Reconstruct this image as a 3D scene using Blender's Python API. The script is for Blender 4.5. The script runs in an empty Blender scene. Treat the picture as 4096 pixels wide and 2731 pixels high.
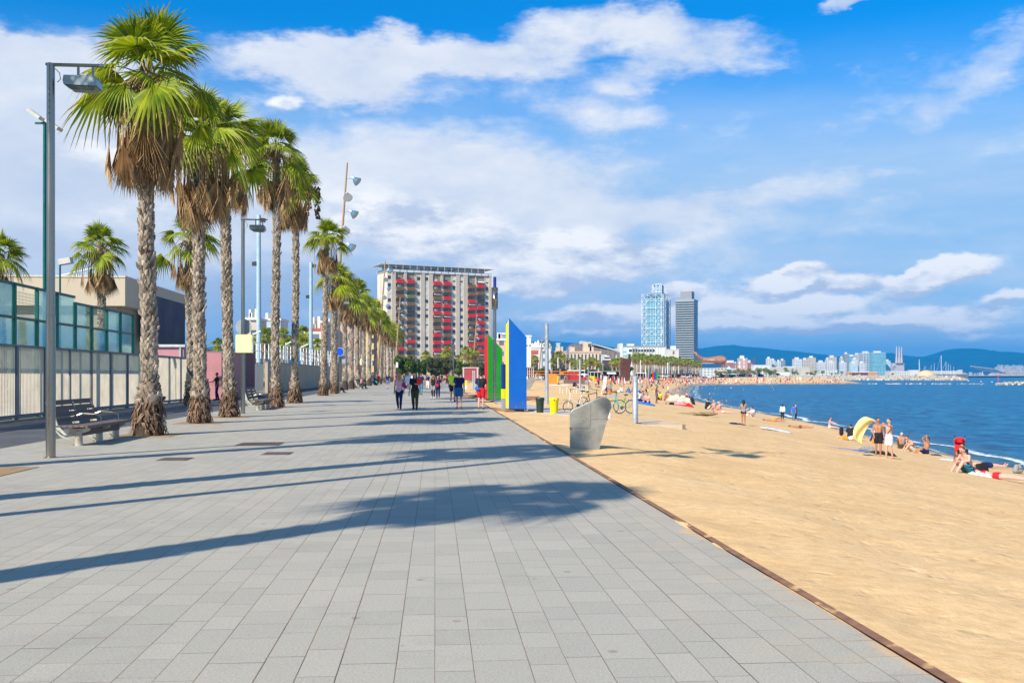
import bpy, bmesh, math, random
import numpy as np
from mathutils import Vector, Matrix
PI = math.pi
R = math.radians
scene = bpy.context.scene
# ------------------------------------------------------------------ camera
CX, HY, F, EYE = 2048.0, 1500.0, 4006.0, 1.6
cam_d = bpy.data.cameras.new("camera")
cam = bpy.data.objects.new("camera", cam_d)
scene.collection.objects.link(cam)
cam.location = (0, 0, EYE)
cam.rotation_euler = (R(90), 0, 0)
cam_d.sensor_width = 36
cam_d.lens = F / 4096 * 36
cam_d.shift_y = 0.0328
cam_d.clip_start = 0.1
cam_d.clip_end = 60000
scene.camera = cam
# ------------------------------------------------------------------ sun
SUN_AZ = R(39.1)      # shadows fall towards this azimuth (clockwise from +Y)
SUN_EL = R(38.5)
sun_d = bpy.data.lights.new("sun", 'SUN')
sun_d.energy = 4.95
sun_d.angle = R(0.53)
sun_d.color = (1.0, 0.93, 0.80)
sun = bpy.data.objects.new("sun", sun_d)
scene.collection.objects.link(sun)
_d = Vector((math.sin(SUN_AZ) * math.cos(SUN_EL), math.cos(SUN_AZ) * math.cos(SUN_EL), -math.sin(SUN_EL)))
sun.rotation_euler = _d.to_track_quat('-Z', 'Y').to_euler()
scene.view_settings.view_transform = 'Standard'
scene.view_settings.look = 'None'
scene.view_settings.gamma = 1
scene.view_settings.use_curve_mapping = False
scene.view_settings.exposure = 0.40
# ------------------------------------------------------------------ node helpers
class NT:
    def __init__(s, nt):
        s.nt = nt
        s.N = nt.nodes
        s.L = nt.links
    def node(s, t, **kw):
        n = s.N.new(t)
        for k, v in kw.items():
            setattr(n, k, v)
        return n
    def put(s, sock, v):
        if isinstance(v, bpy.types.NodeSocket):
            s.L.new(v, sock)
        else:
            if hasattr(sock, 'default_value'):
                dv = sock.default_value
                if hasattr(dv, '__len__') and not hasattr(v, '__len__'):
                    v = (v,) * len(dv)
                elif hasattr(dv, '__len__') and len(dv) == 4 and len(v) == 3:
                    v = tuple(v) + (1,)
                sock.default_value = v
    def m(s, op, a, b=None, c=None, clamp=False):
        n = s.node('ShaderNodeMath', operation=op, use_clamp=clamp)
        s.put(n.inputs[0], a)
        if b is not None: s.put(n.inputs[1], b)
        if c is not None: s.put(n.inputs[2], c)
        return n.outputs[0]
    def vm(s, op, a, b=None, scale=None):
        n = s.node('ShaderNodeVectorMath', operation=op)
        s.put(n.inputs[0], a)
        if b is not None: s.put(n.inputs[1], b)
        if scale is not None: s.put(n.inputs['Scale'], scale)
        return n.outputs['Value'] if op in ('LENGTH', 'DOT_PRODUCT') else n.outputs['Vector']
    def xyz(s, x, y, z):
        n = s.node('ShaderNodeCombineXYZ')
        for i, v in enumerate((x, y, z)): s.put(n.inputs[i], v)
        return n.outputs[0]
    def sep(s, v):
        n = s.node('ShaderNodeSeparateXYZ')
        s.put(n.inputs[0], v)
        return n.outputs
    def noise(s, vec, scale, detail=4, rough=0.55, dist=0.0, out='Fac'):
        n = s.node('ShaderNodeTexNoise')
        s.put(n.inputs['Vector'], vec)
        s.put(n.inputs['Scale'], scale)
        s.put(n.inputs['Detail'], detail)
        s.put(n.inputs['Roughness'], rough)
        s.put(n.inputs['Distortion'], dist)
        return n.outputs[out]
    def voro(s, vec, scale, feature='F1', out='Distance'):
        n = s.node('ShaderNodeTexVoronoi', feature=feature)
        s.put(n.inputs['Vector'], vec)
        s.put(n.inputs['Scale'], scale)
        return n.outputs[out]
    def mix(s, f, a, b, blend='MIX', clampf=True):
        n = s.node('ShaderNodeMix', data_type='RGBA', blend_type=blend)
        n.clamp_factor = clampf
        s.put(n.inputs[0], f)
        s.put(n.inputs[6], a)
        s.put(n.inputs[7], b)
        return n.outputs[2]
    def rng(s, v, a, b, c=0.0, d=1.0, smooth=False):
        n = s.node('ShaderNodeMapRange')
        if smooth: n.interpolation_type = 'SMOOTHSTEP'
        s.put(n.inputs[0], v)
        for i, q in enumerate((a, b, c, d)): s.put(n.inputs[i + 1], q)
        return n.outputs[0]
    def ramp(s, v, stops):
        n = s.node('ShaderNodeValToRGB')
        s.put(n.inputs[0], v)
        e = n.color_ramp.elements
        while len(e) < len(stops): e.new(0.5)
        for i, (p, c) in enumerate(stops):
            e[i].position = p
            e[i].color = tuple(c) + (1,) if len(c) == 3 else c
        return n.outputs[0]
    def bump(s, h, strength=0.3, dist=0.02):
        n = s.node('ShaderNodeBump')
        s.put(n.inputs['Strength'], strength)
        s.put(n.inputs['Distance'], dist)
        s.put(n.inputs['Height'], h)
        return n.outputs[0]

def lin(r, g, b):
    f = lambda c: (c / 255) / 12.92 if c / 255 <= 0.04045 else ((c / 255 + 0.055) / 1.055) ** 2.4
    return (f(r), f(g), f(b))

def new_mat(name):
    m = bpy.data.materials.new(name)
    m.use_nodes = True
    nt = NT(m.node_tree)
    bs = next(n for n in nt.N if n.type == 'BSDF_PRINCIPLED')
    return m, nt, bs
def surf_coord(nt, which='Object'):
    return nt.node('ShaderNodeTexCoord').outputs[which]
_mc = {}
def mat(name, col, rough=0.7, var=0.15, scale=3.0, metal=0.0, bump=0.0, bscale=None, stretch=(1, 1, 1), island=0.0, spec=0.4, alt=None, altf=(0.5, 0.7), coat=0.0, dirt=0.0):
    """procedural surface: base colour broken up by noise, optional second colour in patches, bump"""
    if name in _mc: return _mc[name]
    m, nt, bs = new_mat(name)
    co = surf_coord(nt)
    if stretch != (1, 1, 1):
        co = nt.vm('MULTIPLY', co, stretch)
    n1 = nt.noise(co, scale, 5, 0.6)
    c = nt.mix(nt.rng(n1, 0.3, 0.7), tuple(x * (1 - var) for x in col), tuple(min(1, x * (1 + var)) for x in col))
    if alt is not None:
        n2 = nt.noise(co, scale * 0.37 + 0.11, 4, 0.7)
        c = nt.mix(nt.rng(n2, altf[0], altf[1]), c, alt)
    if island:
        g = nt.node('ShaderNodeNewGeometry').outputs['Random Per Island']
        c = nt.mix(1.0, c, nt.xyz(*[nt.rng(g, 0, 1, 1 - island, 1 + island)] * 3), 'MULTIPLY')
    nt.put(bs.inputs['Base Color'], c)
    nt.put(bs.inputs['Roughness'], nt.rng(n1, 0.3, 0.7, max(0.02, rough - 0.08), min(1, rough + 0.08)))
    nt.put(bs.inputs['Metallic'], metal)
    nt.put(bs.inputs['Specular IOR Level'], spec)
    if coat: nt.put(bs.inputs['Coat Weight'], coat)
    if dirt:
        nd = nt.noise(nt.vm('MULTIPLY', co, (1, 1, .35)), 5.0, 9, 0.8)
        c = nt.mix(nt.rng(nd, .60, .66, 0, .55), c, (.35, .36, .33))
        nz = nt.sep(surf_coord(nt))[2]
        c = nt.mix(nt.m('MULTIPLY', nt.rng(nt.m('ADD', nz, nt.m('MULTIPLY', nd, .8)), 1.0, .5), dirt * .5), c, tuple(x * .6 + y * .4 for x, y in zip(col, (.30, .23, .15))))
        nt.put(bs.inputs['Base Color'], c)
    if bump:
        nb = nt.noise(co, bscale or scale * 6, 4, 0.6)
        nt.put(bs.inputs['Normal'], nt.bump(nb, 0.6, bump))
    _mc[name] = m
    return m

# ------------------------------------------------------------------ world: Nishita sky and clouds placed by direction
world = bpy.data.worlds.new("World")
scene.world = world
world.use_nodes = True
w = NT(world.node_tree)
w.N.clear()
sky = w.node('ShaderNodeTexSky', sky_type='NISHITA')
sky.sun_disc = False
sky.sun_elevation = SUN_EL
sky.sun_rotation = SUN_AZ + PI
sky.altitude = 0
sky.air_density = 1.0
sky.dust_density = 0.6
sky.ozone_density = 2.0
gen = w.node('ShaderNodeTexCoord').outputs['Generated']
x_, y_, z_ = w.sep(w.vm('NORMALIZE', gen))
az = w.m('ARCTAN2', x_, y_)
el = w.m('ARCSINE', z_)
# azimuth / elevation in degrees-like units
uv = w.xyz(az, el, 0.0)
high = w.m('MAXIMUM', w.rng(el, 0.40, 0.62), w.rng(w.m('ABSOLUTE', az), 0.62, 0.85))
rot3 = w.xyz(w.m('MULTIPLY', x_, 1.0), y_, w.m('MULTIPLY', z_, 2.4))
warp = w.noise(rot3, 5.0, 6, 0.62, out='Color')
wv = w.vm('SCALE', w.vm('SUBTRACT', warp, (0.5, 0.5, 0.5)), scale=0.16)
warp2 = w.noise(rot3, 26.0, 6, 0.6, out='Color')
wv2 = w.vm('SCALE', w.vm('SUBTRACT', warp2, (0.5, 0.5, 0.5)), scale=0.036)
wsum = w.vm('MULTIPLY', w.vm('ADD', wv, wv2), (1.0, 0.55, 0.0))
uvw = w.vm('ADD', uv, wsum)
uvc = w.vm('ADD', uv, w.vm('MULTIPLY', w.vm('ADD', w.vm('SCALE', wv, scale=.28), wv2), (1.0, 0.6, 0.0)))
def blob(cx, cy, rx, ry, wt, vec, rot=0.0, soft=1.0):
    ax = math.atan((cx - CX) / F)
    ey = math.atan((HY - cy) / F * math.cos(ax))
    d = w.vm('SUBTRACT', vec, (ax, ey, 0))
    if rot:
        n = w.node('ShaderNodeVectorRotate', rotation_type='Z_AXIS')
        w.put(n.inputs['Vector'], d)
        n.inputs['Angle'].default_value = -rot
        d = n.outputs[0]
    d = w.vm('MULTIPLY', d, (F / rx, F / ry, 0))
    l = w.vm('LENGTH', d)
    return w.rng(l, 1.0 + 0.4 * soft, max(0.0, 1.0 - 0.8 * soft), 0, wt, smooth=True)
def add_all(lst):
    t = lst[0]
    for q in lst[1:]: t = w.m('ADD', t, q)
    return t
def field(vec, dy=0.0):
    B = [
        (150, 640, 760, 480, 1.0, 0, .6), (60, 250, 300, 100, .5, 0, .7), (1000, 1000, 700, 420, .6, 0, 1),
        (1500, 245, 820, 95, .75, .02, .8), (2400, 120, 330, 90, .6, .1, .9), (1450, 380, 330, 70, .6, -.05, .9),
        (2150, 330, 600, 120, .3, 0, 1), (1400, 640, 800, 300, .34, 0, 1), (2700, 950, 1300, 230, .42, 0, 1), (3500, 500, 700, 200, .25, .3, 1), (2820, 190, 320, 120, .65, -.1, .9), (2450, 480, 330, 80, .45, -.05, 1),
        (3320, 68, 130, 34, .55, 0, .8), (2150, 640, 800, 130, .30, -.05, 1), (3000, 770, 700, 70, .2, .1, 1),
        (2560, 330, 160, 70, .4, 0, 1), (3950, 330, 420, 90, .22, .7, 1), (1800, 820, 900, 190, .60, 0, 1)]
    return add_all([blob(a, b + dy, c, d, e, vec, f, g) for a, b, c, d, e, f, g in B])
def cumul(vec, dy=0.0):
    B = [
        (2330, 1050, 380, 130, .95, .12, .9), (1620, 890, 400, 120, .8, 0, .9), (1900, 1000, 500, 120, .6, 0, 1), (2050, 1120, 300, 60, .5, 0, 1),
        (3165, 1108, 165, 52, 1.0, .25, .6), (3370, 1118, 150, 40, .75, .1, .8), (3735, 1108, 215, 62, 1.1, .17, .5),
        (4050, 1185, 90, 26, .8, .15, .8), (2950, 1245, 520, 60, .8, .03, .9), (3350, 1300, 520, 38, 1.0, -.02, .9), (3900, 1240, 260, 40, .5, .1, 1),
        (2250, 1240, 300, 32, .5, .05, 1), (1130, 420, 70, 40, .5, 0, .8), (700, 700, 500, 260, .5, 0, 1),
        (2420, 1320, 260, 22, .4, .05, 1), (2700, 1160, 130, 40, .6, .3, 1), (3000, 1180, 700, 110, .45, 0, 1), (2500, 1290, 500, 60, .6, 0, 1), (3700, 1290, 400, 50, .5, 0, 1), (4000, 1350, 200, 22, .4, 0, 1)]
    return add_all([blob(a, b + dy, c, d, e, vec, f, g) for a, b, c, d, e, f, g in B])
fine = w.noise(rot3, 11.0, 8, 0.62)
fine_s = w.noise(w.vm('ADD', rot3, (0.03, 0.0, -0.05)), 11.0, 8, 0.62)
veil = w.m('MULTIPLY', w.rng(w.noise(w.vm('MULTIPLY', rot3, (1, 1, 2.2)), 4.0, 7, 0.6), 0.35, 0.75), w.rng(el, 0.34, 0.12, 0.0, 0.75, smooth=True))
f0 = field(uvw)
dens = w.m('ADD', w.m('MULTIPLY', f0, 1.6), w.m('MULTIPLY', w.m('SUBTRACT', fine, 0.5), 1.5))
a_soft = w.rng(dens, 0.20, 1.2, 0, 0.93, smooth=True)
a_soft = w.m('MAXIMUM', a_soft, w.m('MULTIPLY', veil, 0.8))
other = w.m('MULTIPLY', w.rng(w.noise(rot3, 2.1, 6, .6), 0.46, 0.66, 0, .36, smooth=True), high)  # clouds outside the view, added to whiten the ambient light
a_soft = w.m('MAXIMUM', a_soft, other)
c0 = cumul(uvc)
c1 = cumul(uvc, 22.0)
densc = w.m('ADD', w.m('MULTIPLY', c0, 1.3), w.m('MULTIPLY', w.m('SUBTRACT', fine, 0.5), 1.9))
a_cum = w.rng(densc, 0.16, 1.05, 0, 1.0, smooth=True)
# relief: bright where the cloud thins upwards, greyer at its base
rel = w.m('ADD', w.m('MULTIPLY', w.m('SUBTRACT', c1, c0), -1.6), w.m('MULTIPLY', w.m('SUBTRACT', fine, fine_s), 4.5))
lit = w.rng(rel, -0.45, 0.5, 0.0, 1.0)
K = 1.0
darkB = [(1150, 1180, 900, 110, .95, 0, 1), (250, 980, 500, 90, .5, 0, 1), (2150, 1325, 560, 55, .75, 0, 1),
         (3100, 1200, 600, 60, .3, 0, 1), (2800, 1410, 1600, 60, .35, 0, 1), (3700, 1410, 900, 60, .3, 0, 1), (200, 700, 420, 130, .3, 0, 1)]
dark = add_all([blob(a, b, c, d, e, uvw, f, g) for a, b, c, d, e, f, g in darkB])
dark = w.m('MULTIPLY', dark, w.rng(fine, 0.2, 0.7, 0.55, 1.0), clamp=True)
skyc = w.mix(1.0, sky.outputs[0], w.mix(high, (0.03, 0.88, 1.58), (0.22, 0.90, 1.45)), 'MULTIPLY')
pale = w.rng(el, 0.335, 0.16, 0.0, 0.88, smooth=True)
skyc = w.mix(pale, skyc, (3.5, 5.3, 7.5))
cs = w.mix(w.rng(fine, 0.3, 0.7), (6.2, 6.7, 7.7), (8.2, 8.3, 8.5))
col = w.mix(a_soft, skyc, cs)
col = w.mix(w.m('MULTIPLY', dark, 0.85), col, (3.3, 4.3, 6.0))
cc = w.mix(lit, (5.3, 5.9, 7.2), (9.6, 9.4, 9.1))
col = w.mix(a_cum, col, cc)
below = w.rng(z_, 0.0, -0.03, 0.0, 1.0)
col = w.mix(below, col, (1.2, 1.7, 2.3))
bg = w.node('ShaderNodeBackground')
w.put(bg.inputs['Color'], col)
bg.inputs['Strength'].default_value = 0.090
out = w.node('ShaderNodeOutputWorld')
w.L.new(bg.outputs[0], out.inputs['Surface'])

# ------------------------------------------------------------------ mesh helpers
COL = scene.collection
class MB:
    """collects shapes and links them as one mesh object"""
    def __init__(s):
        s.v = []; s.f = []; s.mi = []; s.cur = 0
    def add(s, vs, fs):
        o = len(s.v)
        s.v.extend([tuple(p) for p in vs])
        s.f.extend([tuple(i + o for i in f) for f in fs])
        s.mi.extend([s.cur] * len(fs))
        return s
    def quad(s, a, b, c, d): return s.add([a, b, c, d], [(0, 1, 2, 3)])
    def box(s, c, d, rz=0.0, M=None):
        hx, hy, hz = d[0] / 2, d[1] / 2, d[2] / 2
        p = [Vector((x, y, z)) for z in (-hz, hz) for x, y in ((-hx, -hy), (hx, -hy), (hx, hy), (-hx, hy))]
        if M is None: M = Matrix.Rotation(rz, 3, 'Z')
        p = [M @ q + Vector(c) for q in p]
        return s.add(p, [(3, 2, 1, 0), (4, 5, 6, 7), (0, 1, 5, 4), (1, 2, 6, 5), (2, 3, 7, 6), (3, 0, 4, 7)])
    def b2(s, x0, x1, y0, y1, z0, z1):
        return s.box(((x0 + x1) / 2, (y0 + y1) / 2, (z0 + z1) / 2), (x1 - x0, y1 - y0, z1 - z0))
    def ring(s, c, ax, r, n, up=None, sq=1.0):
        ax = Vector(ax).normalized()
        t = Vector((0, 0, 1)) if abs(ax.z) < 0.9 else Vector((0, 1, 0))
        u = ax.cross(t).normalized(); v = ax.cross(u)
        return [Vector(c) + (u * math.cos(2 * PI * i / n) + v * math.sin(2 * PI * i / n) * sq) * r for i in range(n)]
    def tube(s, pts, rs, n=10, cap=True, sq=1.0):
        pts = [Vector(p) for p in pts]
        if not hasattr(rs, '__len__'): rs = [rs] * len(pts)
        vs = []; k = len(pts)
        for i, p in enumerate(pts):
            a = pts[max(0, i - 1)]; b = pts[min(k - 1, i + 1)]
            ax = (b - a)
            if ax.length < 1e-9: ax = Vector((0, 0, 1))
            vs += s.ring(p, ax, rs[i], n, sq=sq)
        fs = []
        for i in range(k - 1):
            for j in range(n):
                j2 = (j + 1) % n
                fs.append((i * n + j, i * n + j2, (i + 1) * n + j2, (i + 1) * n + j))
        if cap:
            fs.append(tuple(range(n))[::-1]); fs.append(tuple((k - 1) * n + j for j in range(n)))
        return s.add(vs, fs)
    def cap(s, p0, r0, p1, r1, n=12, m=4):
        """tapered capsule"""
        p0 = Vector(p0); p1 = Vector(p1); ax = p1 - p0
        if ax.length < 1e-6: ax = Vector((0, 0, 1e-3)); p1 = p0 + ax
        a = ax.normalized(); pts = []; rs = []
        for i in range(m + 1):
            t = PI / 2 * i / m
            pts.append(p0 - a * r0 * math.cos(t)); rs.append(max(1e-3, r0 * math.sin(t)))
        for i in range(m + 1):
            t = PI / 2 * i / m
            pts.append(p1 + a * r1 * math.sin(t)); rs.append(max(1e-3, r1 * math.cos(t)))
        u = a.cross(Vector((0, 0, 1)) if abs(a.z) < 0.9 else Vector((0, 1, 0))).normalized(); v = a.cross(u)
        vs = []
        for p, r in zip(pts, rs):
            vs += [p + (u * math.cos(2 * PI * j / n) + v * math.sin(2 * PI * j / n)) * r for j in range(n)]
        k = len(pts); fs = []
        for i in range(k - 1):
            for j in range(n):
                j2 = (j + 1) % n
                fs.append((i * n + j, (i + 1) * n + j, (i + 1) * n + j2, i * n + j2))
        fs.append(tuple(range(n))); fs.append(tuple((k - 1) * n + j for j in range(n))[::-1])
        return s.add(vs, fs)
    def ell(s, c, r, n=12, m=8, M=None):
        vs = []; fs = []
        for i in range(m + 1):
            t = PI * i / m
            for j in range(n):
                p = Vector((r[0] * math.sin(t) * math.cos(2 * PI * j / n), r[1] * math.sin(t) * math.sin(2 * PI * j / n), r[2] * math.cos(t)))
                if M is not None: p = M @ p
                vs.append(p + Vector(c))
        for i in range(m):
            for j in range(n):
                j2 = (j + 1) % n
                fs.append((i * n + j, (i + 1) * n + j, (i + 1) * n + j2, i * n + j2))
        return s.add(vs, fs)
    def lathe(s, prof, n=20, c=(0, 0, 0)):
        vs = [(c[0] + r * math.cos(2 * PI * j / n), c[1] + r * math.sin(2 * PI * j / n), c[2] + z) for r, z in prof for j in range(n)]
        fs = [(i * n + j, i * n + (j + 1) % n, (i + 1) * n + (j + 1) % n, (i + 1) * n + j) for i in range(len(prof) - 1) for j in range(n)]
        fs.append(tuple(range(n))[::-1]); fs.append(tuple((len(prof) - 1) * n + j for j in range(n)))
        return s.add(vs, fs)
    def prism(s, poly, d, axis='y'):
        """poly: list of 2-D points; extruded by d along the axis"""
        n = len(poly)
        def P(p, t):
            return (p[0], t, p[1]) if axis == 'y' else ((p[0], p[1], t) if axis == 'z' else (t, p[0], p[1]))
        a, b = d
        vs = [P(p, a) for p in poly] + [P(p, b) for p in poly]
        fs = [tuple(range(n)), tuple(range(2 * n - 1, n - 1, -1))] + [(i, n + i, n + (i + 1) % n, (i + 1) % n) for i in range(n)]
        return s.add(vs, fs)
    def mesh(s, name, mats, smooth=False):
        me = bpy.data.meshes.new(name)
        me.from_pydata(s.v, [], s.f)
        if not isinstance(mats, (list, tuple)): mats = [mats]
        for m in mats: me.materials.append(m)
        if len(mats) > 1: me.polygons.foreach_set('material_index', s.mi)
        if smooth: me.polygons.foreach_set('use_smooth', [True] * len(me.polygons))
        me.update()
        return me
    def build(s, name, mats, parent=None, smooth=False, fix=False, bevel=0.0, loc=None, rz=0.0):
        me = s.mesh(name, mats, smooth)
        if smooth: me.set_sharp_from_angle(angle=R(40))
        if fix or bevel:
            bm = bmesh.new(); bm.from_mesh(me)
            if fix: bmesh.ops.recalc_face_normals(bm, faces=bm.faces)
            if bevel:
                ed = [e for e in bm.edges if len(e.link_faces) == 2 and e.calc_face_angle(0) > 0.6]
                bmesh.ops.bevel(bm, geom=ed, offset=bevel, segments=2, affect='EDGES', profile=0.5)
            bm.to_mesh(me); bm.free()
        return link(name, me, parent, loc, rz)
def link(name, me, parent=None, loc=None, rz=0.0):
    o = bpy.data.objects.new(name, me)
    COL.objects.link(o)
    if parent is not None: o.parent = parent
    if loc is not None: o.location = loc
    if rz: o.rotation_euler = (0, 0, rz)
    return o
def tag(o, label=None, cat=None, group=None, kind=None):
    if label: o['label'] = label
    if cat: o['category'] = cat
    if group: o['group'] = group
    if kind: o['kind'] = kind
    return o
def empty(name, loc=(0, 0, 0), rz=0.0, label=None, cat=None, group=None):
    o = bpy.data.objects.new(name, None)
    COL.objects.link(o)
    o.empty_display_size = 0.2
    o.location = loc
    o.rotation_euler = (0, 0, rz)
    return tag(o, label, cat, group)
KIDS = {}
def copy_tree(o, label=None, group=None, loc=None, rz=None, sc=None):
    def rec(a, par):
        c = a.copy(); COL.objects.link(c)
        if par is not None: c.parent = par
        for ch in kids(a): rec(ch, c)
        return c
    c = rec(o, None)
    if label: c['label'] = label
    if group: c['group'] = group
    if loc is not None: c.location = loc
    if rz is not None: c.rotation_euler = (0, 0, rz)
    if sc is not None: c.scale = sc if hasattr(sc, '__len__') else (sc, sc, sc)
    return c
def kids(o):
    k = KIDS.get(o.name)
    if k is None:
        k = list(o.children); KIDS[o.name] = k
    return k
def gp(px, py, z=0.0):
    Y = (EYE - z) * F / (py - HY)
    return Vector(((px - CX) / F * Y, Y, z))
def at(px, Y, py): return Vector(((px - CX) / F * Y, Y, EYE - (py - HY) / F * Y))
def Xat(px, Y): return (px - CX) / F * Y
def Zat(py, Y): return EYE - (py - HY) / F * Y

# ------------------------------------------------------------------ terrain
SEA = -3.65
PDIR = Vector((-0.0767, 0.997, 0))
def kerbX(Y):
    xs = [-40, 0, 140, 200, 300, 400, 520, 640, 700, 760]
    ys = [2.70 + .0769 * 40, 2.70, 2.70 - .0769 * 140, -12, 2, 30, 62, 105, 125, 125]
    return float(np.interp(Y, xs, ys))
WL = [(-60, 27), (30, 27.3), (54, 27.7), (61, 28.2), (80, 30.3), (97, 31.8), (121, 32.8), (163, 34), (224, 40), (311, 55), (400, 72), (470, 85), (496, 93), (521, 112), (563, 176), (590, 207), (605, 214), (622, 206), (640, 160), (665, 150), (700, 152), (1000, 165)]
WLa = np.array([(x, y) for y, x in WL], float)
def waterX(Y): return np.interp(Y, [p[0] for p in WL], [p[1] for p in WL])
def shore_dist(X, Y):
    """signed distance to the waterline, positive on the sand (numpy arrays)"""
    X = np.asarray(X, float); Y = np.asarray(Y, float)
    best = np.full(X.shape, 1e9)
    for (x0, y0), (x1, y1) in zip(WLa[:-1], WLa[1:]):
        dx, dy = x1 - x0, y1 - y0
        t = np.clip(((X - x0) * dx + (Y - y0) * dy) / (dx * dx + dy * dy), 0, 1)
        d = np.hypot(X - x0 - t * dx, Y - y0 - t * dy)
        best = np.minimum(best, d)
    return np.where(X < waterX(Y), best, -best)
def sand_z(X, Y):
    e = shore_dist(X, Y)
    t = np.clip(e / 25.0, 0, 1)
    up = 3.62 * (1 - (1 - t) ** 1.25)
    up += 0.22 * np.exp(-((e - 4.5) / 2.0) ** 2) * (e > 0)
    z = np.where(e > 0, SEA + up, SEA + 0.13 * e)
    X = np.asarray(X, float); Y = np.asarray(Y, float)
    lump = 0.035 * np.sin(X * 0.9 + 1.3 * np.sin(Y * .31)) * np.sin(Y * 0.53 + 1.7 * np.sin(X * .4)) + 0.02 * np.sin(X * 2.3 + Y * 1.1) * np.sin(Y * 1.9 - X * .7)
    return z + np.where(e > 3, lump - 0.04, 0)
def sgp(px, py):
    """point on the sand seen at this pixel"""
    Y = GY; X = (px - CX) / F * Y
    zr = EYE - (py - HY) / F * Y
    zs = sand_z(X, Y)
    k = int(np.argmax(zr <= zs)) if (zr <= zs).any() else len(Y) - 1
    return Vector((float(X[k]), float(Y[k]), float(zs[k])))
GY = np.geomspace(6, 1000, 2500)
def put(px, py, hpx=None): return sgp(px, py)

# sand
m_sand, nt, bs = new_mat('sand')
co = surf_coord(nt)
att = nt.node('ShaderNodeAttribute', attribute_name='shore').outputs['Fac']
n1 = nt.noise(co, 0.35, 6, 0.6)
n2 = nt.noise(co, 6.0, 5, 0.7)
c = nt.mix(nt.rng(n1, 0.3, 0.7), lin(220, 179, 126), lin(236, 199, 148))
c = nt.mix(nt.rng(n2, 0.25, 0.6, 0.5, 0), c, lin(182, 142, 92))
sp = nt.voro(co, 38.0)
c = nt.mix(nt.rng(sp, 0.06, 0.02, 0, 0.8), c, lin(120, 92, 62))
sp2 = nt.noise(co, 60.0, 2, 0.9)
c = nt.mix(nt.rng(sp2, 0.66, 0.72, 0, 0.7), c, lin(245, 225, 190))
# shingle band and wet edge by the water (attribute: metres from the waterline)
edge = nt.m('ADD', att, nt.rng(nt.noise(co, 0.8, 5, 0.7), 0.2, 0.8, -1.6, 1.6))
band = nt.m('MULTIPLY', nt.rng(edge, 5.6, 4.6), nt.rng(edge, -3, -2))
peb = nt.voro(co, 9.0, out='Color')
pebc = nt.mix(nt.sep(peb)[0], lin(118, 96, 72), lin(228, 212, 188))
c = nt.mix(nt.m('MULTIPLY', band, nt.rng(n2, 0.3, 0.55, 0.35, 1.0)), c, pebc)
stones = nt.m('MULTIPLY', nt.rng(edge, 5.4, 4.4), nt.rng(nt.noise(co, 0.45, 5, 0.75), 0.5, 0.62))
c = nt.mix(nt.m('MULTIPLY', stones, 0.75), c, lin(96, 76, 58))
wet = nt.rng(nt.m('ADD', att, nt.rng(nt.noise(co, .3, 3), .3, .7, -.8, .8)), 2.6, 1.2)
c = nt.mix(wet, c, nt.mix(1.0, c, (0.5, 0.48, 0.46), 'MULTIPLY'))
nt.put(bs.inputs['Base Color'], c)
nt.put(bs.inputs['Roughness'], nt.rng(wet, 0, 1, 0.95, 0.35))
nt.put(bs.inputs['Specular IOR Level'], 0.2)
# tyre tracks / raked lines running along the beach
px_, py_, pz_ = nt.sep(co)
lines = nt.m('SINE', nt.m('MULTIPLY', nt.m('ADD', nt.m('MULTIPLY', px_, 1.0), nt.m('ADD', nt.m('MULTIPLY', py_, 0.12), nt.m('MULTIPLY', nt.noise(co, 0.12, 3), 5.0))), 11.0))
tr = nt.m('MULTIPLY', lines, nt.rng(nt.noise(co, 0.10, 2), 0.5, 0.6))
foot = nt.voro(nt.vm('ADD', co, nt.vm('SCALE', nt.noise(co, 2.0, 3, out='Color'), scale=0.6)), 2.6, feature='SMOOTH_F1')
hgt = nt.m('ADD', nt.m('MULTIPLY', nt.rng(foot, 0.0, 0.28), 1.2), nt.m('ADD', nt.m('MULTIPLY', n2, 1.1), nt.m('MULTIPLY', tr, 0.09)))
hgt = nt.m('ADD', hgt, nt.m('MULTIPLY', nt.noise(co, 30.0, 3, 0.8), 0.35))
nt.put(bs.inputs['Normal'], nt.bump(hgt, 0.45, 0.045))

Ys = np.concatenate([np.linspace(-12, 6, 25), np.geomspace(6.4, 720, 420)])
nc = 150
rows = []
for Y in Ys:
    k = kerbX(Y) - 0.14
    xw = float(waterX(Y))
    a = np.linspace(0, 1, nc - 12) ** 1.15
    xs = list(k + a * (xw - k)) + list(xw + np.array([.4, .8, 1.3, 2, 3, 4, 6, 9, 13, 18, 26, 40]))
    rows.append(xs)
XX = np.array(rows); YY = np.repeat(Ys[:, None], XX.shape[1], 1)
ZZ = sand_z(XX, YY)
rs = np.random.RandomState(3)
amp = np.clip((shore_dist(XX, YY) - 2) / 4, 0, 1) * 0.011
ZZ = ZZ + rs.randn(*ZZ.shape) * amp * (YY < 70)
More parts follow.
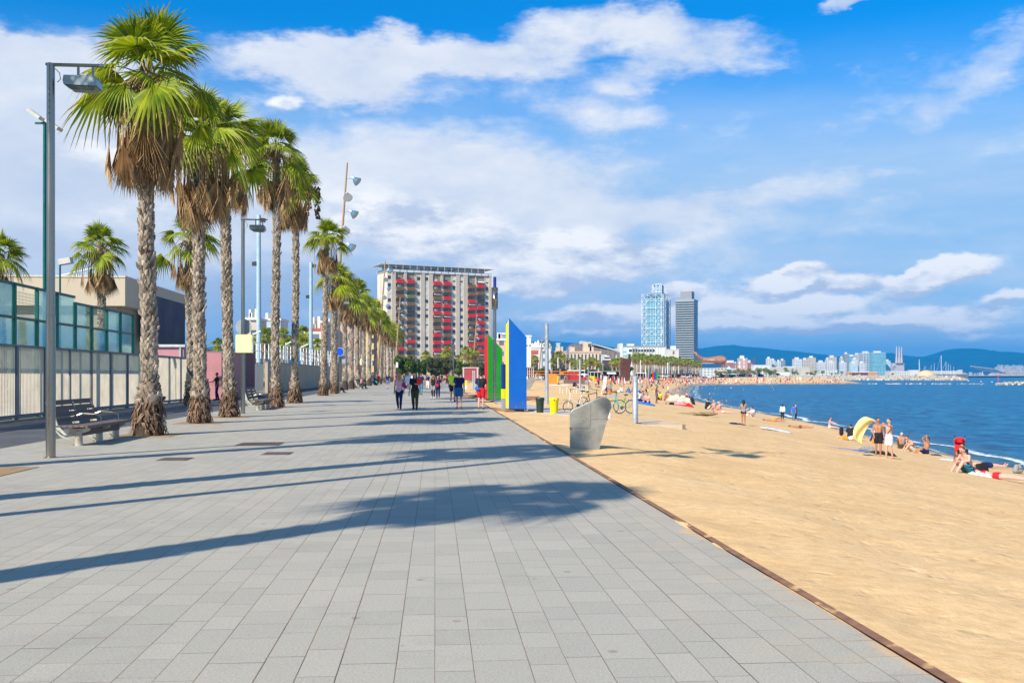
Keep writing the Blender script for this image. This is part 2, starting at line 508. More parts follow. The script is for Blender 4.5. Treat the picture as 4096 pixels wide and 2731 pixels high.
# sand meets the kerb
dk = XX - np.array([kerbX(y) for y in Ys])[:, None]
ZZ = np.where(dk < 2.0, ZZ * np.clip(dk / 2.0, 0, 1) + (-0.045 + 0.03 * np.sin(YY * 1.7) * np.clip(dk, 0, 1)) * (1 - np.clip(dk / 2.0, 0, 1)), ZZ)
bur = -0.055 + 0.075 * (0.5 + 0.5 * np.sin(YY * .83 + 1.9 * np.sin(YY * .37))) * (0.5 + 0.5 * np.sin(YY * 2.9 + 2 * np.sin(YY * 1.3)))
ZZ = np.where(dk < .12, bur - np.clip(-.06 - dk, 0, 1) * .9, np.where(dk < .5, ZZ * ((dk - .12) / .38) + bur * (1 - (dk - .12) / .38), ZZ))
nr, ncol = XX.shape
verts = np.stack([XX, YY, ZZ], -1).reshape(-1, 3)
idx = np.arange(nr * ncol).reshape(nr, ncol)
faces = np.stack([idx[:-1, :-1], idx[:-1, 1:], idx[1:, 1:], idx[1:, :-1]], -1).reshape(-1, 4)
me = bpy.data.meshes.new('beach_sand')
me.from_pydata(verts.tolist(), [], faces.tolist())
me.materials.append(m_sand)
me.polygons.foreach_set('use_smooth', [True] * len(me.polygons))
a_ = me.attributes.new('shore', 'FLOAT', 'POINT')
a_.data.foreach_set('value', shore_dist(XX, YY).reshape(-1).astype(np.float32))
sand_o = link('beach_sand', me)
tag(sand_o, 'golden beach sand sloping down to the sea', kind='structure')

# sea
m_sea, nt, bs = new_mat('sea_water')
co = surf_coord(nt)
st = nt.vm('MULTIPLY', co, (1.0, 1.0, 1.0))
d1 = nt.noise(nt.vm('MULTIPLY', co, (0.9, 0.6, 1)), 0.55, 6, 0.66, 0.6)
d2 = nt.noise(nt.vm('MULTIPLY', co, (0.8, 1.1, 1)), 2.6, 5, 0.66, 0.4)
d3 = nt.noise(co, 0.02, 4, 0.6)
c = nt.mix(nt.rng(d3, 0.3, 0.7), (0.000, 0.14, 0.32), (0.0, 0.19, 0.39))
c = nt.mix(nt.rng(d1, 0.38, 0.49, 0.95, 0), c, (0.0, 0.045, 0.14))  # wave shading put into the colour: troughs darkened where the bump runs low
c = nt.mix(nt.rng(d1, 0.52, 0.66, 0, 0.7), c, (0.06, 0.32, 0.50))  # crests painted lighter to match the darkened troughs
att = nt.node('ShaderNodeAttribute', attribute_name='shore').outputs['Fac']
c = nt.mix(nt.rng(att, -7.0, 0.0, 0, 0.55, smooth=True), c, (0.09, 0.15, 0.17))
nt.put(bs.inputs['Base Color'], c)
nt.put(bs.inputs['Roughness'], 0.35)
nt.put(bs.inputs['IOR'], 1.33)
nt.put(bs.inputs['Specular IOR Level'], 0.35)
hh = nt.m('ADD', nt.m('MULTIPLY', d1, 1.0), nt.m('MULTIPLY', d2, 0.35))
nt.put(bs.inputs['Normal'], nt.bump(hh, 1.0, 1.3))
Ys2 = np.concatenate([np.linspace(-60, 10, 15), np.geomspace(12, 1000, 200), np.geomspace(1100, 12000, 18)])
rows = []
for Y in Ys2:
    xw = float(waterX(Y)) if Y < 1000 else 165
    off = np.array([-60 if Y > 430 else -14, -4, -2, -1, -.4, 0, .4, .8, 1.3, 2, 3, 4.5, 6, 8, 11, 15, 20, 28, 40, 60, 90, 140, 220, 400, 800, 1800, 5000, 12000])
    rows.append(xw + off)
XX = np.array(rows); YY = np.repeat(Ys2[:, None], XX.shape[1], 1)
ed = shore_dist(XX, np.minimum(YY, 1000))
ZZ = np.full(XX.shape, SEA) + 0.10 * np.exp(-((ed + 2.2 + 0.5 * np.sin(YY * .21)) / 0.8) ** 2)
nr, ncol = XX.shape
verts = np.stack([XX, YY, ZZ], -1).reshape(-1, 3)
idx = np.arange(nr * ncol).reshape(nr, ncol)
faces = np.stack([idx[:-1, :-1], idx[:-1, 1:], idx[1:, 1:], idx[1:, :-1]], -1).reshape(-1, 4)
me = bpy.data.meshes.new('sea')
me.from_pydata(verts.tolist(), [], faces.tolist())
me.materials.append(m_sea)
me.polygons.foreach_set('use_smooth', [True] * len(me.polygons))
a_ = me.attributes.new('shore', 'FLOAT', 'POINT')
a_.data.foreach_set('value', ed.reshape(-1).astype(np.float32))
tag(link('sea', me), 'deep blue rippled sea', kind='structure')
# surf: broken foam lines along the waterline
m_foam, nt, bs = new_mat('sea_foam')
co = surf_coord(nt)
att = nt.node('ShaderNodeAttribute', attribute_name='foam').outputs['Fac']
fn = nt.noise(co, 1.7, 7, 0.7, 0.5)
fl = nt.noise(nt.vm('MULTIPLY', co, (1, .25, 1)), 0.25, 3, 0.6)
al = nt.rng(nt.m('ADD', nt.m('ADD', att, nt.m('MULTIPLY', nt.m('SUBTRACT', fn, 0.5), 1.6)), nt.m('MULTIPLY', nt.m('SUBTRACT', fl, 0.5), 1.3)), 0.6, .95, 0, .92)
nt.put(bs.inputs['Base Color'], (0.78, 0.86, 0.88))
nt.put(bs.inputs['Roughness'], 0.8)
nt.put(bs.inputs['Alpha'], al)
def densify(pts, step=1.0):
    o = []
    for a, b in zip(pts[:-1], pts[1:]):
        n = max(1, int(math.hypot(b[0] - a[0], b[1] - a[1]) / step))
        o += [(a[0] + (b[0] - a[0]) * i / n, a[1] + (b[1] - a[1]) * i / n) for i in range(n)]
    return o + [pts[-1]]
wl = densify([(x, y) for x, y in WLa if 20 < y < 640], 1.5)
v = []; f = []; fa = []
for i, (x, y) in enumerate(wl):
    a = wl[max(0, i - 2)]; b = wl[min(len(wl) - 1, i + 2)]
    tx, ty = b[0] - a[0], b[1] - a[1]; l = math.hypot(tx, ty) or 1
    nx, ny = ty / l, -tx / l
    wob = 0.5 * math.sin(y * .21) + .35 * math.sin(y * .53 + 1)
    prof = [(-.8, 0.0), (-.4, .9), (-.05, .5), (.5, .1), (1.3, .35), (1.7, .95), (2.1, .6), (2.8, 0.0)]
    for o_, al_ in prof:
        px, py = x + nx * (o_ + wob), y + ny * (o_ + wob)
        zz = float(sand_z(np.array([px]), np.array([py]))[0])
        e_ = -(o_ + wob)
        zw = SEA + 0.10 * math.exp(-((e_ + 2.2 + .5 * math.sin(py * .21)) / .8) ** 2)
        v.append((px, py, max(zz, zw) + 0.035)); fa.append(al_)
np_ = 8
for i in range(len(wl) - 1):
    for j in range(np_ - 1):
        f.append((i * np_ + j, i * np_ + j + 1, (i + 1) * np_ + j + 1, (i + 1) * np_ + j))
me = bpy.data.meshes.new('surf_foam')
me.from_pydata(v, [], f)
me.materials.append(m_foam)
a_ = me.attributes.new('foam', 'FLOAT', 'POINT')
a_.data.foreach_set('value', np.array(fa, np.float32))
tag(link('surf_foam', me), 'white foam of small waves breaking along the shore', kind='stuff')

# paving
m_pave, nt, bs = new_mat('granite_paving')
co = surf_coord(nt)
X_, Y_, Z_ = nt.sep(co)
along = nt.m('ADD', nt.m('MULTIPLY', X_, -0.0767), nt.m('MULTIPLY', Y_, 0.997))
acr = nt.m('ADD', nt.m('MULTIPLY', X_, 0.997), nt.m('MULTIPLY', Y_, 0.0767))
RH = 0.245
acw = nt.m('ADD', acr, nt.m('MULTIPLY', nt.m('SINE', nt.m('MULTIPLY', acr, 2 * PI / 0.735)), 0.034))
row = nt.m('FLOOR', nt.m('DIVIDE', acw, RH))
wn = nt.node('ShaderNodeTexWhiteNoise', noise_dimensions='1D')
nt.put(wn.inputs['W'], row)
sh = nt.m('MULTIPLY', wn.outputs['Value'], 7.3)
al2 = nt.m('ADD', along, sh)
alw = nt.m('ADD', al2, nt.m('MULTIPLY', nt.m('SINE', nt.m('MULTIPLY', al2, 2 * PI / 1.76)), 0.10))
TL = 0.44
cell = nt.m('FLOOR', nt.m('DIVIDE', alw, TL))
wn2 = nt.node('ShaderNodeTexWhiteNoise', noise_dimensions='2D')
nt.put(wn2.inputs['Vector'], nt.xyz(row, cell, 0))
tone = wn2.outputs['Value']
fr = nt.m('FRACT', nt.m('DIVIDE', acw, RH)); fc = nt.m('FRACT', nt.m('DIVIDE', alw, TL))
er = nt.m('MULTIPLY', nt.m('MINIMUM', fr, nt.m('SUBTRACT', 1.0, fr)), RH)
ec = nt.m('MULTIPLY', nt.m('MINIMUM', fc, nt.m('SUBTRACT', 1.0, fc)), TL)
wn3 = nt.node('ShaderNodeTexWhiteNoise', noise_dimensions='1D')
nt.put(wn3.inputs['W'], nt.m('ADD', row, 91.7))
jw = nt.m('ADD', 0.0022, nt.m('MULTIPLY', nt.rng(wn3.outputs['Value'], 0.3, 1), 0.0036))
jn = nt.noise(co, 1.3, 4, 0.7)
j1 = nt.rng(er, nt.m('MULTIPLY', jw, nt.rng(jn, .3, .7, .8, 1.5)), 0.0012, 0.0, 1.0)
j2 = nt.rng(ec, 0.0045, 0.0010, 0.0, 0.9)
joint = nt.m('MAXIMUM', j1, j2)
base = nt.mix(tone, lin(168, 162, 148), lin(180, 172, 157))
big = nt.noise(co, 0.22, 5, 0.6)
base = nt.mix(nt.rng(big, 0.35, 0.7, 0, 0.45), base, lin(172, 165, 152))
base = nt.mix(nt.rng(nt.noise(co, 0.6, 6, 0.75), 0.52, 0.75, 0, 0.4), base, lin(134, 128, 120))
warm = nt.noise(co, 1.4, 5, 0.7)
base = nt.mix(nt.rng(warm, 0.5, 0.8, 0, 0.35), base, lin(170, 158, 150))
spk = nt.m('ADD', nt.m('MULTIPLY', nt.noise(co, 62.0, 3, 0.85), .6), nt.m('MULTIPLY', nt.noise(co, 190.0, 2, 0.8), .4))
base = nt.mix(nt.rng(spk, 0.38, 0.62, 0, 1), nt.mix(1, base, (.74, .74, .75), 'MULTIPLY'), nt.mix(1, base, (1.22, 1.22, 1.2), 'MULTIPLY'))
# blown sand near the kerb
kd = nt.m('SUBTRACT', 2.69, acr)
sandy = nt.m('MULTIPLY', nt.rng(kd, 1.3, 0.0), nt.rng(nt.noise(co, 2.2, 5, 0.7), 0.42, 0.7))
base = nt.mix(nt.m('MULTIPLY', sandy, 0.35), base, lin(205, 175, 130))
st = nt.voro(co, 1.9); stn = nt.rng(nt.m('ADD', st, nt.m('MULTIPLY', nt.noise(co, 9, 3), .08)), .115, .09, 0, .45)
base = nt.mix(stn, base, lin(110, 102, 95))
fan_ = nt.rng(nt.m('SUBTRACT', nt.m('ADD', kd, nt.m('MULTIPLY', nt.noise(co, 7.0, 4, .7), .25)), nt.rng(nt.noise(co, .55, 3, .6), .5, .8, 0.0, .42)), .14, .04)
base = nt.mix(nt.m('MULTIPLY', fan_, .6), base, lin(216, 174, 124))
c = nt.mix(joint, base, nt.mix(nt.rng(jn, 0.35, 0.6), lin(70, 56, 46), lin(150, 126, 100)))
nt.put(bs.inputs['Base Color'], c)
nt.put(bs.inputs['Roughness'], nt.rng(spk, 0.3, 0.7, 0.62, 0.8))
nt.put(bs.inputs['Specular IOR Level'], 0.3)
hb = nt.m('SUBTRACT', nt.m('ADD', nt.m('MULTIPLY', spk, 0.12), nt.m('MULTIPLY', tone, 0.1)), nt.m('MULTIPLY', joint, 1.0))
nt.put(bs.inputs['Normal'], nt.bump(hb, 0.6, 0.004))
def paveL(Y): return -9.3 - .085 * Y
b = MB()
ys = [-14, 0, 20, 40, 60, 80, 100, 120, 140, 170, 200, 230, 260, 300, 330]
for y0, y1 in zip(ys[:-1], ys[1:]):
    b.quad((paveL(y0), y0, 0), (kerbX(y0) - .05, y0, 0), (kerbX(y1) - .05, y1, 0), (paveL(y1), y1, 0))
tag(b.build('promenade_paving', m_pave), 'grey granite slab paving of the promenade', kind='structure')
# asphalt service lane
m_asph = mat('asphalt', (0.085, 0.088, 0.095), 0.85, 0.18, 1.2, bump=0.004, bscale=60, alt=(0.13, 0.125, 0.12))
b = MB()
for y0, y1 in ((-14, 60), (60, 130), (130, 200)):
    b.quad((-14.3 - .085 * y0, y0, -0.006), (paveL(y0), y0, -0.006), (paveL(y1), y1, -0.006), (-14.3 - .085 * y1, y1, -0.006))
tag(b.build('service_road', m_asph), 'dark asphalt service lane between palms and fence', kind='structure')
# inland ground sheet
m_gr = mat('city_ground', (0.24, 0.215, 0.18), 0.9, 0.25, 0.08, alt=(0.10, 0.12, 0.06), altf=(0.5, 0.6))
poly = [(-9000, -300), (kerbX(-40) - .1, -300)] + [(kerbX(y) - .1, y) for y in (-40, 0, 140, 200, 300, 400, 520, 640, 700)] + \
       [(150, 760), (165, 1000), (440, 1000), (470, 1120), (760, 1700), (880, 2080), (2600, 2080), (9000, 2600), (9000, 12500), (-9000, 12500)]
b = MB(); b.add([(x, y, -0.02) for x, y in poly], [tuple(range(len(poly)))])
g = b.build('ground', m_gr)
bm = bmesh.new(); bm.from_mesh(g.data); bmesh.ops.triangulate(bm, faces=bm.faces); bm.to_mesh(g.data); bm.free()
tag(g, 'pale inland ground behind the beach', kind='structure')
# rusty steel kerb
m_rust = mat('rusty_steel', lin(136, 98, 74), 0.8, 0.3, 7, bump=0.004, alt=lin(215, 172, 122), altf=(.57, .66))
b = MB()
ks = list(np.linspace(-14, 60, 60)) + list(np.linspace(64, 300, 40))
for y0, y1 in zip(ks[:-1], ks[1:]):
    x0, x1 = kerbX(y0), kerbX(y1)
    b.add([(x0 - .05, y0, .012), (x0 + .015, y0, .018), (x1 + .015, y1, .018), (x1 - .05, y1, .012), (x0 + .015, y0, -.4), (x1 + .015, y1, -.4)], [(0, 1, 2, 3), (1, 4, 5, 2)])
tag(b.build('kerb', m_rust), 'rusty steel edging between paving and sand', kind='structure')
# ------------------------------------------------------------------ palms
def leaf_mat(name, ca, cb, cc, trans=0.35, rough=0.5):
    m, nt, bs = new_mat(name)
    g = nt.node('ShaderNodeNewGeometry').outputs['Random Per Island']
    att = nt.node('ShaderNodeAttribute', attribute_name='tip').outputs['Fac']
    co = surf_coord(nt)
    n = nt.noise(co, 2.5, 4, 0.6)
    c = nt.mix(nt.rng(nt.m('ADD', nt.m('MULTIPLY', g, .5), nt.m('MULTIPLY', n, .8)), 0.3, 0.95), ca, cb)
    c = nt.mix(nt.rng(nt.m('ADD', att, nt.m('MULTIPLY', g, .25)), 0.86, 1.08, 0, 0.8), c, cc)
    nt.put(bs.inputs['Base Color'], c)
    nt.put(bs.inputs['Roughness'], rough)
    nt.put(bs.inputs['Specular IOR Level'], 0.35)
    tr = nt.node('ShaderNodeBsdfTranslucent')
    nt.put(tr.inputs['Color'], nt.mix(1.0, c, (1.3, 1.35, 0.5), 'MULTIPLY', False))
    mx = nt.node('ShaderNodeMixShader')
    mx.inputs[0].default_value = trans
    nt.L.new(bs.outputs[0], mx.inputs[1]); nt.L.new(tr.outputs[0], mx.inputs[2])
    o = next(q for q in nt.N if q.type == 'OUTPUT_MATERIAL')
    nt.L.new(mx.outputs[0], o.inputs['Surface'])
    return m
M_GREEN = leaf_mat('palm_leaf_green', (0.055, 0.13, 0.006), (0.46, 0.50, 0.02), (0.55, 0.38, 0.14))
M_DEAD = leaf_mat('palm_leaf_dead', (0.17, 0.08, 0.028), (0.62, 0.41, 0.20), (0.60, 0.42, 0.22), 0.12, 0.8)
M_BOOT = mat('palm_trunk_boots', (0.34, 0.27, 0.20), 0.9, 0.3, 6, island=0.5, bump=0.01, bscale=30, spec=0.15)
M_CORE = mat('palm_trunk_core', (0.085, 0.06, 0.045), 0.95, 0.3, 8, bump=0.02, bscale=20, spec=0.1)
M_FIBRE = mat('palm_base_fibre', (0.20, 0.125, 0.078), 0.95, 0.35, 9, island=0.5, bump=0.01, bscale=40, spec=0.1)
M_FRUIT = mat('palm_fruit', (0.17, 0.075, 0.02), 0.8, 0.3, 9, island=0.3)

def fan(mb, tips, org, d, up, L, nseg, spread, droop, rnd, fold=0.35, secs=(0.0, 0.5, 0.78, 1.0), curl=0.0):
    """one fan leaf: nseg folded strips radiating from org around direction d"""
    d = d.normalized()
    s_ = d.cross(up)
    if s_.length < 1e-4: s_ = Vector((1, 0, 0))
    s_.normalize(); n_ = s_.cross(d).normalized()
    da = spread / nseg
    for k in range(nseg):
        a = -spread / 2 + (k + .5) * da
        Lk = L * (0.70 + 0.30 * math.cos(a * 0.75)) * rnd.uniform(.92, 1.06)
        v = d * math.cos(a) + s_ * math.sin(a)
        side = -d * math.sin(a) + s_ * math.cos(a)
        vs = []; ks = []
        dr = droop * rnd.uniform(.7, 1.5)
        tw = rnd.uniform(-.12, .12)
        for q, r in enumerate(secs):
            p = org + v * (Lk * r * (1 - 0.12 * dr * r)) + n_ * (-curl * (math.sin(a) ** 2) * L * r * .6)
            p = p - Vector((0, 0, 1)) * (dr * Lk * max(0, r - 0.42) ** 1.7 * 1.5) + side * (tw * Lk * max(0, r - .5) ** 2)
            wd = Lk * r * math.tan(da / 2) * 1.02 if r <= 0.5 else Lk * 0.5 * math.tan(da / 2) * 1.02 * max(0.05, (1 - (r - .5) / .5)) 
            if r == 0: wd = 0.012
            h = wd * fold * 2
            vs += [p - side * wd - n_ * h * .5, p + n_ * h * .5, p + side * wd - n_ * h * .5]
            ks += [r, r, r]
        fs = []
        for q in range(len(secs) - 1):
            i = q * 3
            fs += [(i, i + 1, i + 4, i + 3), (i + 1, i + 2, i + 5, i + 4)]
        mb.add(vs, fs); tips += ks

def crown_meshes(seed, ngreen, ndead, nseg, size=1.0, skirt=1.0, lod=0, tex=True):
    """crown at the origin: returns meshes (green crown, dead skirt)"""
    rnd = random.Random(seed)
    g = MB(); gt = []
    secs = (0.0, 0.5, 0.78, 1.0) if lod == 0 else (0.0, 0.55, 1.0)
    ga = 2.39996
    for i in range(ngreen):
        t = (i + .5) / ngreen
        az_ = i * ga + rnd.uniform(-.3, .3)
        elv = R(92 - 98 * t ** 0.95) + rnd.uniform(-.34, .34)
        pl = size * (0.75 + 0.45 * t + rnd.uniform(-.2, .22))
        h = Vector((math.cos(az_), math.sin(az_), 0))
        d0 = h * math.cos(elv) + Vector((0, 0, 1)) * math.sin(elv)
        sag = 0.10 + 0.35 * t
        pts = [Vector((0, 0, -.35 * t * size)) + d0 * (pl * u) - Vector((0, 0, sag * pl * u * u)) for u in (0, .33, .66, 1)]
        if lod == 0:
            g.tube(pts, [.026 * size, .02 * size, .016 * size, .012 * size], n=5, cap=False); gt += [0.0] * 20
        else:
            g.tube([pts[0], pts[3]], [.025 * size, .012 * size], n=3, cap=False); gt += [0.0] * 6
        d1 = (pts[3] - pts[2]).normalized()
        d1 = (d1 - Vector((0, 0, .12 + .25 * t))).normalized()
        up = Vector((0, 0, 1)) if elv < 1.3 else -h
        upr = (up + Vector((rnd.uniform(-.6, .6), rnd.uniform(-.6, .6), 0))).normalized()
        L = size * rnd.uniform(.72, 1.32) * (0.85 + .15 * min(1, 3 * t))
        fan(g, gt, pts[3] - d1 * .05, d1, upr, L, nseg, R(rnd.uniform(160, 240)), .22 + .45 * t, rnd, secs=secs, curl=.25)
    dd = MB(); dt = []
    for i in range(ndead):
        az_ = i * ga * 1.7 + rnd.uniform(-.4, .4)
        h = Vector((math.cos(az_), math.sin(az_), 0))
        t = rnd.random()
        z0 = -(.25 + .45 * t) * size
        out_ = rnd.uniform(.38, .72) * size if rnd.random() < .8 else rnd.uniform(.7, .98) * size
        drop = rnd.uniform(.85, 1.6) * size * skirt
        pts = [Vector((0, 0, z0)) + h * .1, Vector((0, 0, z0 + .12 * size)) + h * out_ * .6, Vector((0, 0, z0 - .35 * drop)) + h * out_ * .95, Vector((0, 0, z0 - drop)) + h * out_]
        if lod == 0:
            dd.tube(pts, [.028 * size, .02 * size, .017 * size, .014 * size], n=5, cap=False); dt += [.3] * 20
        else:
            dd.tube([pts[1], pts[3]], [.025 * size, .014 * size], n=3, cap=False); dt += [.3] * 6
        d1 = (Vector((0, 0, -1)) - h * rnd.uniform(.0, .22)).normalized()
        L = size * rnd.uniform(.65, 1.15) * skirt
        fan(dd, dt, pts[3], d1, h, L, max(5, int(nseg * .6)), R(rnd.uniform(40, 78)), .05, rnd, fold=1.1, secs=secs, curl=-.35)
    def mk(mb, tp, nm, m):
        me = mb.mesh(nm, m, smooth=False)
        at_ = me.attributes.new('tip', 'FLOAT', 'POINT')
        at_.data.foreach_set('value', np.array(tp, np.float32))
        return me
    return mk(g, gt, 'crown', M_GREEN), mk(dd, dt, 'dead_fronds', M_DEAD)

def trunk_mesh(seed, H, r0=.36, r1=.17, lean=(0, 0), boots=True, rows_per_m=10, base_h=1.4, lod=0, top_thin=1.0):
    """tapered trunk studded with sawn leaf bases, shaggy fibre at the foot; returns list of (name, mesh)"""
    rnd = random.Random(seed)
    def P(z):
        t = z / H
        return Vector((lean[0] * t * t + .05 * math.sin(t * 5 + seed) * min(1, t * 4), lean[1] * t * t + .04 * math.sin(t * 4 + seed * 2), z))
    def Rz(z):
        if z < base_h: return r0 + (r1 * 1.12 - r0) * (z / base_h) ** 1.6
        return r1 * (1.12 - .22 * (z - base_h) / (H - base_h))
    core = MB()
    zs = list(np.linspace(-.1, base_h, 6)) + list(np.linspace(base_h + .4, H, max(4, int(H * 1.2))))
    core.tube([P(max(0, z)) + Vector((0, 0, min(0, z))) for z in zs], [Rz(max(0, z)) * .93 for z in zs], n=12 if lod == 0 else 7)
    core.cur = 0
    bt = MB()
    if boots:
        n_rows = int((H - base_h * .55) * rows_per_m)
        per = 9 if lod == 0 else 5
        ga = 2 * PI / per
        for i in range(n_rows):
            z = base_h * .6 + i / rows_per_m
            for k in range(per):
                a = (k + (i % 2) * .5) * ga + rnd.uniform(-.12, .12) + i * .05
                c = P(z); r = Rz(z)
                hdir = Vector((math.cos(a), math.sin(a), 0)); tdir = Vector((-hdir.y, hdir.x, 0))
                wd = r * ga * .60 * rnd.uniform(.8, 1.2)
                hgt = 1.9 / rows_per_m * rnd.uniform(.8, 1.35)
                outw = rnd.uniform(.035, .105) * (r1 / .17) + (.05 if rnd.random() < .06 else 0)
                z0 = c + hdir * (r * .90)
                lean_ = rnd.uniform(-.03, .03)
                up = Vector((0, 0, hgt)) + tdir * lean_
                A = z0 - tdir * wd - Vector((0, 0, .02)); B_ = z0 + tdir * wd - Vector((0, 0, .02))
                Cc = z0 + up + hdir * (outw) + tdir * wd * rnd.uniform(.35, .75)
                D = z0 + up * rnd.uniform(.8, 1.1) + hdir * (outw) - tdir * wd * rnd.uniform(.35, .75)
                E = z0 + up * .45 + hdir * (outw * .85 + .012)
                th = Vector((0, 0, 0)) - hdir * .03
                bt.add([A, B_, Cc, D, E, A + th, B_ + th, Cc + th, D + th], [(0, 1, 4), (1, 2, 4), (2, 3, 4), (3, 0, 4), (3, 2, 7, 8), (1, 6, 7, 2), (5, 0, 3, 8)])
    fb = MB()
    if lod == 0:
        for i in range(340):
            a = rnd.uniform(0, 2 * PI); z = rnd.uniform(.12, base_h * 1.12) ** 1.0
            hdir = Vector((math.cos(a), math.sin(a), 0)); tdir = Vector((-hdir.y, hdir.x, 0))
            r = Rz(min(z, base_h)) * rnd.uniform(.93, 1.02)
            ln = rnd.uniform(.10, .34); wd = rnd.uniform(.010, .045)
            p0 = P(z) + hdir * r
            sk = rnd.uniform(-.12, .12)
            r2 = Rz(max(.02, z - ln)) + rnd.uniform(.01, .06)
            z2 = max(.02, z - ln)
            p1 = P(z2) + hdir * r2 + tdir * sk
            mid = (p0 + p1) / 2 + hdir * rnd.uniform(.01, .05)
            fb.add([p0 - tdir * wd, p0 + tdir * wd, mid + tdir * wd, p1 + tdir * wd * .3, p1 - tdir * wd * .3, mid - tdir * wd], [(0, 1, 2, 5), (5, 2, 3, 4)])
    # merge into one trunk mesh with three slots
    T = MB()
    T.cur = 0; T.add(core.v, core.f)
    T.cur = 1; T.add(bt.v, bt.f)
    T.cur = 2; T.add(fb.v, fb.f)
    me = T.mesh('trunk', [M_CORE, M_BOOT, M_FIBRE])
    return me, P(H)

m_soil = mat('tree_pit_soil', lin(158, 126, 90), 0.95, 0.25, 5, bump=0.02, bscale=25)
def palm(px, py, ptop, seed, label, size=1.0, nseg=24, ng=34, nd=44, r0=.36, r1=.15, lean=(0, 0), skirt=1.0, Y=None, loc=None, H=None, group='palms in the row beside the promenade', pit=True, lod=0, fruit=0, base_h=1.4, rz=0.0):
    if loc is None:
        loc = gp(px, py) if Y is None else Vector((Xat(px, Y), Y, 0))
    if H is None:
        H = Zat(ptop, loc.y)
    crown_up = 1.75 * size
    Ht = H - crown_up
    t = empty('palm_tree', loc, rz, label, 'palm tree', group)
    tm, top = trunk_mesh(seed, Ht, r0, r1, lean, lod=lod, base_h=base_h)
    link('trunk', tm, t)
    c, d = crown_meshes(seed + 100, ng, nd, nseg, size, skirt, lod)
    link('crown', c, t, top)
    link('dead_fronds', d, t, top)
    if fruit:
        fr = MB(); rr = random.Random(seed)
        for k in range(fruit):
            a = rr.uniform(-1.2, 1.2) if k else 0.2
            h = Vector((math.cos(a), math.sin(a), 0))
            p = [top + Vector((0, 0, -.2)), top + h * .9 + Vector((0, 0, .15)), top + h * 1.25 + Vector((0, 0, -.6)), top + h * 1.3 + Vector((0, 0, -2.0))]
            fr.tube(p, .02, 5)
            for q in range(70):
                zq = rr.uniform(-.5, -2.3)
                fr.ell(top + h * 1.28 + Vector((rr.uniform(-.14, .14), rr.uniform(-.14, .14), zq)), (.06, .06, .08), 5, 3)
        fr.build('fruit_stalk', M_FRUIT, t)
    if pit:
        b = MB()
        b.b2(-.75, .75, -.75, .75, -.05, .004)
        o = b.build('soil_pit', m_soil, None, loc=(loc.x, loc.y, 0.004), rz=R(4.4))
        tag(o, None, None, None, 'structure')
    return t
PL = [
 # px, pybase, pytop, seed, size, ng, nd, r0, r1, skirt, label
 (592, 1741, -15, 1, 1.12, 33, 54, .44, .155, 1.0, 'tallest nearest palm with big brown skirt, behind the near bench', {}),
 (800, 1692, 300, 2, 1.05, 31, 48, .38, .150, 1.15, 'palm with long brown skirt, second along the promenade from the near bench', {}),
 (918, 1668, 340, 3, 1.05, 31, 44, .36, .145, 1.05, 'palm with curved trunk just left of the yellow sign lamp post', {'lean': (-.35, 0)}),
 (1104, 1629, 448, 4, 1.0, 30, 46, .40, .145, 1.1, 'slim tall palm just right of the yellow sign post, behind the far bench', {}),
 (1180, 1612, 590, 5, 1.0, 29, 40, .42, .14, 1.05, 'slim tall palm with orange fruit stalk, before the beige wall', {'fruit': 2}),
 (1294, 1582, 850, 6, 1.05, 30, 34, .42, .16, 1.0, 'palm directly left of the leaning timber floodlight mast', {'lean': (.35, 0)}),
]
for px, py, pt, sd, sz, ng, nd, r0, r1, sk, lab, kw in PL:
    palm(px, py, pt, sd, lab, sz, 24, ng, nd, r0, r1, skirt=sk, **kw)
palm(763, 1625, 815, 7, 'shorter palm of the back row seen between the first two trunks', 1.0, 20, 26, 30, .36, .18, Y=53, pit=False)
palm(1338, 1575, 1015, 8, 'palm hidden behind the leaning timber floodlight mast and the bin', 1.05, 20, 28, 26, .36, .19, pit=False)
# palms outside the frame whose shadows cross the paving
for i, (x, y, H, sd) in enumerate([(-8.0, 3.1, 12.2, 21), (-8.9, 10.3, 13.2, 22), (-10.35, 16.0, 12.4, 23), (-10.4, 22.0, 10.6, 24)]):
    if i == 3: continue
    palm(0, 0, 0, sd, 'palm beyond the left edge casting the %s crown shadow on the paving' % ('nearest', 'second', 'third')[i], .92, 20, 32, 44, .40, .20, loc=Vector((x, y, 0)), H=H, pit=False)
b = MB(); b.b2(-.8, .8, -.85, .85, -.05, .004)
tag(b.build('soil_pit', m_soil, None, loc=(-8.95, 16.5, 0.005), rz=R(4.4)), None, None, None, 'structure')
# palms beyond the glass court
palm(404, 0, 862, 31, 'palm rising behind the green glass court, beside the beige building', 1.0, 20, 28, 30, .3, .17, Y=58, group='palms beyond the court fence', pit=False, lod=0)
palm(5, 0, 900, 32, 'palm crown cut by the edge above the green glass court', 1.0, 20, 28, 30, .3, .17, Y=58, group='palms beyond the court fence', pit=False, lod=0)
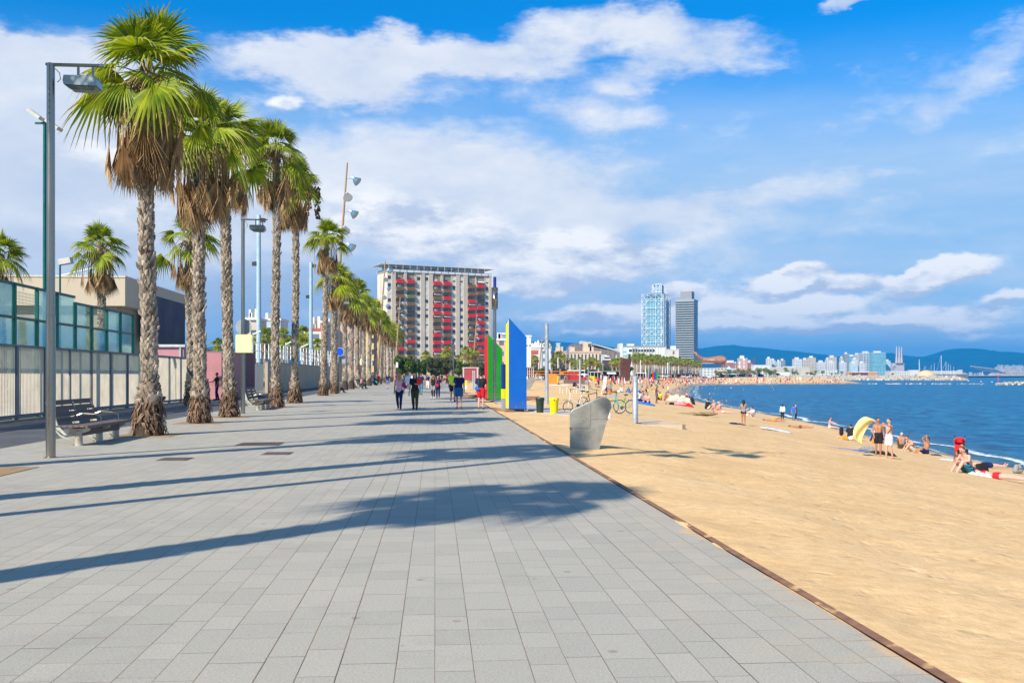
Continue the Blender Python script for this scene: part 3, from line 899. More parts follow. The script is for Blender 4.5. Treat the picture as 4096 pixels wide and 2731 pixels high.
# lower-detail copies for the row running towards the apartment block
protos = []
for k in range(4):
    e = empty('palm_tree', (0, -500 - 10 * k, 0), 0, 'x', 'palm tree', 'palms in the row beside the promenade')
    tm, top = trunk_mesh(60 + k, 9.0, .34, .175, (random.Random(k).uniform(-.2, .2), 0), lod=1, rows_per_m=6)
    link('trunk', tm, e)
    c, d = crown_meshes(160 + k, 30, 28, 15, 1.05, 1.0, 1)
    link('crown', c, e, top); link('dead_fronds', d, e, top)
    protos.append(e)
used = set()
def far_palm(px, py, ptop, k, label, group, Y=None, wide=1.0, zb=0.0):
    if Y is None: Y = (EYE - zb) * F / (py - HY)
    x = Xat(px, Y); H = Zat(ptop, Y) - zb
    s = H / 10.6
    sw = max(.6, min(1.5, (s * .5 + .5) * wide))
    k %= 4
    rz = (px * 0.37 + k) % 6.28
    if k not in used:
        used.add(k); o = protos[k]
        o.location = (x, Y, zb); o.rotation_euler = (0, 0, rz); o.scale = (sw, sw, s); o['label'] = label; o['group'] = group
        return o
    return copy_tree(protos[k], label, group, (x, Y, zb), rz, (sw, sw, s))
ROW = [(1381, 1560, 1098), (1407, 1556, 1120), (1431, 1552, 1100), (1456, 1546, 1160), (1478, 1543, 1178), (1503, 1540, 1190), (1522, 1536, 1235), (1541, 1532, 1262), (1554, 1530, 1275), (1565, 1528, 1282), (1577, 1526, 1284), (1590, 1524, 1290)]
ORD = ['first', 'second', 'third', 'fourth', 'fifth', 'sixth', 'seventh', 'eighth', 'ninth', 'tenth', 'eleventh', 'twelfth', 'thirteenth', 'fourteenth', 'fifteenth', 'sixteenth', 'seventeenth', 'eighteenth', 'nineteenth', 'twentieth']
for i, (px, py, pt) in enumerate(ROW):
    far_palm(px, py, pt, i, 'dense row palm beyond the leaning mast, %s towards the apartment block' % ORD[i], 'palms in the row beside the promenade')
SM = [(1060, 1305), (1130, 1303), (1210, 1295), (1152, 1345), (1218, 1342), (1267, 1348), (1017, 1343), (1100, 1352), (985, 1350), (872, 1345)]
for i, (px, pt) in enumerate(SM):
    far_palm(px, 0, pt, i + 1, 'small palm behind the pool railing, %s counting from the left' % ORD[sorted(q[0] for q in SM).index(px)], 'small palms behind the pool', Y=135 + (i * 37) % 40, wide=.95)
MID = [(1703, 1398), (1791, 1380), (1864, 1380), (1896, 1382), (1833, 1415), (1775, 1412), (1756, 1420), (1880, 1425)]
for i, (px, pt) in enumerate(MID):
    far_palm(px, 0, pt, i + 2, 'palm at the foot of the apartment block, %s from its left corner' % ORD[sorted(q[0] for q in MID).index(px)], 'palms before the apartment block', Y=262 + (i * 53) % 50, wide=1.0)
BEA = [(2236, 1402), (2264, 1417), (2288, 1427), (2319, 1423), (2344, 1435), (2362, 1425), (2375, 1427), (2391, 1438), (2209, 1430), (2451, 1432), (2485, 1425), (2500, 1430), (2137, 1417), (2125, 1440), (2300, 1452), (2330, 1455), (2410, 1455), (2018, 1405), (2028, 1425), (2466, 1430)]
for i, (px, pt) in enumerate(BEA):
    far_palm(px, 0, pt, i, 'palm behind the beach bars, %s counting from the coloured panels' % ORD[sorted(q[0] for q in BEA).index(px)], 'palms behind the beach bars', Y=345 + (i * 29) % 60, wide=1.15)
rr = random.Random(5)
for i in range(84):
    t = i / 83
    px = 2535 + 268 * t + rr.uniform(-3, 3)
    pt = 1408 + 30 * t + rr.uniform(-5, 8)
    far_palm(px, 0, pt, i, 'tall slim palm in the dense grove below the two towers', 'palm grove below the towers', Y=470 + 240 * t + (i % 3) * 24, wide=.9)
for i in range(26):
    px = 2865 + 240 * i / 25 + rr.uniform(-4, 4)
    far_palm(px, 0, 1474 + rr.uniform(-6, 14), i, 'bushy palm among the beach restaurants near the rocks', 'palms by the beach restaurants', Y=790 + (i % 4) * 25, wide=1.5)
for i, (px, pt) in enumerate([(3141, 1468), (3150, 1478), (3170, 1485), (3190, 1490), (3228, 1488), (3243, 1486), (3263, 1480), (3290, 1482), (3326, 1490), (3345, 1490), (3367, 1484), (3403, 1492), (3426, 1490), (3570, 1492)]):
    far_palm(px, 0, pt, i, 'small lone palm behind the rock breakwater, %s from the restaurants' % ORD[i], 'palms behind the breakwater', Y=1060 + (i % 3) * 30, wide=1.8)
# date palm
def date_palm(px, ptop, Y, label, size=3.0):
    loc = Vector((Xat(px, Y), Y, 0)); H = Zat(ptop, Y) - size * .55
    t = empty('date_palm', loc, 0, label, 'palm tree', 'palms behind the beach bars')
    b = MB(); b.tube([(0, 0, 0), (.1, 0, H * .5), (0, 0, H)], [.4, .33, .33], 10); b.ell((0, 0, H - .4), (.6, .6, .9), 10, 6)
    b.build('trunk', M_CORE, t)
    g = MB(); tp = []; rnd = random.Random(px)
    for i in range(64):
        a = i * 2.39996; e = R(80 - 105 * (i / 64)); h = Vector((math.cos(a), math.sin(a), 0))
        L = size * rnd.uniform(.85, 1.1)
        def Q(u): return Vector((0, 0, H)) + (h * math.cos(e) + Vector((0, 0, math.sin(e)))) * L * u - Vector((0, 0, .42 * L * u * u))
        tdir = Vector((-h.y, h.x, 0))
        n = 13
        for k in range(1, n):
            u = k / n; p = Q(u); ax = (Q(u + .02) - p).normalized()
            for s_ in (-1, 1):
                ln = size * .16 * (1 - abs(u - .5)); q = p + (ax * .6 + tdir * s_ * .8 - Vector((0, 0, .25))) * ln
                g.add([p - ax * .045, p + ax * .045, q], [(0, 1, 2)]); tp += [.4, .4, .8]
    me = g.mesh('crown', M_DATE); at_ = me.attributes.new('tip', 'FLOAT', 'POINT'); at_.data.foreach_set('value', np.array(tp, np.float32))
    link('crown', me, t)
M_DATE = leaf_mat('date_palm_leaf', (0.05, 0.075, 0.02), (0.13, 0.14, 0.045), (0.2, 0.16, 0.07), .2)
date_palm(2190, 1358, 330, 'tall feathery date palm right of the blue panel', 3.0)
date_palm(2240, 1402, 350, 'feathery date palm behind the volleyball net', 2.9)
date_palm(2518, 1414, 420, 'feathery date palm beside the rusty block sculpture', 2.6)
# broadleaf trees
M_TREE = leaf_mat('broad_leaf', (0.03, 0.075, 0.012), (0.11, 0.165, 0.02), (0.12, 0.11, 0.03), .2)
M_OLIVE = leaf_mat('tamarisk_leaf', (0.045, 0.06, 0.025), (0.10, 0.115, 0.04), (0.12, 0.1, 0.05), .2)
M_BARK = mat('bark', (0.12, 0.085, 0.06), 0.9, 0.3, 6, bump=.02)
def bush_mesh(rx, rz, n, ls, m, seed, z0):
    rnd = random.Random(seed); g = MB(); tp = []
    cl = [(Vector((rnd.uniform(-.75, .75) * rx, rnd.uniform(-.75, .75) * rx, z0 + rz * rnd.uniform(.5, 1.55))), rnd.uniform(.25, .48)) for _ in range(16)]
    for i in range(n):
        c, q = cl[rnd.randrange(len(cl))]
        d = Vector((rnd.gauss(0, 1), rnd.gauss(0, 1), rnd.gauss(0, 1))).normalized()
        p = c + Vector((d.x * rx * q, d.y * rx * q, d.z * rz * q * .9)) * rnd.uniform(.75, 1.05)
        a = Vector((rnd.gauss(0, 1), rnd.gauss(0, 1), rnd.gauss(0, 1))).normalized() * ls
        bb = a.cross(d).normalized() * ls * .6
        g.add([p - a, p - bb, p + a, p + bb], [(0, 1, 2, 3)]); tp += [rnd.random() * .8] * 4
    me = g.mesh('crown', m); at_ = me.attributes.new('tip', 'FLOAT', 'POINT'); at_.data.foreach_set('value', np.array(tp, np.float32))
    return me
def broad_tree(px0, px1, ptop, Y, m, seed, label, name='leafy_tree', n=5200):
    cx = (px0 + px1) / 2; X = Xat(cx, Y); r = (px1 - px0) / 2 / F * Y; H = Zat(ptop, Y)
    t = empty(name, (X, Y, 0), 0, label, 'tree', 'broadleaf trees before the apartment block')
    b = MB(); rnd = random.Random(seed)
    b.tube([(0, 0, 0), (.1, 0, H * .3), (0, .1, H * .55)], [.28, .2, .12], 8)
    for k in range(6):
        a = k * 1.05; b.tube([(0, 0, H * .25), (math.cos(a) * r * .3, math.sin(a) * r * .3, H * .45), (math.cos(a) * r * .6, math.sin(a) * r * .6, H * .68)], [.12, .08, .04], 6)
    b.build('trunk', M_BARK, t)
    rz = (H - 1.2) / 2.05
    link('crown', bush_mesh(r, rz, n, .26, m, seed, 1.0), t)
broad_tree(1580, 1665, 1407, 200, M_TREE, 1, 'bright green leafy tree at the end of the palm row')
broad_tree(1648, 1705, 1420, 215, M_TREE, 2, 'smaller green leafy tree between the first tree and a palm')
broad_tree(1698, 1770, 1416, 190, M_OLIVE, 3, 'olive grey feathery tree in the middle of the plaza', 'tamarisk_tree')
broad_tree(1752, 1822, 1418, 196, M_OLIVE, 4, 'olive grey feathery tree behind the man in yellow', 'tamarisk_tree')
broad_tree(1822, 1880, 1440, 230, M_TREE, 5, 'dark green leafy tree behind the red container')
broad_tree(1890, 1950, 1436, 215, M_OLIVE, 6, 'grey green tree left of the red and green panel', 'tamarisk_tree')
for i, (a, c, pt, Y) in enumerate([(2100, 2150, 1462, 300), (2150, 2205, 1468, 310), (2215, 2260, 1464, 330), (2255, 2310, 1468, 335), (2395, 2450, 1455, 380), (2440, 2480, 1452, 395), (2330, 2380, 1470, 370), (2484, 2530, 1462, 400)]):
    broad_tree(a, c, pt, Y, M_TREE if i % 2 else M_OLIVE, 20 + i, 'green shrub tree behind the beach bars, %s from the coloured panels' % ORD[i], 'leafy_tree', 1500)
for i, (a, c, pt) in enumerate([(2862, 2888, 1490), (2955, 2990, 1473), (3010, 3045, 1477), (3060, 3100, 1480), (3100, 3122, 1490), (3165, 3195, 1466)]):
    broad_tree(a, c, pt, 820 if i < 5 else 1080, M_OLIVE if i % 2 else M_TREE, 40 + i, 'dark rounded tree near the beach restaurants, %s along the shore' % ORD[i], 'leafy_tree', 700)
# ------------------------------------------------------------------ materials for made things
M_STEEL = mat('brushed_steel', (0.38, 0.33, 0.27), 0.28, 0.12, 3, metal=1.0, stretch=(1, 1, .15))
M_GALV = mat('galvanised_steel', (0.50, 0.54, 0.56), 0.45, 0.15, 8, metal=0.6)
M_DARKM = mat('dark_metal', (0.05, 0.055, 0.06), 0.5, 0.2, 6, metal=0.3)
M_BLUEGREY = mat('pale_blue_paint', (0.40, 0.54, 0.60), 0.5, 0.1, 2)
M_WHITE = mat('white_paint', (0.80, 0.80, 0.79), 0.5, 0.05, 2)
M_GREENP = mat('dark_green_paint', (0.0, 0.12, 0.095), 0.45, 0.2, 2)
M_GLASSL = mat('lamp_glass', (0.10, 0.14, 0.12), 0.12, 0.2, 3, spec=.7)
M_WOODG = mat('weathered_grey_wood', (0.17, 0.125, 0.105), 0.75, 0.25, 5, stretch=(1, 12, 12), bump=.003, alt=(0.15, 0.10, 0.09))
M_CASTP = mat('pale_green_iron', (0.50, 0.50, 0.42), 0.6, 0.15, 6, alt=(0.32, 0.25, 0.18))
M_TIMBER = mat('mast_timber', (0.40, 0.25, 0.13), 0.6, 0.2, 2, stretch=(6, 6, .3))
M_YELLOWS = mat('pale_yellow_sign', (0.86, 0.85, 0.42), 0.5, 0.04, 2)
M_SIGNGREY = mat('sign_back_grey', (0.36, 0.40, 0.42), 0.5, 0.15, 2, alt=(.28, .3, .34))
M_BLUES = mat('sign_blue', (0.0, 0.09, 0.62), 0.45, 0.04, 2)
M_BLACK = mat('black_rubber', (0.02, 0.02, 0.022), 0.6, 0.2, 6)
M_CHROME = mat('polished_reflector', (0.75, 0.77, 0.8), 0.15, 0.05, 3, metal=1.0)
M_LAMPB = mat('flood_reflector_blue', (0.18, 0.36, 0.52), 0.2, 0.1, 3, metal=.6)

def lamp_post(px, py, ptop, label, arm_px=None, group='steel lamp posts along the promenade', head=1.0, rr=.085, Y=None, jointz=None):
    loc = gp(px, py) if Y is None else Vector((Xat(px, Y), Y, 0))
    H = Zat(ptop, loc.y)
    t = empty('lamp_post', loc, R(4.4), label, 'lamp post', group)
    b = MB(); b.tube([(0, 0, 0), (0, 0, H * .36), (0, 0, H * .36 + .01), (0, 0, H)], [rr * 1.05, rr * 1.05, rr * .93, rr * .88], 20)
    b.lathe([(rr * 1.5, 0), (rr * 1.5, .012), (rr * 1.1, .02)], 20)
    for k in range(6):
        b.tube([(0, -rr * .8, H - .5 - k * .12), (0, -rr * .8 - .04, H - .5 - k * .12)], .012, 6)
    b.build('pole', M_STEEL, t, smooth=True)
    a = MB(); a.b2(-rr, 1.0, -.045, .045, H - .045, H + .0)
    for x in (.52, .80):
        a.b2(x - .02, x + .02, -.02, .02, H - .26, H - .045)
    a.build('arm', M_STEEL, t)
    h = MB()
    A = [(.28, -.52), (.30, -.24), (1.02, -.24), (1.06, -.30), (1.06, -.42), (.98, -.52)]
    h.cur = 0
    h.prism([(x * 1.0, H + z) for x, z in [(.30, -.44), (.28, -.36), (.30, -.26), (.86, -.26), (.92, -.34), (.92, -.46)]], (-.17, .17))
    lampo = h.build('lamp_head', mat('lamp_housing', (0.34, 0.40, 0.42), 0.35, 0.1, 3, metal=.6), t, fix=True)
    g = MB(); g.add([(.32, -.16, H - .447), (.90, -.16, H - .467), (.84, -.11, H - .54), (.42, -.11, H - .52), (.32, .16, H - .447), (.90, .16, H - .467), (.84, .11, H - .54), (.42, .11, H - .52)],
                      [(0, 1, 2, 3), (7, 6, 5, 4), (3, 2, 6, 7), (1, 5, 6, 2), (0, 3, 7, 4)])
    g.build('lens', M_GLASSL, lampo, fix=True)
    w_ = MB(); w_.tube([(rr, 0, H - .1), (rr + .08, 0, H - .18), (rr + .1, 0, H - .3), (rr + .04, 0, H - .36)], .008, 6)
    w_.build('cable', M_DARKM, t)
    return t
lamp_post(203, 1830, 255, 'nearest steel lamp post, in front of the near bench')
lp2 = lamp_post(972, 1655, 876, 'steel lamp post carrying the pale yellow sign')
lp3 = lamp_post(1357, 1570, 1196, 'steel lamp post carrying the round blue sign')
for i, (px, py, pt) in enumerate([(1483, 1541, 1292), (1522, 1533, 1328), (1571, 1527, 1363), (1592, 1523, 1377)]):
    lamp_post(px, py, pt, 'thin distant lamp post in the palm row, %s after the blue sign' % ORD[i])
# signs on posts
def plate(name, c, w_, h_, m, label, cat='sign', round_=False, th=.02, rim=None):
    t = empty(name, c, R(2), label, cat)
    b = MB()
    if round_:
        n = 32; pts = [(w_ / 2 * math.cos(2 * PI * i / n), w_ / 2 * math.sin(2 * PI * i / n)) for i in range(n)]
    else:
        r = .05; pts = []
        for cx_, cy_, a0 in ((w_ / 2 - r, h_ / 2 - r, 0), (-w_ / 2 + r, h_ / 2 - r, 90), (-w_ / 2 + r, -h_ / 2 + r, 180), (w_ / 2 - r, -h_ / 2 + r, 270)):
            pts += [(cx_ + r * math.cos(R(a0 + q)), cy_ + r * math.sin(R(a0 + q))) for q in (0, 30, 60, 90)]
    b.prism(pts, (-th / 2, th / 2))
    b.build('plate', m, t, fix=True)
    if rim:
        q = MB(); pp = [(x * 1.05, -th * .2, y * 1.05) for x, y in pts]
        q.prism([(x * 1.07, y * 1.07) for x, y in pts], (-th * .2, th * .35))
        q.build('rim', rim, t, fix=True)
    k = MB(); k.box((0, th * 1.6, 0), (min(.3, w_ * .6), .03, .05)); k.build('bracket', M_STEEL, t)
    return t
Y2 = lp2.location.y; Y3 = lp3.location.y
plate('road_sign', at(975, Y2 - .16, 1374), .63, .70, M_YELLOWS, 'blank pale yellow square sign on the second lamp post', rim=mat('yellow_rim', (.8, .72, .2), .5))
plate('road_sign', at(974, Y2 + .16, 1308), .66, .66, M_SIGNGREY, 'grey back of a round sign above the yellow sign', round_=True)
plate('road_sign', at(1359, Y3 - .14, 1407), .72, .72, M_BLUES, 'round plain blue sign with white rim on a lamp post', round_=True, rim=M_WHITE)
plate('road_sign', at(1363, Y3 + .14, 1438), .82, .70, M_SIGNGREY, 'blank grey square sign below the round blue sign')
plate('road_sign', at(1476, 158, 1455), 1.0, .72, mat('pale_board', (.55, .6, .62), .5), 'pale grey blank board low between the far palms', rim=M_WHITE)
plate('road_sign', at(1447, 150, 1447), .55, .95, M_YELLOWS, 'pale yellow blank sign low in the far palm row')
plate('road_sign', at(1588, 165, 1459), .35, .9, M_WHITE, 'narrow white sign at the end of the palm row')

# leaning timber floodlight masts
def mast(px, py, ptx, pty, label, Y=None, r=.17):
    loc = gp(px, py) if Y is None else Vector((Xat(px, Y), Y, 0))
    top = at(ptx, loc.y, pty) - loc
    t = empty('floodlight_mast', loc, 0, label, 'floodlight mast', 'leaning timber floodlight masts')
    b = MB(); b.tube([Vector((0, 0, 0)), top * .4, top * .75, top], [r, r * .85, r * .6, r * .42], 12)
    b.build('pole', M_TIMBER, t, smooth=True)
    n = 5
    for i in range(n):
        u = .93 - i * .072
        p = top * u
        sgn = 1 if i % 2 == 0 else .25
        c = p + Vector((.75 * sgn + .1, -.35 if sgn < 1 else 0, -.1))
        L_ = MB()
        d = Vector((.55 * sgn + .1, -.6, -.62)).normalized()
        if sgn == 1: d = Vector((.75, -.15, -.62)).normalized()
        L_.tube([c - d * .42, c - d * .2], [.13, .16], 12)
        hd = L_.build('lamp_head', mat('lamp_grey', (.55, .58, .58), .4, metal=.3), t, smooth=True)
        q = MB(); q.tube([c - d * .2, c - d * .05, c + d * .28], [.16, .27, .42], 16, cap=False)
        q.tube([c + d * .26, c + d * .27], [.41, .41], 16)
        q.build('reflector', M_LAMPB if sgn == 1 else M_CHROME, hd, smooth=False)
        k = MB(); k.tube([p, c - d * .3], .03, 6); k.build('bracket', M_GALV, t)
    return t
mast(1322, 1572, 1389, 652, 'tall leaning timber mast with five floodlights in the palm row')
mast(0, 0, 0, 0, 'timber mast beyond the left edge whose lamp shadows reach the sand', Y=8.8) if False else None
tm_ = empty('floodlight_mast', (-8.3, 8.5, 0), 0, 'timber floodlight mast beyond the left edge, its shadow reaching the sand', 'floodlight mast', 'leaning timber floodlight masts')
b = MB(); b.tube([(0, 0, 0), (.3, .3, 9), (.6, .5, 18.6)], [.15, .12, .07], 12); b.build('pole', M_TIMBER, tm_)
for i in range(5):
    z = 17.4 - i * 1.25; s_ = 1 if i % 2 else -1
    q = MB(); q.tube([(.5 + .5 * s_, .4, z), (.5 + .75 * s_, .3, z - .5)], [.14, .42], 14); q.build('lamp_head', M_CHROME, tm_)
mast(1507, 1540, 1541, 1045, 'second leaning timber mast beside the apartment block', Y=170, r=.22)
mast(1578, 1530, 1601, 1188, 'third leaning timber mast over the far palms', Y=210, r=.2)
mast(1887, 1520, 1908, 1258, 'leaning timber mast in front of the block near its right end', Y=270, r=.2)
mast(2152, 1510, 2170, 1340, 'leaning pale mast beside the date palm', Y=330, r=.25)
mast(2258, 1512, 2268, 1387, 'leaning pale mast before the beige hotel', Y=360, r=.2)
# plain poles
def pole(px, Y, ptop, r, m, name, label, cat, extras=None, zb=0.0, group=None):
    H = Zat(ptop, Y) - zb
    t = empty(name, (Xat(px, Y), Y, zb), 0, label, cat, group)
    b = MB(); b.tube([(0, 0, 0), (0, 0, H)], [r, r * .8], 12); b.build('pole', m, t, smooth=True)
    if extras: extras(t, H)
    return t
def ex_flood(t, H):
    for z, s_ in ((H * .72, -1), (H * .97, 1)):
        b = MB(); b.box((s_ * .45, 0, z), (.6, .3, .45)); b.b2(min(0, s_ * .5), max(0, s_ * .5), -.04, .04, z + .2, z + .28)
        b.build('floodlight', M_DARKM, t)
pole(1035, 115, 861, .30, M_BLUEGREY, 'floodlight_pole', 'tall pale blue pole behind the pool railing, left of two', 'pole', ex_flood)
pole(1244, 150, 1049, .30, M_BLUEGREY, 'floodlight_pole', 'pale blue pole rising above the beige wall', 'pole', ex_flood)
def ex_green(t, H):
    for s_ in (-1, 1):
        b = MB(); b.box((s_ * .38, 0, H + .05 - s_ * .22), (.62, .5, .14), M=Matrix.Rotation(R(35), 3, 'Y')); b.build('floodlight', mat('flood_beige', (.6, .56, .48), .5), t)
    b = MB(); b.b2(-.4, .4, -.04, .04, H - .12, H - .04); b.build('crossbar', M_GREENP, t)
pole(179, 42, 486, .085, M_GREENP, 'floodlight_pole', 'green court pole with two tilted floodlights behind the lamp post', 'pole', ex_green)
def ex_green2(t, H):
    b = MB(); b.box((.3, 0, H + .06), (.62, .4, .3), M=Matrix.Rotation(R(-10), 3, 'Y')); b.build('floodlight', mat('flood_beige', (.6, .56, .48), .5), t)
pole(240, 52, 1050, .06, M_GREENP, 'floodlight_pole', 'short green court lamp beside the palm behind the glass', 'pole', ex_green2)
for px, Y, pt, lab in [(1012, 108, 1330, 'small twin lamp above the pool terrace, leftmost'), (1142, 112, 1370, 'small twin lamp above the pool terrace, between two slim palms'), (1205, 118, 1382, 'small white lamp above the pool terrace near the beige wall')]:
    def exs(t, H):
        b = MB(); b.box((.45, 0, H), (.9, .3, .12), M=Matrix.Rotation(R(-25), 3, 'Y')); b.build('lamp_head', M_WHITE, t)
    pole(px, Y, pt, .06, M_BLUEGREY, 'terrace_lamp', lab, 'lamp', exs, zb=2.0)

# ------------------------------------------------------------------ benches
def bench(loc, rz, label):
    t = empty('bench', loc, rz, label, 'bench', 'benches between the palms')
    L = 3.0   # along local y ; sitter faces +x
    s = MB()
    for i in range(5): s.b2(-.30 + i * .13, -.30 + i * .13 + .115, -L / 2 - .15, L / 2 + .1, .425, .465)
    s.b2(.35, .40, -L / 2 - .15, L / 2 + .1, .40, .465)
    s.build('seat', M_WOODG, t, bevel=.006)
    bk = MB()
    for i in range(4):
        z = .56 + i * .135; x = -.36 - i * .055
        bk.box((x, 0, z), (.035, L - .3, .115), M=Matrix.Rotation(R(-22), 3, 'Y'))
    bk.build('backrest', M_WOODG, t, bevel=.005)
    for y in (-L / 2 + .12, 0, L / 2 - .25):
        f = MB()
        arc = [(-.50 - .10, .98), (-.56, .70), (-.47, .42), (-.28, .22), (-.02, .10), (.06, .05)]
        f.tube([(x, y, z) for x, z in arc], [.02] * 6, 6)
        f.prism([(-.58, .98), (-.50, .98), (-.33, .45), (-.22, .36), (-.34, .34), (-.47, .5)], (y - .035, y + .035))
        f.build('side_frame', M_CASTP, t, fix=True)
        l = MB(); l.tube([(.12, y, 0), (.12, y, .33)], [.085, .075], 14); l.lathe([(.10, 0), (.10, .012), (.085, .015)], 14, (.12, y, 0)); l.build('leg', M_CASTP, t)
        br = MB(); br.prism([(-.34, .36), (.36, .40), (.36, .34), (.05, .24), (-.2, .24)], (y - .03, y + .03)); br.build('bracket', M_CASTP, t, fix=True)
    rail = MB(); rail.b2(-.02, .2, -L / 2 + .1, L / 2 - .2, .22, .40); rail.build('beam', M_WOODG, t)
    for y in (-.55, .75):
        a = MB(); a.tube([(-.34, y, .60), (-.1, y, .70), (.2, y, .68), (.33, y, .62), (.35, y, .45)], .014, 8); a.build('armrest', M_STEEL, t)
    return t
g1 = gp(375, 1790); g2 = gp(380, 1790)
bench(Vector((gp(470, 1760).x - .35, gp(400, 1768).y + .2, 0)), R(4.4), 'long slatted bench between the nearest lamp post and tallest palm')
bench(Vector((gp(1030, 1640).x - .2, gp(1030, 1636).y, 0)), R(4.4), 'slatted bench just right of the yellow sign lamp post')
bench(Vector((gp(1425, 1556).x, 118, 0)), R(4.4), 'distant bench among the palm row where a person sits')

# ------------------------------------------------------------------ metal drains
M_GRATE = mat('rusty_grate', (0.10, 0.065, 0.06), 0.8, 0.25, 20)
for px0, px1, py0, py1, lab in [(945, 1132, 1769, 1783, 'rectangular dark manhole cover nearest the second palm'), (1050, 1170, 1808, 1819, 'slotted rusty drain grate in the paving, on the right'), (635, 765, 1830, 1842, 'rusty drain grate crossed by a thin shadow')]:
    a = gp(px0, py1); c = gp(px1, py0)
    cx_, cy_ = (a.x + c.x) / 2, (a.y + c.y) / 2
    wx, wy = (px1 - px0) / F * cy_ * .92, abs(c.y - a.y) * .95
    t = empty('drain_cover', (cx_, cy_, 0.003), R(4.4), lab, 'drain cover', 'metal covers in the paving')
    b = MB(); b.b2(-wx / 2, wx / 2, -wy / 2, wy / 2, -.02, .002); b.build('frame', M_GRATE, t)
    b = MB()
    n = int(wx / .045)
    for i in range(n):
        x = -wx / 2 + .03 + i * (wx - .06) / n
        b.b2(x, x + .024, -wy / 2 + .03, wy / 2 - .03, .001, .008)
    b.build('bars', mat('grate_bars', (0.20, 0.14, 0.12), 0.7, 0.2, 20), t)
for px, py, w_, lab in [(1520, 1580, 1.3, 'small pale inspection cover on the far paving')]:
    p = gp(px, py); t = empty('drain_cover', (p.x, p.y, .003), R(4.4), lab, 'drain cover', 'metal covers in the paving')
    b = MB(); b.b2(-w_ / 2, w_ / 2, -.3, .3, -.01, .003); b.build('lid', M_GRATE, t)

# ------------------------------------------------------------------ slatted fence and glass court
def fx(Y): return -14.35 - .085 * Y
FD = Vector((-.085, 1, 0)).normalized()
FRZ = math.atan2(FD.y, FD.x)
m_slat = mat('fence_slat_metal', (0.72, 0.62, 0.48), 0.6, 0.15, 1.5, alt=(0.60, 0.54, 0.43), metal=0.0)
m_fpost = mat('fence_post_metal', (0.20, 0.21, 0.22), 0.6, 0.15, 1.5)
t = empty('slat_fence', (fx(22), 22, 0), FRZ, 'long beige fence of upright metal slats below the glass court', 'fence')
Lf = 43.0
n = int(Lf / .125)
s = MB()
for i in range(n):
    x = i * .125
    s.b2(x, x + .028, -.016, .016, .22, 2.60)
s.build('slats', m_slat, t)
pz = MB(); 
b = MB()
b.b2(-.1, Lf, -.06, .06, 2.60, 2.66); b.b2(-.1, Lf, -.07, .07, .12, .22)
b.build('rails', m_fpost, t)
for i in range(int(Lf / 2.6) + 1):
    q = MB(); q.b2(i * 2.6 - .07, i * 2.6 + .07, -.075, .075, 0, 2.62); q.build('post', m_fpost, t)
b = MB(); b.b2(0, Lf, -.12, .12, -.05, .05); b.build('plinth', mat('fence_plinth', (.45, .38, .28), .9, .2), t)
# backing sheet a little behind the slats
m_glassg, nt, bs = new_mat('court_glass')
bs.inputs['Base Color'].default_value = (0.55, 0.80, 0.74, 1)
bs.inputs['Roughness'].default_value = 0.03
tr = nt.node('ShaderNodeBsdfTransparent'); tr.inputs['Color'].default_value = (0.88, 0.97, 0.94, 1)
mx = nt.node('ShaderNodeMixShader')
lw = nt.node('ShaderNodeLayerWeight'); lw.inputs['Blend'].default_value = 0.25
nt.L.new(nt.rng(lw.outputs['Fresnel'], 0, 1, 0.10, 0.75), mx.inputs[0])
gl = nt.node('ShaderNodeBsdfGlossy'); gl.inputs['Roughness'].default_value = 0.04; gl.inputs['Color'].default_value = (.75, .95, .95, 1)
nt.L.new(tr.outputs[0], mx.inputs[1]); nt.L.new(gl.outputs[0], mx.inputs[2])
o_ = next(q for q in nt.N if q.type == 'OUTPUT_MATERIAL'); nt.L.new(mx.outputs[0], o_.inputs['Surface'])
M_MESHW = mat('court_mesh_wire', (0.10, 0.22, 0.18), 0.5, 0.1, 3)
t = empty('glass_court', (fx(26) - .7, 26, 0), FRZ, 'green framed glass padel court above the slatted fence', 'sports court')
Lc = 25.4; sp = 2.115; ncol_ = 12
def court_side(y, name_sfx, near):
    for i in range(ncol_ + 1):
        x = i * sp
        top = 4.98 if i < 8 else 4.72
        q = MB(); q.b2(x - .07, x + .07, y - .06, y + .06, 0, top); q.build('post', M_GREENP, t)
    f = MB()
    for i in range(ncol_):
        top = 4.98 if i < 8 else 4.72
        for z in (top, 3.75, 2.5, .05):
            f.b2(i * sp + .07, (i + 1) * sp - .07, y - .04, y + .04, z - .10 if z > 3 else z, z if z > 3 else z + .08)
    f.build('rails', M_GREENP, t)
    for i in range(ncol_):
        if (i % 4) in (1,):
            w_ = MB()
            for k in range(15): w_.b2(i * sp + .07 + k * .132, i * sp + .078 + k * .132, y - .004, y + .004, 3.75, 4.7)
            for k in range(8): w_.b2(i * sp + .07, (i + 1) * sp - .07, y - .004, y + .004, 3.8 + k * .12, 3.808 + k * .12)
            w_.build('wire_mesh', M_MESHW, t)
        else:
            q = MB(); q.b2(i * sp + .07, (i + 1) * sp - .07, y - .006, y + .006, 3.75, 4.62 if i >= 8 else 4.88); q.build('glass_pane', m_glassg, t)
        q = MB(); q.b2(i * sp + .07, (i + 1) * sp - .07, y - .006, y + .006, 2.6, 3.64); q.build('glass_pane', m_glassg, t)
court_side(0, '', True)
court_side(9.0, '', False)
b = MB(); b.b2(0, Lc, 0.1, 8.9, .0, .02); b.build('court_floor', mat('court_turf', (0.05, 0.12, 0.22), .9, .1), t)
b = MB()
for z in (1.6, 2.2, 2.9, 3.6): b.b2(0, Lc, 8.8, 8.86, z, z + .22)
b.build('banner', mat('pale_banner', (.55, .62, .5), .7, .3, 1.0), t)
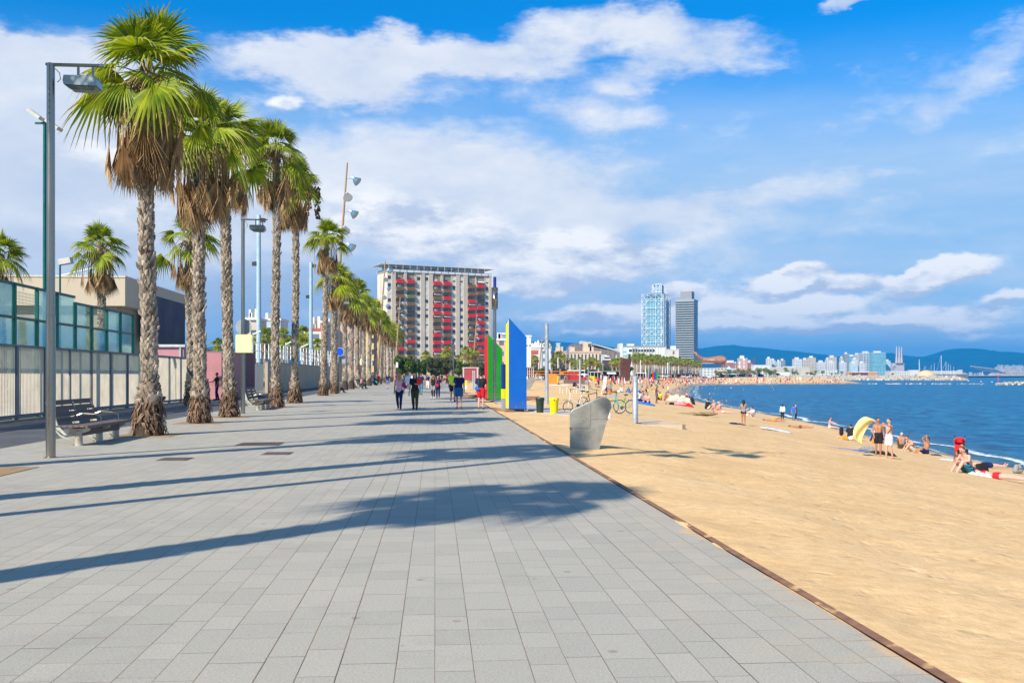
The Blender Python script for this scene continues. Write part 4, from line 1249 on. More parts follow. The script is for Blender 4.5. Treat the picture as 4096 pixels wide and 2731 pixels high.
# white spectator railing behind
def railing(name, label, p0, p1, z0, z1, m, nbar, nrail=3, post_every=2.4):
    p0 = Vector(p0); p1 = Vector(p1); d = p1 - p0; L = d.length
    t = empty(name, (p0.x, p0.y, 0), math.atan2(d.y, d.x), label, 'railing')
    for k in range(nrail):
        z = z0 + (z1 - z0) * (k + 1) / nrail
        b = MB(); b.b2(0, L, -.03, .03, z - .06, z); b.build('rail', m, t)
    n = int(L / post_every) + 1
    for i in range(n):
        q = MB(); q.b2(i * L / n - .05, i * L / n + .05, -.05, .05, z0, z1); q.build('post', m, t)
    if nbar:
        q = MB()
        for i in range(int(L / nbar)): q.b2(i * nbar, i * nbar + .04, -.02, .02, z0 + .1, z1 - .1)
        q.build('bars', m, t)
    return t
railing('railing', 'white metal railing above the pool terrace', (Xat(1085, 110) , 110, 0), (Xat(1330, 150), 150, 0), 2.9, 4.6, M_WHITE, 0, 3, 3)
railing('railing', 'upper thin white railing in front of the small palms', (Xat(990, 104), 104, 0), (Xat(1480, 175), 175, 0), 3.4, 5.1, M_WHITE, 0, 2, 1.6)
railing('railing', 'dark barred railing before the turquoise pool', (fx(78.5), 78.5, 0), (fx(88), 88, 0), .15, 2.65, mat('bar_grey', (.16, .18, .19), .5), .28, 1, 4)
# pool terrace
def slab(name, label, cat, x0, x1, y0, y1, z0, z1, m, rz=0.0, extra=None):
    t = empty(name, ((x0 + x1) / 2, (y0 + y1) / 2, 0), rz, label, cat)
    hx, hy = (x1 - x0) / 2, (y1 - y0) / 2
    b = MB(); b.b2(-hx, hx, -hy, hy, z0, z1); b.build('wall', m, t)
    if extra: extra(t, hx, hy)
    return t
m_pool = mat('pool_water', (0.03, 0.42, 0.55), 0.08, 0.15, .6, spec=.6)
o = MB().add([(-32, 79, .45), (-22.2, 79, .45), (-23.5, 93, .45), (-40, 93, .45)], [(0, 1, 2, 3)]).build('pool_water', m_pool)
tag(o, 'turquoise swimming pool water', kind='structure')
m_wallb = mat('beige_render', (0.52, 0.42, 0.30), 0.9, 0.1, .5, alt=(.44, .36, .27))
def wall_run(name, label, Y0, Y1, h, th, m, z0=0.0, cap=True):
    t = empty(name, (fx(Y0), Y0, 0), FRZ, label, 'wall')
    L = (Y1 - Y0) * 1.0036
    b = MB(); b.b2(0, L, -th / 2, th / 2, z0, h); b.build('face', m, t)
    if cap:
        b = MB(); b.b2(-.02, L + .02, -th / 2 - .04, th / 2 + .04, h, h + .07); b.build('coping', mat('coping', (.26, .24, .22), .8), t)
    return t
wall_run('garden_wall', 'beige panelled wall behind the slim palms', 89.5, 136, 2.75, .25, m_wallb)
m_maroon = mat('maroon_render', (0.19, 0.085, 0.095), 0.85, 0.12, .7)
m_pink = mat('pink_render', (0.55, 0.24, 0.25), 0.85, 0.1, .7)
wall_run('garden_wall', 'pink and maroon wall beside the pool gate', 66.0, 78.0, 3.1, 1.6, m_pink)
wall_run('garden_wall', 'maroon pier directly behind the yellow sign lamp post', 74.0, 78.2, 3.25, 1.8, m_maroon)
t = empty('low_building', (Xat(700, 84), 84, 0), R(4.4), 'low pink changing room building behind the slatted fence', 'building')
b = MB(); b.b2(-1.9, 1.2, -2, 8, 0, 3.9); b.build('wall', m_pink, t)
b = MB(); b.b2(-2.1, 1.35, -2.2, 8.2, 3.9, 4.1); b.build('roof', mat('roof_pale', (.6, .58, .55), .8), t)
b = MB(); b.b2(.9, 1.0, -2.15, -2.05, 0, 3.9); b.build('downpipe', M_BLUEGREY, t)
# beige hall with dark blue panel
t = empty('sports_hall', (-42.5, 110, 0), R(4.4), 'large beige concrete hall with a dark blue side panel', 'building')
m_conc = mat('beige_concrete', (0.60, 0.49, 0.35), 0.85, 0.08, .15, stretch=(1, 1, .3), alt=(.5, .42, .32))
b = MB(); b.b2(-62, 0, 0, 27, 9.2, 12.3); b.build('wall', m_conc, t)
b = MB(); b.b2(-62, -1.2, .9, 26, 0, 9.2); b.build('lower_wall', mat('hall_lower', (.42, .36, .27), .9, .12, .3), t)
b = MB(); b.b2(-62, .06, -.08, 27.08, 12.3, 12.5); b.build('coping', mat('pale_coping', (.65, .58, .48), .8), t)
b = MB(); b.b2(0, .12, 8, 26, 5.5, 11.2); b.build('panel', mat('dark_blue_panel', (0.012, 0.02, 0.065), .6, .2, .3), t)
b = MB(); b.b2(-38.2, -37.7, -.05, .2, 9.8, 11.2); b.build('window', M_DARKM, t)
for x in (-12, -24, -36, -48):
    q = MB(); q.b2(x - .04, x + .04, -.02, .02, 9.2, 12.3); q.build('joint', mat('joint_dark', (.3, .25, .18), .9), t)
# white roof truss
t = empty('roof_truss', (Xat(255, 150), 150, 0), 0, 'white steel arch truss peeping above the beige hall', 'truss')
b = MB()
zt = Zat(1070, 150); zb = Zat(1118, 150)
for i in range(6):
    x = i * 1.35 - 1; z = zb + (zt - zb) * min(1, .25 + i * .17)
    b.tube([(x, 0, z), (x + 1.35, 0, zb + (zt - zb) * min(1, .25 + (i + 1) * .17))], .12, 6)
    b.tube([(x, 0, z), (x + .9, 0, zb - .6)], .09, 6)
b.build('frame', M_WHITE, t)

# ------------------------------------------------------------------ litter bin
p = gp(1332, 1578)
t = empty('litter_bin', (Xat(1334, 88), 88, 0), 0, 'round steel litter bin at the foot of the leaning mast', 'bin')
b = MB(); b.lathe([(.40, .32), (.43, .34), (.43, .95), (.40, .97)], 20); b.build('body', M_STEEL, t)
b = MB(); b.lathe([(.44, .95), (.46, 1.0), (.44, 1.12), (.36, 1.16)], 20); b.build('lid', M_DARKM, t)
b = MB(); b.lathe([(.30, .0), (.30, .32)], 12); b.build('foot', M_BLACK, t)

# ------------------------------------------------------------------ coloured panels
m_pb = mat('panel_blue', (0.0, 0.125, 0.55), 0.55, 0.06, 1.2, alt=(0.0, 0.14, 0.50), dirt=.5)
m_py = mat('panel_yellow', (0.82, 0.72, 0.0), 0.5, 0.05, 1.2, dirt=.5)
m_pg = mat('panel_green', (0.005, 0.27, 0.01), 0.55, 0.08, 1.2, alt=(0.02, 0.33, 0.03), dirt=.5)
m_pr = mat('panel_red', (0.62, 0.01, 0.02), 0.5, 0.06, 1.2, dirt=.5)
m_navy = mat('panel_navy', (0.01, 0.03, 0.22), 0.5, 0.06, 1.2)
def totem(px, py, w_, h_, d_, th, mf, ms, label, slope=.42, z0=.06):
    p = gp(px, py)
    t = empty('colour_monolith', p, R(th), label, 'monolith', 'slanted colour panels beside the promenade')
    # front face from x=0..w at y=0, slanted top falling to the right
    hs = h_; hr = h_ - w_ * slope * 2.35
    b = MB(); b.prism([(0, z0), (w_, z0), (w_, hr), (.03, hs), (0, hs)], (0, .04)); b.build('front_panel', mf, t, fix=True)
    b = MB(); b.add([(0, .041, z0), (0, d_, z0 + .05), (0, d_, hs - .28), (0, .041, hs - .02), (.03, .041, z0), (.03, d_, z0 + .05), (.03, d_, hs - .28), (.03, .041, hs - .02)], [(0, 3, 2, 1), (4, 5, 6, 7), (0, 1, 5, 4), (3, 7, 6, 2), (1, 2, 6, 5), (0, 4, 7, 3)])
    b.build('side_panel', ms, t, fix=True)
    b = MB(); b.prism([(.031, z0 + .02), (w_ - .02, z0 + .02), (w_ - .02, hr - .06), (.031, hs - .08)], (.042, d_)); b.build('core', mf, t, fix=True)
    b = MB(); b.b2(.08, w_ - .1, .06, d_ - .03, -.1, z0 + .02); b.build('base', M_DARKM, t)
    return t
totem(2036, 1641, .84, 4.16, .5, 17, m_pb, m_py, 'tall blue slanted panel with yellow edge on the sand')
totem(1952, 1599, 1.92 * .5, 4.22, .95, 15, m_pg, m_pr, 'green slanted panel with red edge behind the steel post')
p = gp(2010, 1639)
t = empty('painted_post', p, R(14), 'slim square post painted blue, yellow and grey beside the blue panel', 'post')
w_ = .15
b = MB(); b.b2(0, w_, 0, .28, .0, .52); b.build('grey_band', mat('band_grey', (.35, .36, .36), .6), t)
b = MB(); b.b2(0, w_, 0, .28, .52, .96); b.build('yellow_band', m_py, t)
b = MB(); b.b2(0, w_, 0, .28, .96, 2.1); b.build('blue_band', m_navy, t)
# fix heights by photo: bands (blue top 2.05..)
def post_pole(px, py, ptop, r, label, cam_=True):
    p = gp(px, py); H = Zat(ptop, p.y)
    t = empty('camera_pole', p, 0, label, 'pole', 'steel poles with blue tips')
    b = MB(); b.tube([(0, 0, 0), (0, 0, H * .76)], [r, r * .95], 20); b.build('pole', M_STEEL, t, smooth=True)
    b = MB(); b.lathe([(r * 1.9, H * .74), (r * 1.9, H * .745), (r * 1.9, H * .82), (r * 2.0, H * .822), (r * 2.0, H * .83), (r * 1.9, H * .832), (r * 1.9, H * .90), (r * 2.0, H * .905), (r * 2.0, H * .915)], 20); b.build('housing', M_STEEL, t, smooth=True)
    b = MB(); b.lathe([(r * .95, H * .915), (r * .95, H)], 16); b.build('tip', m_navy, t)
    b = MB(); b.ell((r * 1.2, -r * 1.6, H * .865), (r * .55, r * .3, r * .75), 12, 8); b.build('lens', M_BLACK, t)
post_pole(1979, 1607, 1108, .10, 'near steel pole with ringed housing and blue tip by the green panel')
post_pole(1813, 1533, 1362, .16, 'distant steel pole with blue tip in front of the trees')
# far striped panel + red container
p = gp(1864, 1556)
t = empty('painted_post', p, 0, 'far narrow panel in blue, yellow and white stripes beside the container', 'post')
w_ = .22
b = MB(); b.b2(-w_ / 2, w_ / 2, 0, .2, 0, .4); b.build('white_band', M_WHITE, t)
b = MB(); b.b2(-w_ / 2, w_ / 2, 0, .2, .4, 1.0); b.build('yellow_band', m_py, t)
b = MB(); b.b2(-w_ / 2, w_ / 2, 0, .2, 1.0, 2.4); b.build('blue_band', m_pb, t)
def container(px0, px1, pytop, pybot, m, mrim, label, Y, dep=2.4, ztop=None):
    x0, x1 = Xat(px0, Y), Xat(px1, Y); z1 = Zat(pytop, Y); z0 = max(-.5, Zat(pybot, Y))
    t = empty('kiosk', ((x0 + x1) / 2, Y, 0), 0, label, 'kiosk')
    hx = (x1 - x0) / 2
    b = MB(); b.b2(-hx, hx, 0, dep, z0, z1); b.build('wall', m, t)
    b = MB(); b.b2(-hx - .08, hx + .08, -.08, dep + .08, z1, z1 + .12); b.build('roof', mrim, t)
    b = MB()
    for x in (-hx, hx - .1): b.b2(x - .03, x + .13, -.05, .0, z0, z1)
    b.build('frame', mrim, t)
    return t
m_redc = mat('container_red', (0.36, 0.06, 0.07), 0.6, 0.12, .8)
container(1852, 1912, 1473, 1521, m_redc, mat('pale_pink_rim', (.6, .45, .42), .6), 'faded red container cabin beside the walking men', 110)
for k, px in enumerate((1892, 1898)):
    pole(px, 108, 1482, .09, M_GALV, 'shower_post', 'small steel shower post before the red container, %s of two' % ('left', 'right')[k], 'shower')
# plain tall steel posts on the sand
def sand_post(px, py, ptop, r, label, m=M_GALV, name='steel_post'):
    p = sgp(px, py); H = Zat(ptop, p.y) - p.z
    t = empty(name, (p.x, p.y, p.z - .1), 0, label, 'post')
    b = MB(); b.tube([(0, 0, 0), (0, 0, H + .1)], r, 16); b.build('pole', m, t, smooth=True)
    b = MB(); b.lathe([(r * 1.08, H + .06), (r * 1.08, H + .12), (r * .5, H + .14)], 16); b.build('cap', m, t)
    b = MB(); b.lathe([(r * 2, .06), (r * 2, .13), (r * 1.1, .15)], 16); b.build('base', m, t)
    return t
sand_post(2187, 1618, 1296, .105, 'tall thin steel post rising from the sand behind the dark bin')
sand_post(2320, 1565, 1438, .11, 'steel post among bathers left of the photographer')
# timbers by the kerb
for i, (px, py, L_, rz_) in enumerate([(1898, 1590, 2.4, -35), (2110, 1597, 1.6, 3)]):
    p = gp(px, py); t = MB(); t.box((0, 0, .1), (L_, .3, .22)); 
    o = t.build('timber_beam', mat('old_red_wood', (.25, .13, .09), .9, .3, 4), None, bevel=.02, loc=p, rz=R(rz_))
    tag(o, ('weathered wooden beam on sand near the kerb behind the man in red shorts', 'short weathered beam on the sand right of the blue panel')[i], 'beam')
# path slab joining promenade
m_slabc = mat('pale_concrete', (0.44, 0.42, 0.40), 0.85, 0.1, .8)
tp_ = [(1925, 1590), (2000, 1600), (2060, 1611), (2110, 1621), (2155, 1629), (2200, 1637), (2245, 1646), (2300, 1656)]
bt_ = [(1990, 1618), (2030, 1627), (2070, 1634), (2110, 1641), (2150, 1648), (2195, 1655), (2245, 1661), (2300, 1665)]
vs = []
for a_, c_ in ((tp_, .05), (bt_, .05)):
    vs += [sgp(*q) + Vector((0, 0, c_)) for q in a_]
vs += [sgp(*q) - Vector((0, 0, .15)) for q in bt_]
for v_ in vs[:3] + vs[8:10]: v_.z = .012
b = MB(); b.add(vs, [(8 + i, 9 + i, 1 + i, i) for i in range(7)] + [(16 + i, 17 + i, 9 + i, 8 + i) for i in range(7)])
b2_ = b.build('path', m_slabc, None); tag(b2_, 'pale slab path leading from the promenade onto the sand', kind='structure')
b = MB(); b.prism([(-.98, 47.3), (-.3, 44.6), (.12, 44.9), (-.3, 47.6)], (-.3, .022), 'z')
b2_ = b.build('path_plate', mat('rust_plate', (.36, .19, .09), .8, .2), None, fix=True); tag(b2_, 'brown plate at the edge of the paving', kind='structure')

# ------------------------------------------------------------------ waste bins
def bin_(px, py, ptop, m, label):
    p = sgp(px, py); H = Zat(ptop, p.y) - p.z
    t = empty('waste_bin', (p.x, p.y, p.z - .03), 0, label, 'bin', 'plastic bins on the sand')
    r = .52 * H / 1.35 * .68
    b = MB(); b.lathe([(r * .80, 0), (r * .83, .03), (r * .98, H * .78), (r * 1.0, H * .80), (r * 1.04, H * .82)], 28); b.build('body', m, t, smooth=True)
    b = MB(); b.lathe([(r * 1.04, H * .82), (r * 1.10, H * .85), (r * 1.08, H * .95), (r * .98, H), (r * .86, H), (r * .80, H * .93)], 28); b.build('rim', m, t, smooth=True)
    b = MB(); b.ell((0, -r * 1.06, H * .88), (.03, .02, .03), 8, 6); b.build('lock', M_BLACK, t)
bin_(2160, 1650, 1587, mat('bin_dark', (0.018, 0.045, 0.035), .45, .15, 2), 'dark green plastic waste bin beside the yellow one')
bin_(2216, 1657, 1588, mat('bin_yellow', (0.85, 0.66, 0.0), .4, .06, 2), 'bright yellow plastic waste bin on the sand')

# ------------------------------------------------------------------ steel fountain shell
m_wornst, nt, bs = new_mat('worn_stainless')
co = surf_coord(nt)
n1 = nt.noise(co, 2.6, 7, 0.7, 0.2); n2 = nt.noise(nt.vm('MULTIPLY', co, (1, 1, 3)), 7.0, 6, 0.7, 0.6)
c = nt.mix(nt.rng(n1, 0.35, 0.68), (0.44, 0.43, 0.38), (0.27, 0.25, 0.20))
c = nt.mix(nt.rng(n2, 0.55, 0.8, 0, .5), c, (0.62, 0.62, 0.58))
nt.put(bs.inputs['Base Color'], c); nt.put(bs.inputs['Metallic'], 0.55); nt.put(bs.inputs['Roughness'], nt.rng(n2, .3, .7, .38, .6))
p0 = gp(2283, 1800)
p0.z = sgp(2283, 1800).z
Yf = sgp(2350, 1800).y
def fp(zx, zy):  # zoom coordinates (5.2275x from 2250,1540)
    q = at(2250 + zx / 5.2275, Yf, 1540 + zy / 5.2275); return (q.x, q.z)
outl = [(160, 1372), (160, 590), (175, 550), (215, 510), (760, 262), (850, 246), (920, 262), (985, 315), (1015, 375), (1022, 440), (1005, 500), (938, 715), (725, 1372)]
poly = [fp(*q) for q in outl]
ox = sum(q[0] for q in poly) / len(poly); oz = float(sand_z(np.array([ox]), np.array([Yf]))[0])
t = empty('steel_fountain', (ox, Yf, oz), 0, 'worn stainless steel fountain shell with slanted top on the sand', 'fountain')
rel_ = [(x - ox, z - oz) for x, z in poly]
rel_[0] = (rel_[0][0], -.15); rel_[-1] = (rel_[-1][0], -.15)
t.rotation_euler = (0, 0, 0)
b = MB(); b.prism(rel_, (0.004, .155)); b.build('shell', m_wornst, t, fix=True, bevel=.012)
ins = MB()
cxm = sum(q[0] for q in rel_) / len(rel_); czm = sum(q[1] for q in rel_) / len(rel_)
ins.prism([(cxm + (x - cxm) * .965 + .01, czm + (z - czm) * .975 - .004) for x, z in rel_], (-.006, .004)); ins.build('face_plate', m_wornst, t, fix=True)
q0 = fp(590, 370); q1 = fp(585, 900); q2 = fp(160, 895); q3 = fp(930, 712); q4 = fp(590, 715)
m_seam = mat('seam_dark', (.12, .11, .1), .6)
b = MB()
def seam(a, c_): b.tube([(a[0] - ox, -.008, a[1] - oz), (c_[0] - ox, -.008, c_[1] - oz)], .0028, 4)
seam(q0, q1); seam(q2, (q1[0], q2[1])); seam(q4, q3); b.build('seam', m_seam, t)
for q in (q2, q3):
    b = MB(); b.tube([(q[0] - ox, -.03, q[1] - oz), (q[0] - ox, .01, q[1] - oz)], .022, 10); b.build('bolt', M_STEEL, t)
# a second shell far behind the blue panel
p = sgp(2118, 1560); t = empty('steel_fountain', p, 0, 'small distant steel fountain shell right behind the blue panel', 'fountain')
b = MB(); b.prism([(-.9, -.1), (-.9, .9), (.3, 1.55), (.62, 1.45), (.70, 1.1), (-.1, -.1)], (0, .3)); b.build('shell', m_wornst, t, fix=True)

# ------------------------------------------------------------------ shower platform and posts
m_deck = mat('pale_deck', (0.56, 0.45, 0.32), 0.85, 0.08, 2, bump=.002, alt=(.48, .38, .28))
m_wet = mat('wet_concrete', (0.07, 0.045, 0.045), 0.25, 0.25, 3)
pc = sgp(2540, 1692)
PZ = pc.z - .0
YS = (EYE - PZ) * F / (1690 - HY)
t = empty('shower_platform', (Xat(2535, YS), YS, PZ), 0, 'pale boarded platform with a round shower tray on the sand', 'platform')
rad = 2.15
pts = []
b = MB()
b.prism([(-4.9, -.85), (1.75, -.85), (1.9, -.70), (1.75, .35), (1.2, 1.6), (-.2, 2.9), (-4.9, 4.1)], (-.35, -.03), 'z'); b.build('slab', m_deck, t, fix=True)
b = MB()
for i in range(26):
    y = -.0 + i * .15
    xr = 1.35 * math.sqrt(max(0, 1 - (y / 3.9) ** 2))
    b.b2(-4.6, xr, y + .1, y + .235, -.031, -.012)
b.build('boards', m_deck, t)
b = MB(); b.add([((1.05 if i % 2 else 1.0) * math.cos(2 * PI * i / 40), -.02 + .40 * math.sin(2 * PI * i / 40), -.024) for i in range(40)], [tuple(range(40))]); b.build('wet_tray', m_wet, t)
tt = empty('shower_post', (Xat(2541, YS - .05), YS - .05, PZ - .02), 0, 'thick steel shower post standing on the pale platform', 'shower')
Hs = Zat(1506, YS) - PZ
b = MB(); b.tube([(0, 0, 0), (0, 0, Hs * .62), (0, 0, Hs * .625), (0, 0, Hs)], [.108, .108, .102, .102], 20); b.build('pole', M_GALV, tt, smooth=True)
b = MB(); b.lathe([(.10, Hs), (.112, Hs + .004), (.112, Hs + .02), (.05, Hs + .04)], 20); b.build('cap', M_BLUEGREY, tt)
b = MB(); b.lathe([(.19, 0), (.19, .02), (.11, .035)], 20); b.build('flange', M_STEEL, tt)
b = MB(); b.tube([(-.13, 0, Hs * .58), (.13, 0, Hs * .58)], .018, 8); b.build('tap', M_STEEL, tt)
# small white box
p = Vector((Xat(2434, YS + 1.6), YS + 1.6, PZ)); o = MB(); o.box((0, 0, .17), (.12, .25, .36)); tag(o.build('bollard', M_WHITE, None, loc=p, bevel=.01), 'small white block behind the steel fountain shell', 'bollard')

# ------------------------------------------------------------------ bicycles
def bicycle(px, py, mframe, label, rz, s=1.0, step=False, small=False):
    p = sgp(px, py)
    t = empty('bicycle', p, rz, label, 'bicycle', 'bicycles parked by the shower platform')
    R_ = (.24 if small else .33) * s; wb = (.95 if small else 1.04) * s
    for k, x in enumerate((-wb / 2, wb / 2)):
        w_ = MB(); n = 28
        w_.tube([(x + R_ * math.cos(2 * PI * i / n), 0, R_ + R_ * math.sin(2 * PI * i / n)) for i in range(n + 1)], .018, 6, cap=False)
        wo = w_.build('wheel', M_BLACK, t)
        r_ = MB(); r_.tube([(x + (R_ - .03) * math.cos(2 * PI * i / n), 0, R_ + (R_ - .03) * math.sin(2 * PI * i / n)) for i in range(n + 1)], .008, 5, cap=False)
        for i in range(12): r_.tube([(x, 0, R_), (x + (R_ - .03) * math.cos(PI * i / 6), 0, R_ + (R_ - .03) * math.sin(PI * i / 6))], .0025, 3)
        r_.build('rim', M_CHROME, wo)
    A = Vector((-wb / 2, 0, R_)); C = Vector((wb / 2, 0, R_)); BB = Vector((-.02 * s, 0, .28 * s)); S = Vector((-.20 * s, 0, .78 * s)); Hd = Vector((.36 * s, 0, .88 * s)); Hb = Vector((.40 * s, 0, .62 * s))
    f = MB(); r = .019
    if small: f.tube([A, BB + Vector((0, 0, .1))], .02, 8); f.tube([BB + Vector((0, 0, .1)), Hb], .03, 8)
    elif step: f.tube([BB, Vector((.2, 0, .42)), Hb + Vector((-.01, 0, .08))], .024, 8); f.tube([S * .75 + BB * .25, Vector((.16, 0, .48)), Hd - Vector((.01, 0, .08))], .02, 8)
    else: f.tube([BB, Hb], .02, 8); f.tube([S, Hd], .018, 8)
    f.tube([BB, S], r, 8); f.tube([A, BB], .012, 6); f.tube([A, S * .9 + BB * .1], .012, 6); f.tube([Hb - Vector((.03, 0, -.06)), Hd], .022, 8); f.tube([Hb, C], .015, 6)
    f.build('frame', mframe, t)
    f = MB(); f.tube([Hd, Hd + Vector((-.02, 0, .14))], .014, 6); f.tube([Hd + Vector((-.10, -.27, .16)), Hd + Vector((0, -.1, .14)), Hd + Vector((0, .1, .14)), Hd + Vector((-.10, .27, .16))], .013, 6); f.build('handlebar', M_BLACK if not step else M_CHROME, t)
    f = MB(); f.tube([S, S + Vector((-.03, 0, .13))], .012, 6); f.ell(S + Vector((-.05, 0, .16)), (.14, .07, .035), 10, 6); f.build('saddle', M_BLACK, t)
    f = MB(); f.lathe([(.09, -.01), (.09, .01)], 16); me_ = f
    f2 = MB(); f2.tube([BB + Vector((0, -.02, 0)), BB + Vector((0, .02, 0))], .09, 16); f2.tube([BB + Vector((0, -.1, 0)), BB + Vector((.12, -.1, -.1))], .01, 5); f2.tube([BB + Vector((0, .1, 0)), BB + Vector((-.12, .1, .1))], .01, 5); f2.build('crank', M_DARKM, t)
    if step:
        f = MB()
        for y in (-.05, .05): f.tube([(-.22, y, .68), (-.75, y, .70)], .008, 5); f.tube([(-.70, y, .70), (A.x, y, A.z)], .006, 5)
        f.build('rack', M_CHROME, t)
        f = MB(); f.tube([(-.05, .02, .28), (-.1, .16, .0)], .012, 5); f.build('kickstand', M_CHROME, t)
m_bg = mat('bike_green', (0.04, 0.55, 0.03), .35, .05, 2, coat=.4); m_bb = mat('bike_blue', (0.12, 0.38, 0.75), .35, .05, 2, coat=.4); m_bw = mat('bike_white', (.75, .75, .74), .35, .05, 2); m_bk = mat('bike_black', (.03, .025, .025), .4, .05, 2)
bicycle(2487, 1653, m_bg, 'green bicycle with rear rack left of the shower post', R(180 + 22), step=True, s=.98)
bicycle(2440, 1652, m_bb, 'blue bicycle half hidden behind the fountain shell', R(0 - 28), s=.98)
bicycle(2365, 1640, m_bk, 'black bicycle behind the steel fountain shell', R(35), s=1.0)
bicycle(2311, 1648, m_bw, 'small white folding bicycle with orange fork', R(200), small=True, s=1.05)
# bicycle hoops
for i, px in enumerate((2245, 2272, 2301, 2329)):
    p = sgp(px, 1573); t = MB(); t.tube([(-.45, 0, -.1), (-.45, 0, .65), (-.3, 0, .9), (0, 0, 1.0), (.3, 0, .9), (.45, 0, .65), (.45, 0, -.1)], .035, 8)
    o = t.build('bicycle_hoop', M_WHITE, None, loc=p, rz=R(60)); o.scale = (.6, .6, .6); tag(o, 'white metal bicycle hoop in the sand, %s from the blue panel' % ORD[i], 'bicycle stand', 'row of white bicycle hoops')
# ------------------------------------------------------------------ people
SKINS = {'fair': (0.60, 0.34, 0.24), 'tan': (0.45, 0.20, 0.10), 'brown': (0.26, 0.11, 0.06), 'pink': (0.66, 0.36, 0.28)}
def skin(k): return mat('skin_' + k, SKINS[k], .55, .07, 6, spec=.35)
CLO = {'red': (.62, .02, .03), 'navy': (.012, .02, .09), 'black': (.02, .02, .024), 'white': (.78, .78, .76), 'blue': (.02, .16, .60), 'grey': (.28, .27, .26), 'denim': (.10, .19, .30), 'olive': (.05, .055, .03),
       'yellow': (.78, .62, .03), 'lime': (.62, .85, .04), 'pinkprint': (.68, .42, .42), 'teal': (.02, .33, .38), 'green': (.02, .35, .12), 'pink': (.75, .30, .38), 'purple': (.28, .03, .16), 'paleblue': (.55, .64, .80), 'brown': (.16, .08, .04), 'orange': (.80, .28, .03), 'beige': (.60, .52, .40), 'offwhite': (.70, .68, .66), 'darkred': (.30, .02, .05)}
def cloth(k): return mat('cloth_' + k, CLO[k], .85, .12, 9, bump=.004, bscale=14, spec=.2)
HAIR = {'dark': (.025, .016, .012), 'brown': (.09, .045, .02), 'blond': (.50, .33, .13), 'grey': (.42, .40, .38), 'auburn': (.16, .04, .02)}
def hairm(k): return mat('hair_' + k, HAIR[k], .6, .25, 20)
M_EYE = mat('eye_dark', (.03, .02, .02), .3)
M_LIP = mat('lip', (.35, .10, .09), .5)
V = Vector
def J_stand(st=.0, arm=.0, turn=0.0):
    """joints of a 1.75 m figure facing -Y; st = stride, arm = swing"""
    j = dict(P=V((0, 0, .95)), W=V((0, 0, 1.10)), C=V((0, .01, 1.32)), N=V((0, .015, 1.49)), H=V((0, -.01, 1.635)),
             SL=V((.175, .01, 1.42)), SR=V((-.175, .01, 1.42)), HL=V((.09, 0, .92)), HR=V((-.09, 0, .92)))
    j['KL'] = V((.095, -.12 * st - .02, .50)); j['AL'] = V((.095, -.26 * st + .02, .085 if st >= 0 else .10))
    j['KR'] = V((-.095, .06 * st - .03, .50)); j['AR'] = V((-.095, .30 * st + .03, .09 + .05 * max(0, st)))
    j['EL'] = V((.235, .05 + .12 * arm, 1.15)); j['ML'] = V((.25, -.04 + .20 * arm, .90))
    j['ER'] = V((-.235, .05 - .12 * arm, 1.15)); j['MR'] = V((-.25, -.04 - .24 * arm, .90))
    return j
def feet(j, flat=True):
    for s_ in 'LR':
        if 'T' + s_ not in j:
            j['T' + s_] = j['A' + s_] + V((.02 if s_ == 'L' else -.02, -.15, -.055))
    return j
def J_sit(fwd=.15, knees=.42, spread=.14, lean=0.0):
    """sitting on the ground facing -Y, knees raised"""
    j = dict(P=V((0, 0, .11)), W=V((0, -.02 + lean * .2, .27)), C=V((0, -fwd * .7 + lean * .4, .48)), N=V((0, -fwd * 1.1 + lean * .5, .64)), H=V((0, -fwd * 1.45 + lean * .5, .77)))
    sh = V((0, -fwd * .9 + lean * .45, .58))
    j['SL'] = sh + V((.175, 0, 0)); j['SR'] = sh + V((-.175, 0, 0))
    j['HL'] = V((.09, -.02, .11)); j['HR'] = V((-.09, -.02, .11))
    j['KL'] = V((spread, -.38, knees)); j['KR'] = V((-spread, -.38, knees * .95))
    j['AL'] = V((spread * .8, -.62, .08)); j['AR'] = V((-spread * .8, -.66, .08))
    j['EL'] = V((.24, -.25, .45)); j['ML'] = V((.10, -.42, .42)); j['ER'] = V((-.24, -.25, .45)); j['MR'] = V((-.08, -.44, .40))
    if lean > .3:
        j['EL'] = V((.26, .22, .32)); j['ML'] = V((.26, .34, .06)); j['ER'] = V((-.26, .22, .32)); j['MR'] = V((-.26, .34, .06))
    return j
def J_lie(up=True, knee=.0):
    """lying along Y, head at +Y"""
    z = .12
    j = dict(P=V((0, 0, z)), W=V((0, .15, z)), C=V((0, .37, z + .01)), N=V((0, .54, z + .02)), H=V((0, .68, z + .04)),
             SL=V((.175, .47, z)), SR=V((-.175, .47, z)), HL=V((.09, -.02, z)), HR=V((-.09, -.02, z)),
             KL=V((.10, -.44, z + knee)), KR=V((-.10, -.44, z - .02)), AL=V((.11, -.84 + knee * .6, .07)), AR=V((-.11, -.86, .07)),
             EL=V((.30, .36, .08)), ML=V((.26, .12, .06)), ER=V((-.30, .50, .08)), MR=V((-.22, .72, .08)))
    j['TL'] = j['AL'] + V((.03, -.10, .12 if up else .0)); j['TR'] = j['AR'] + V((-.03, -.10, .12 if up else .0))
    return j
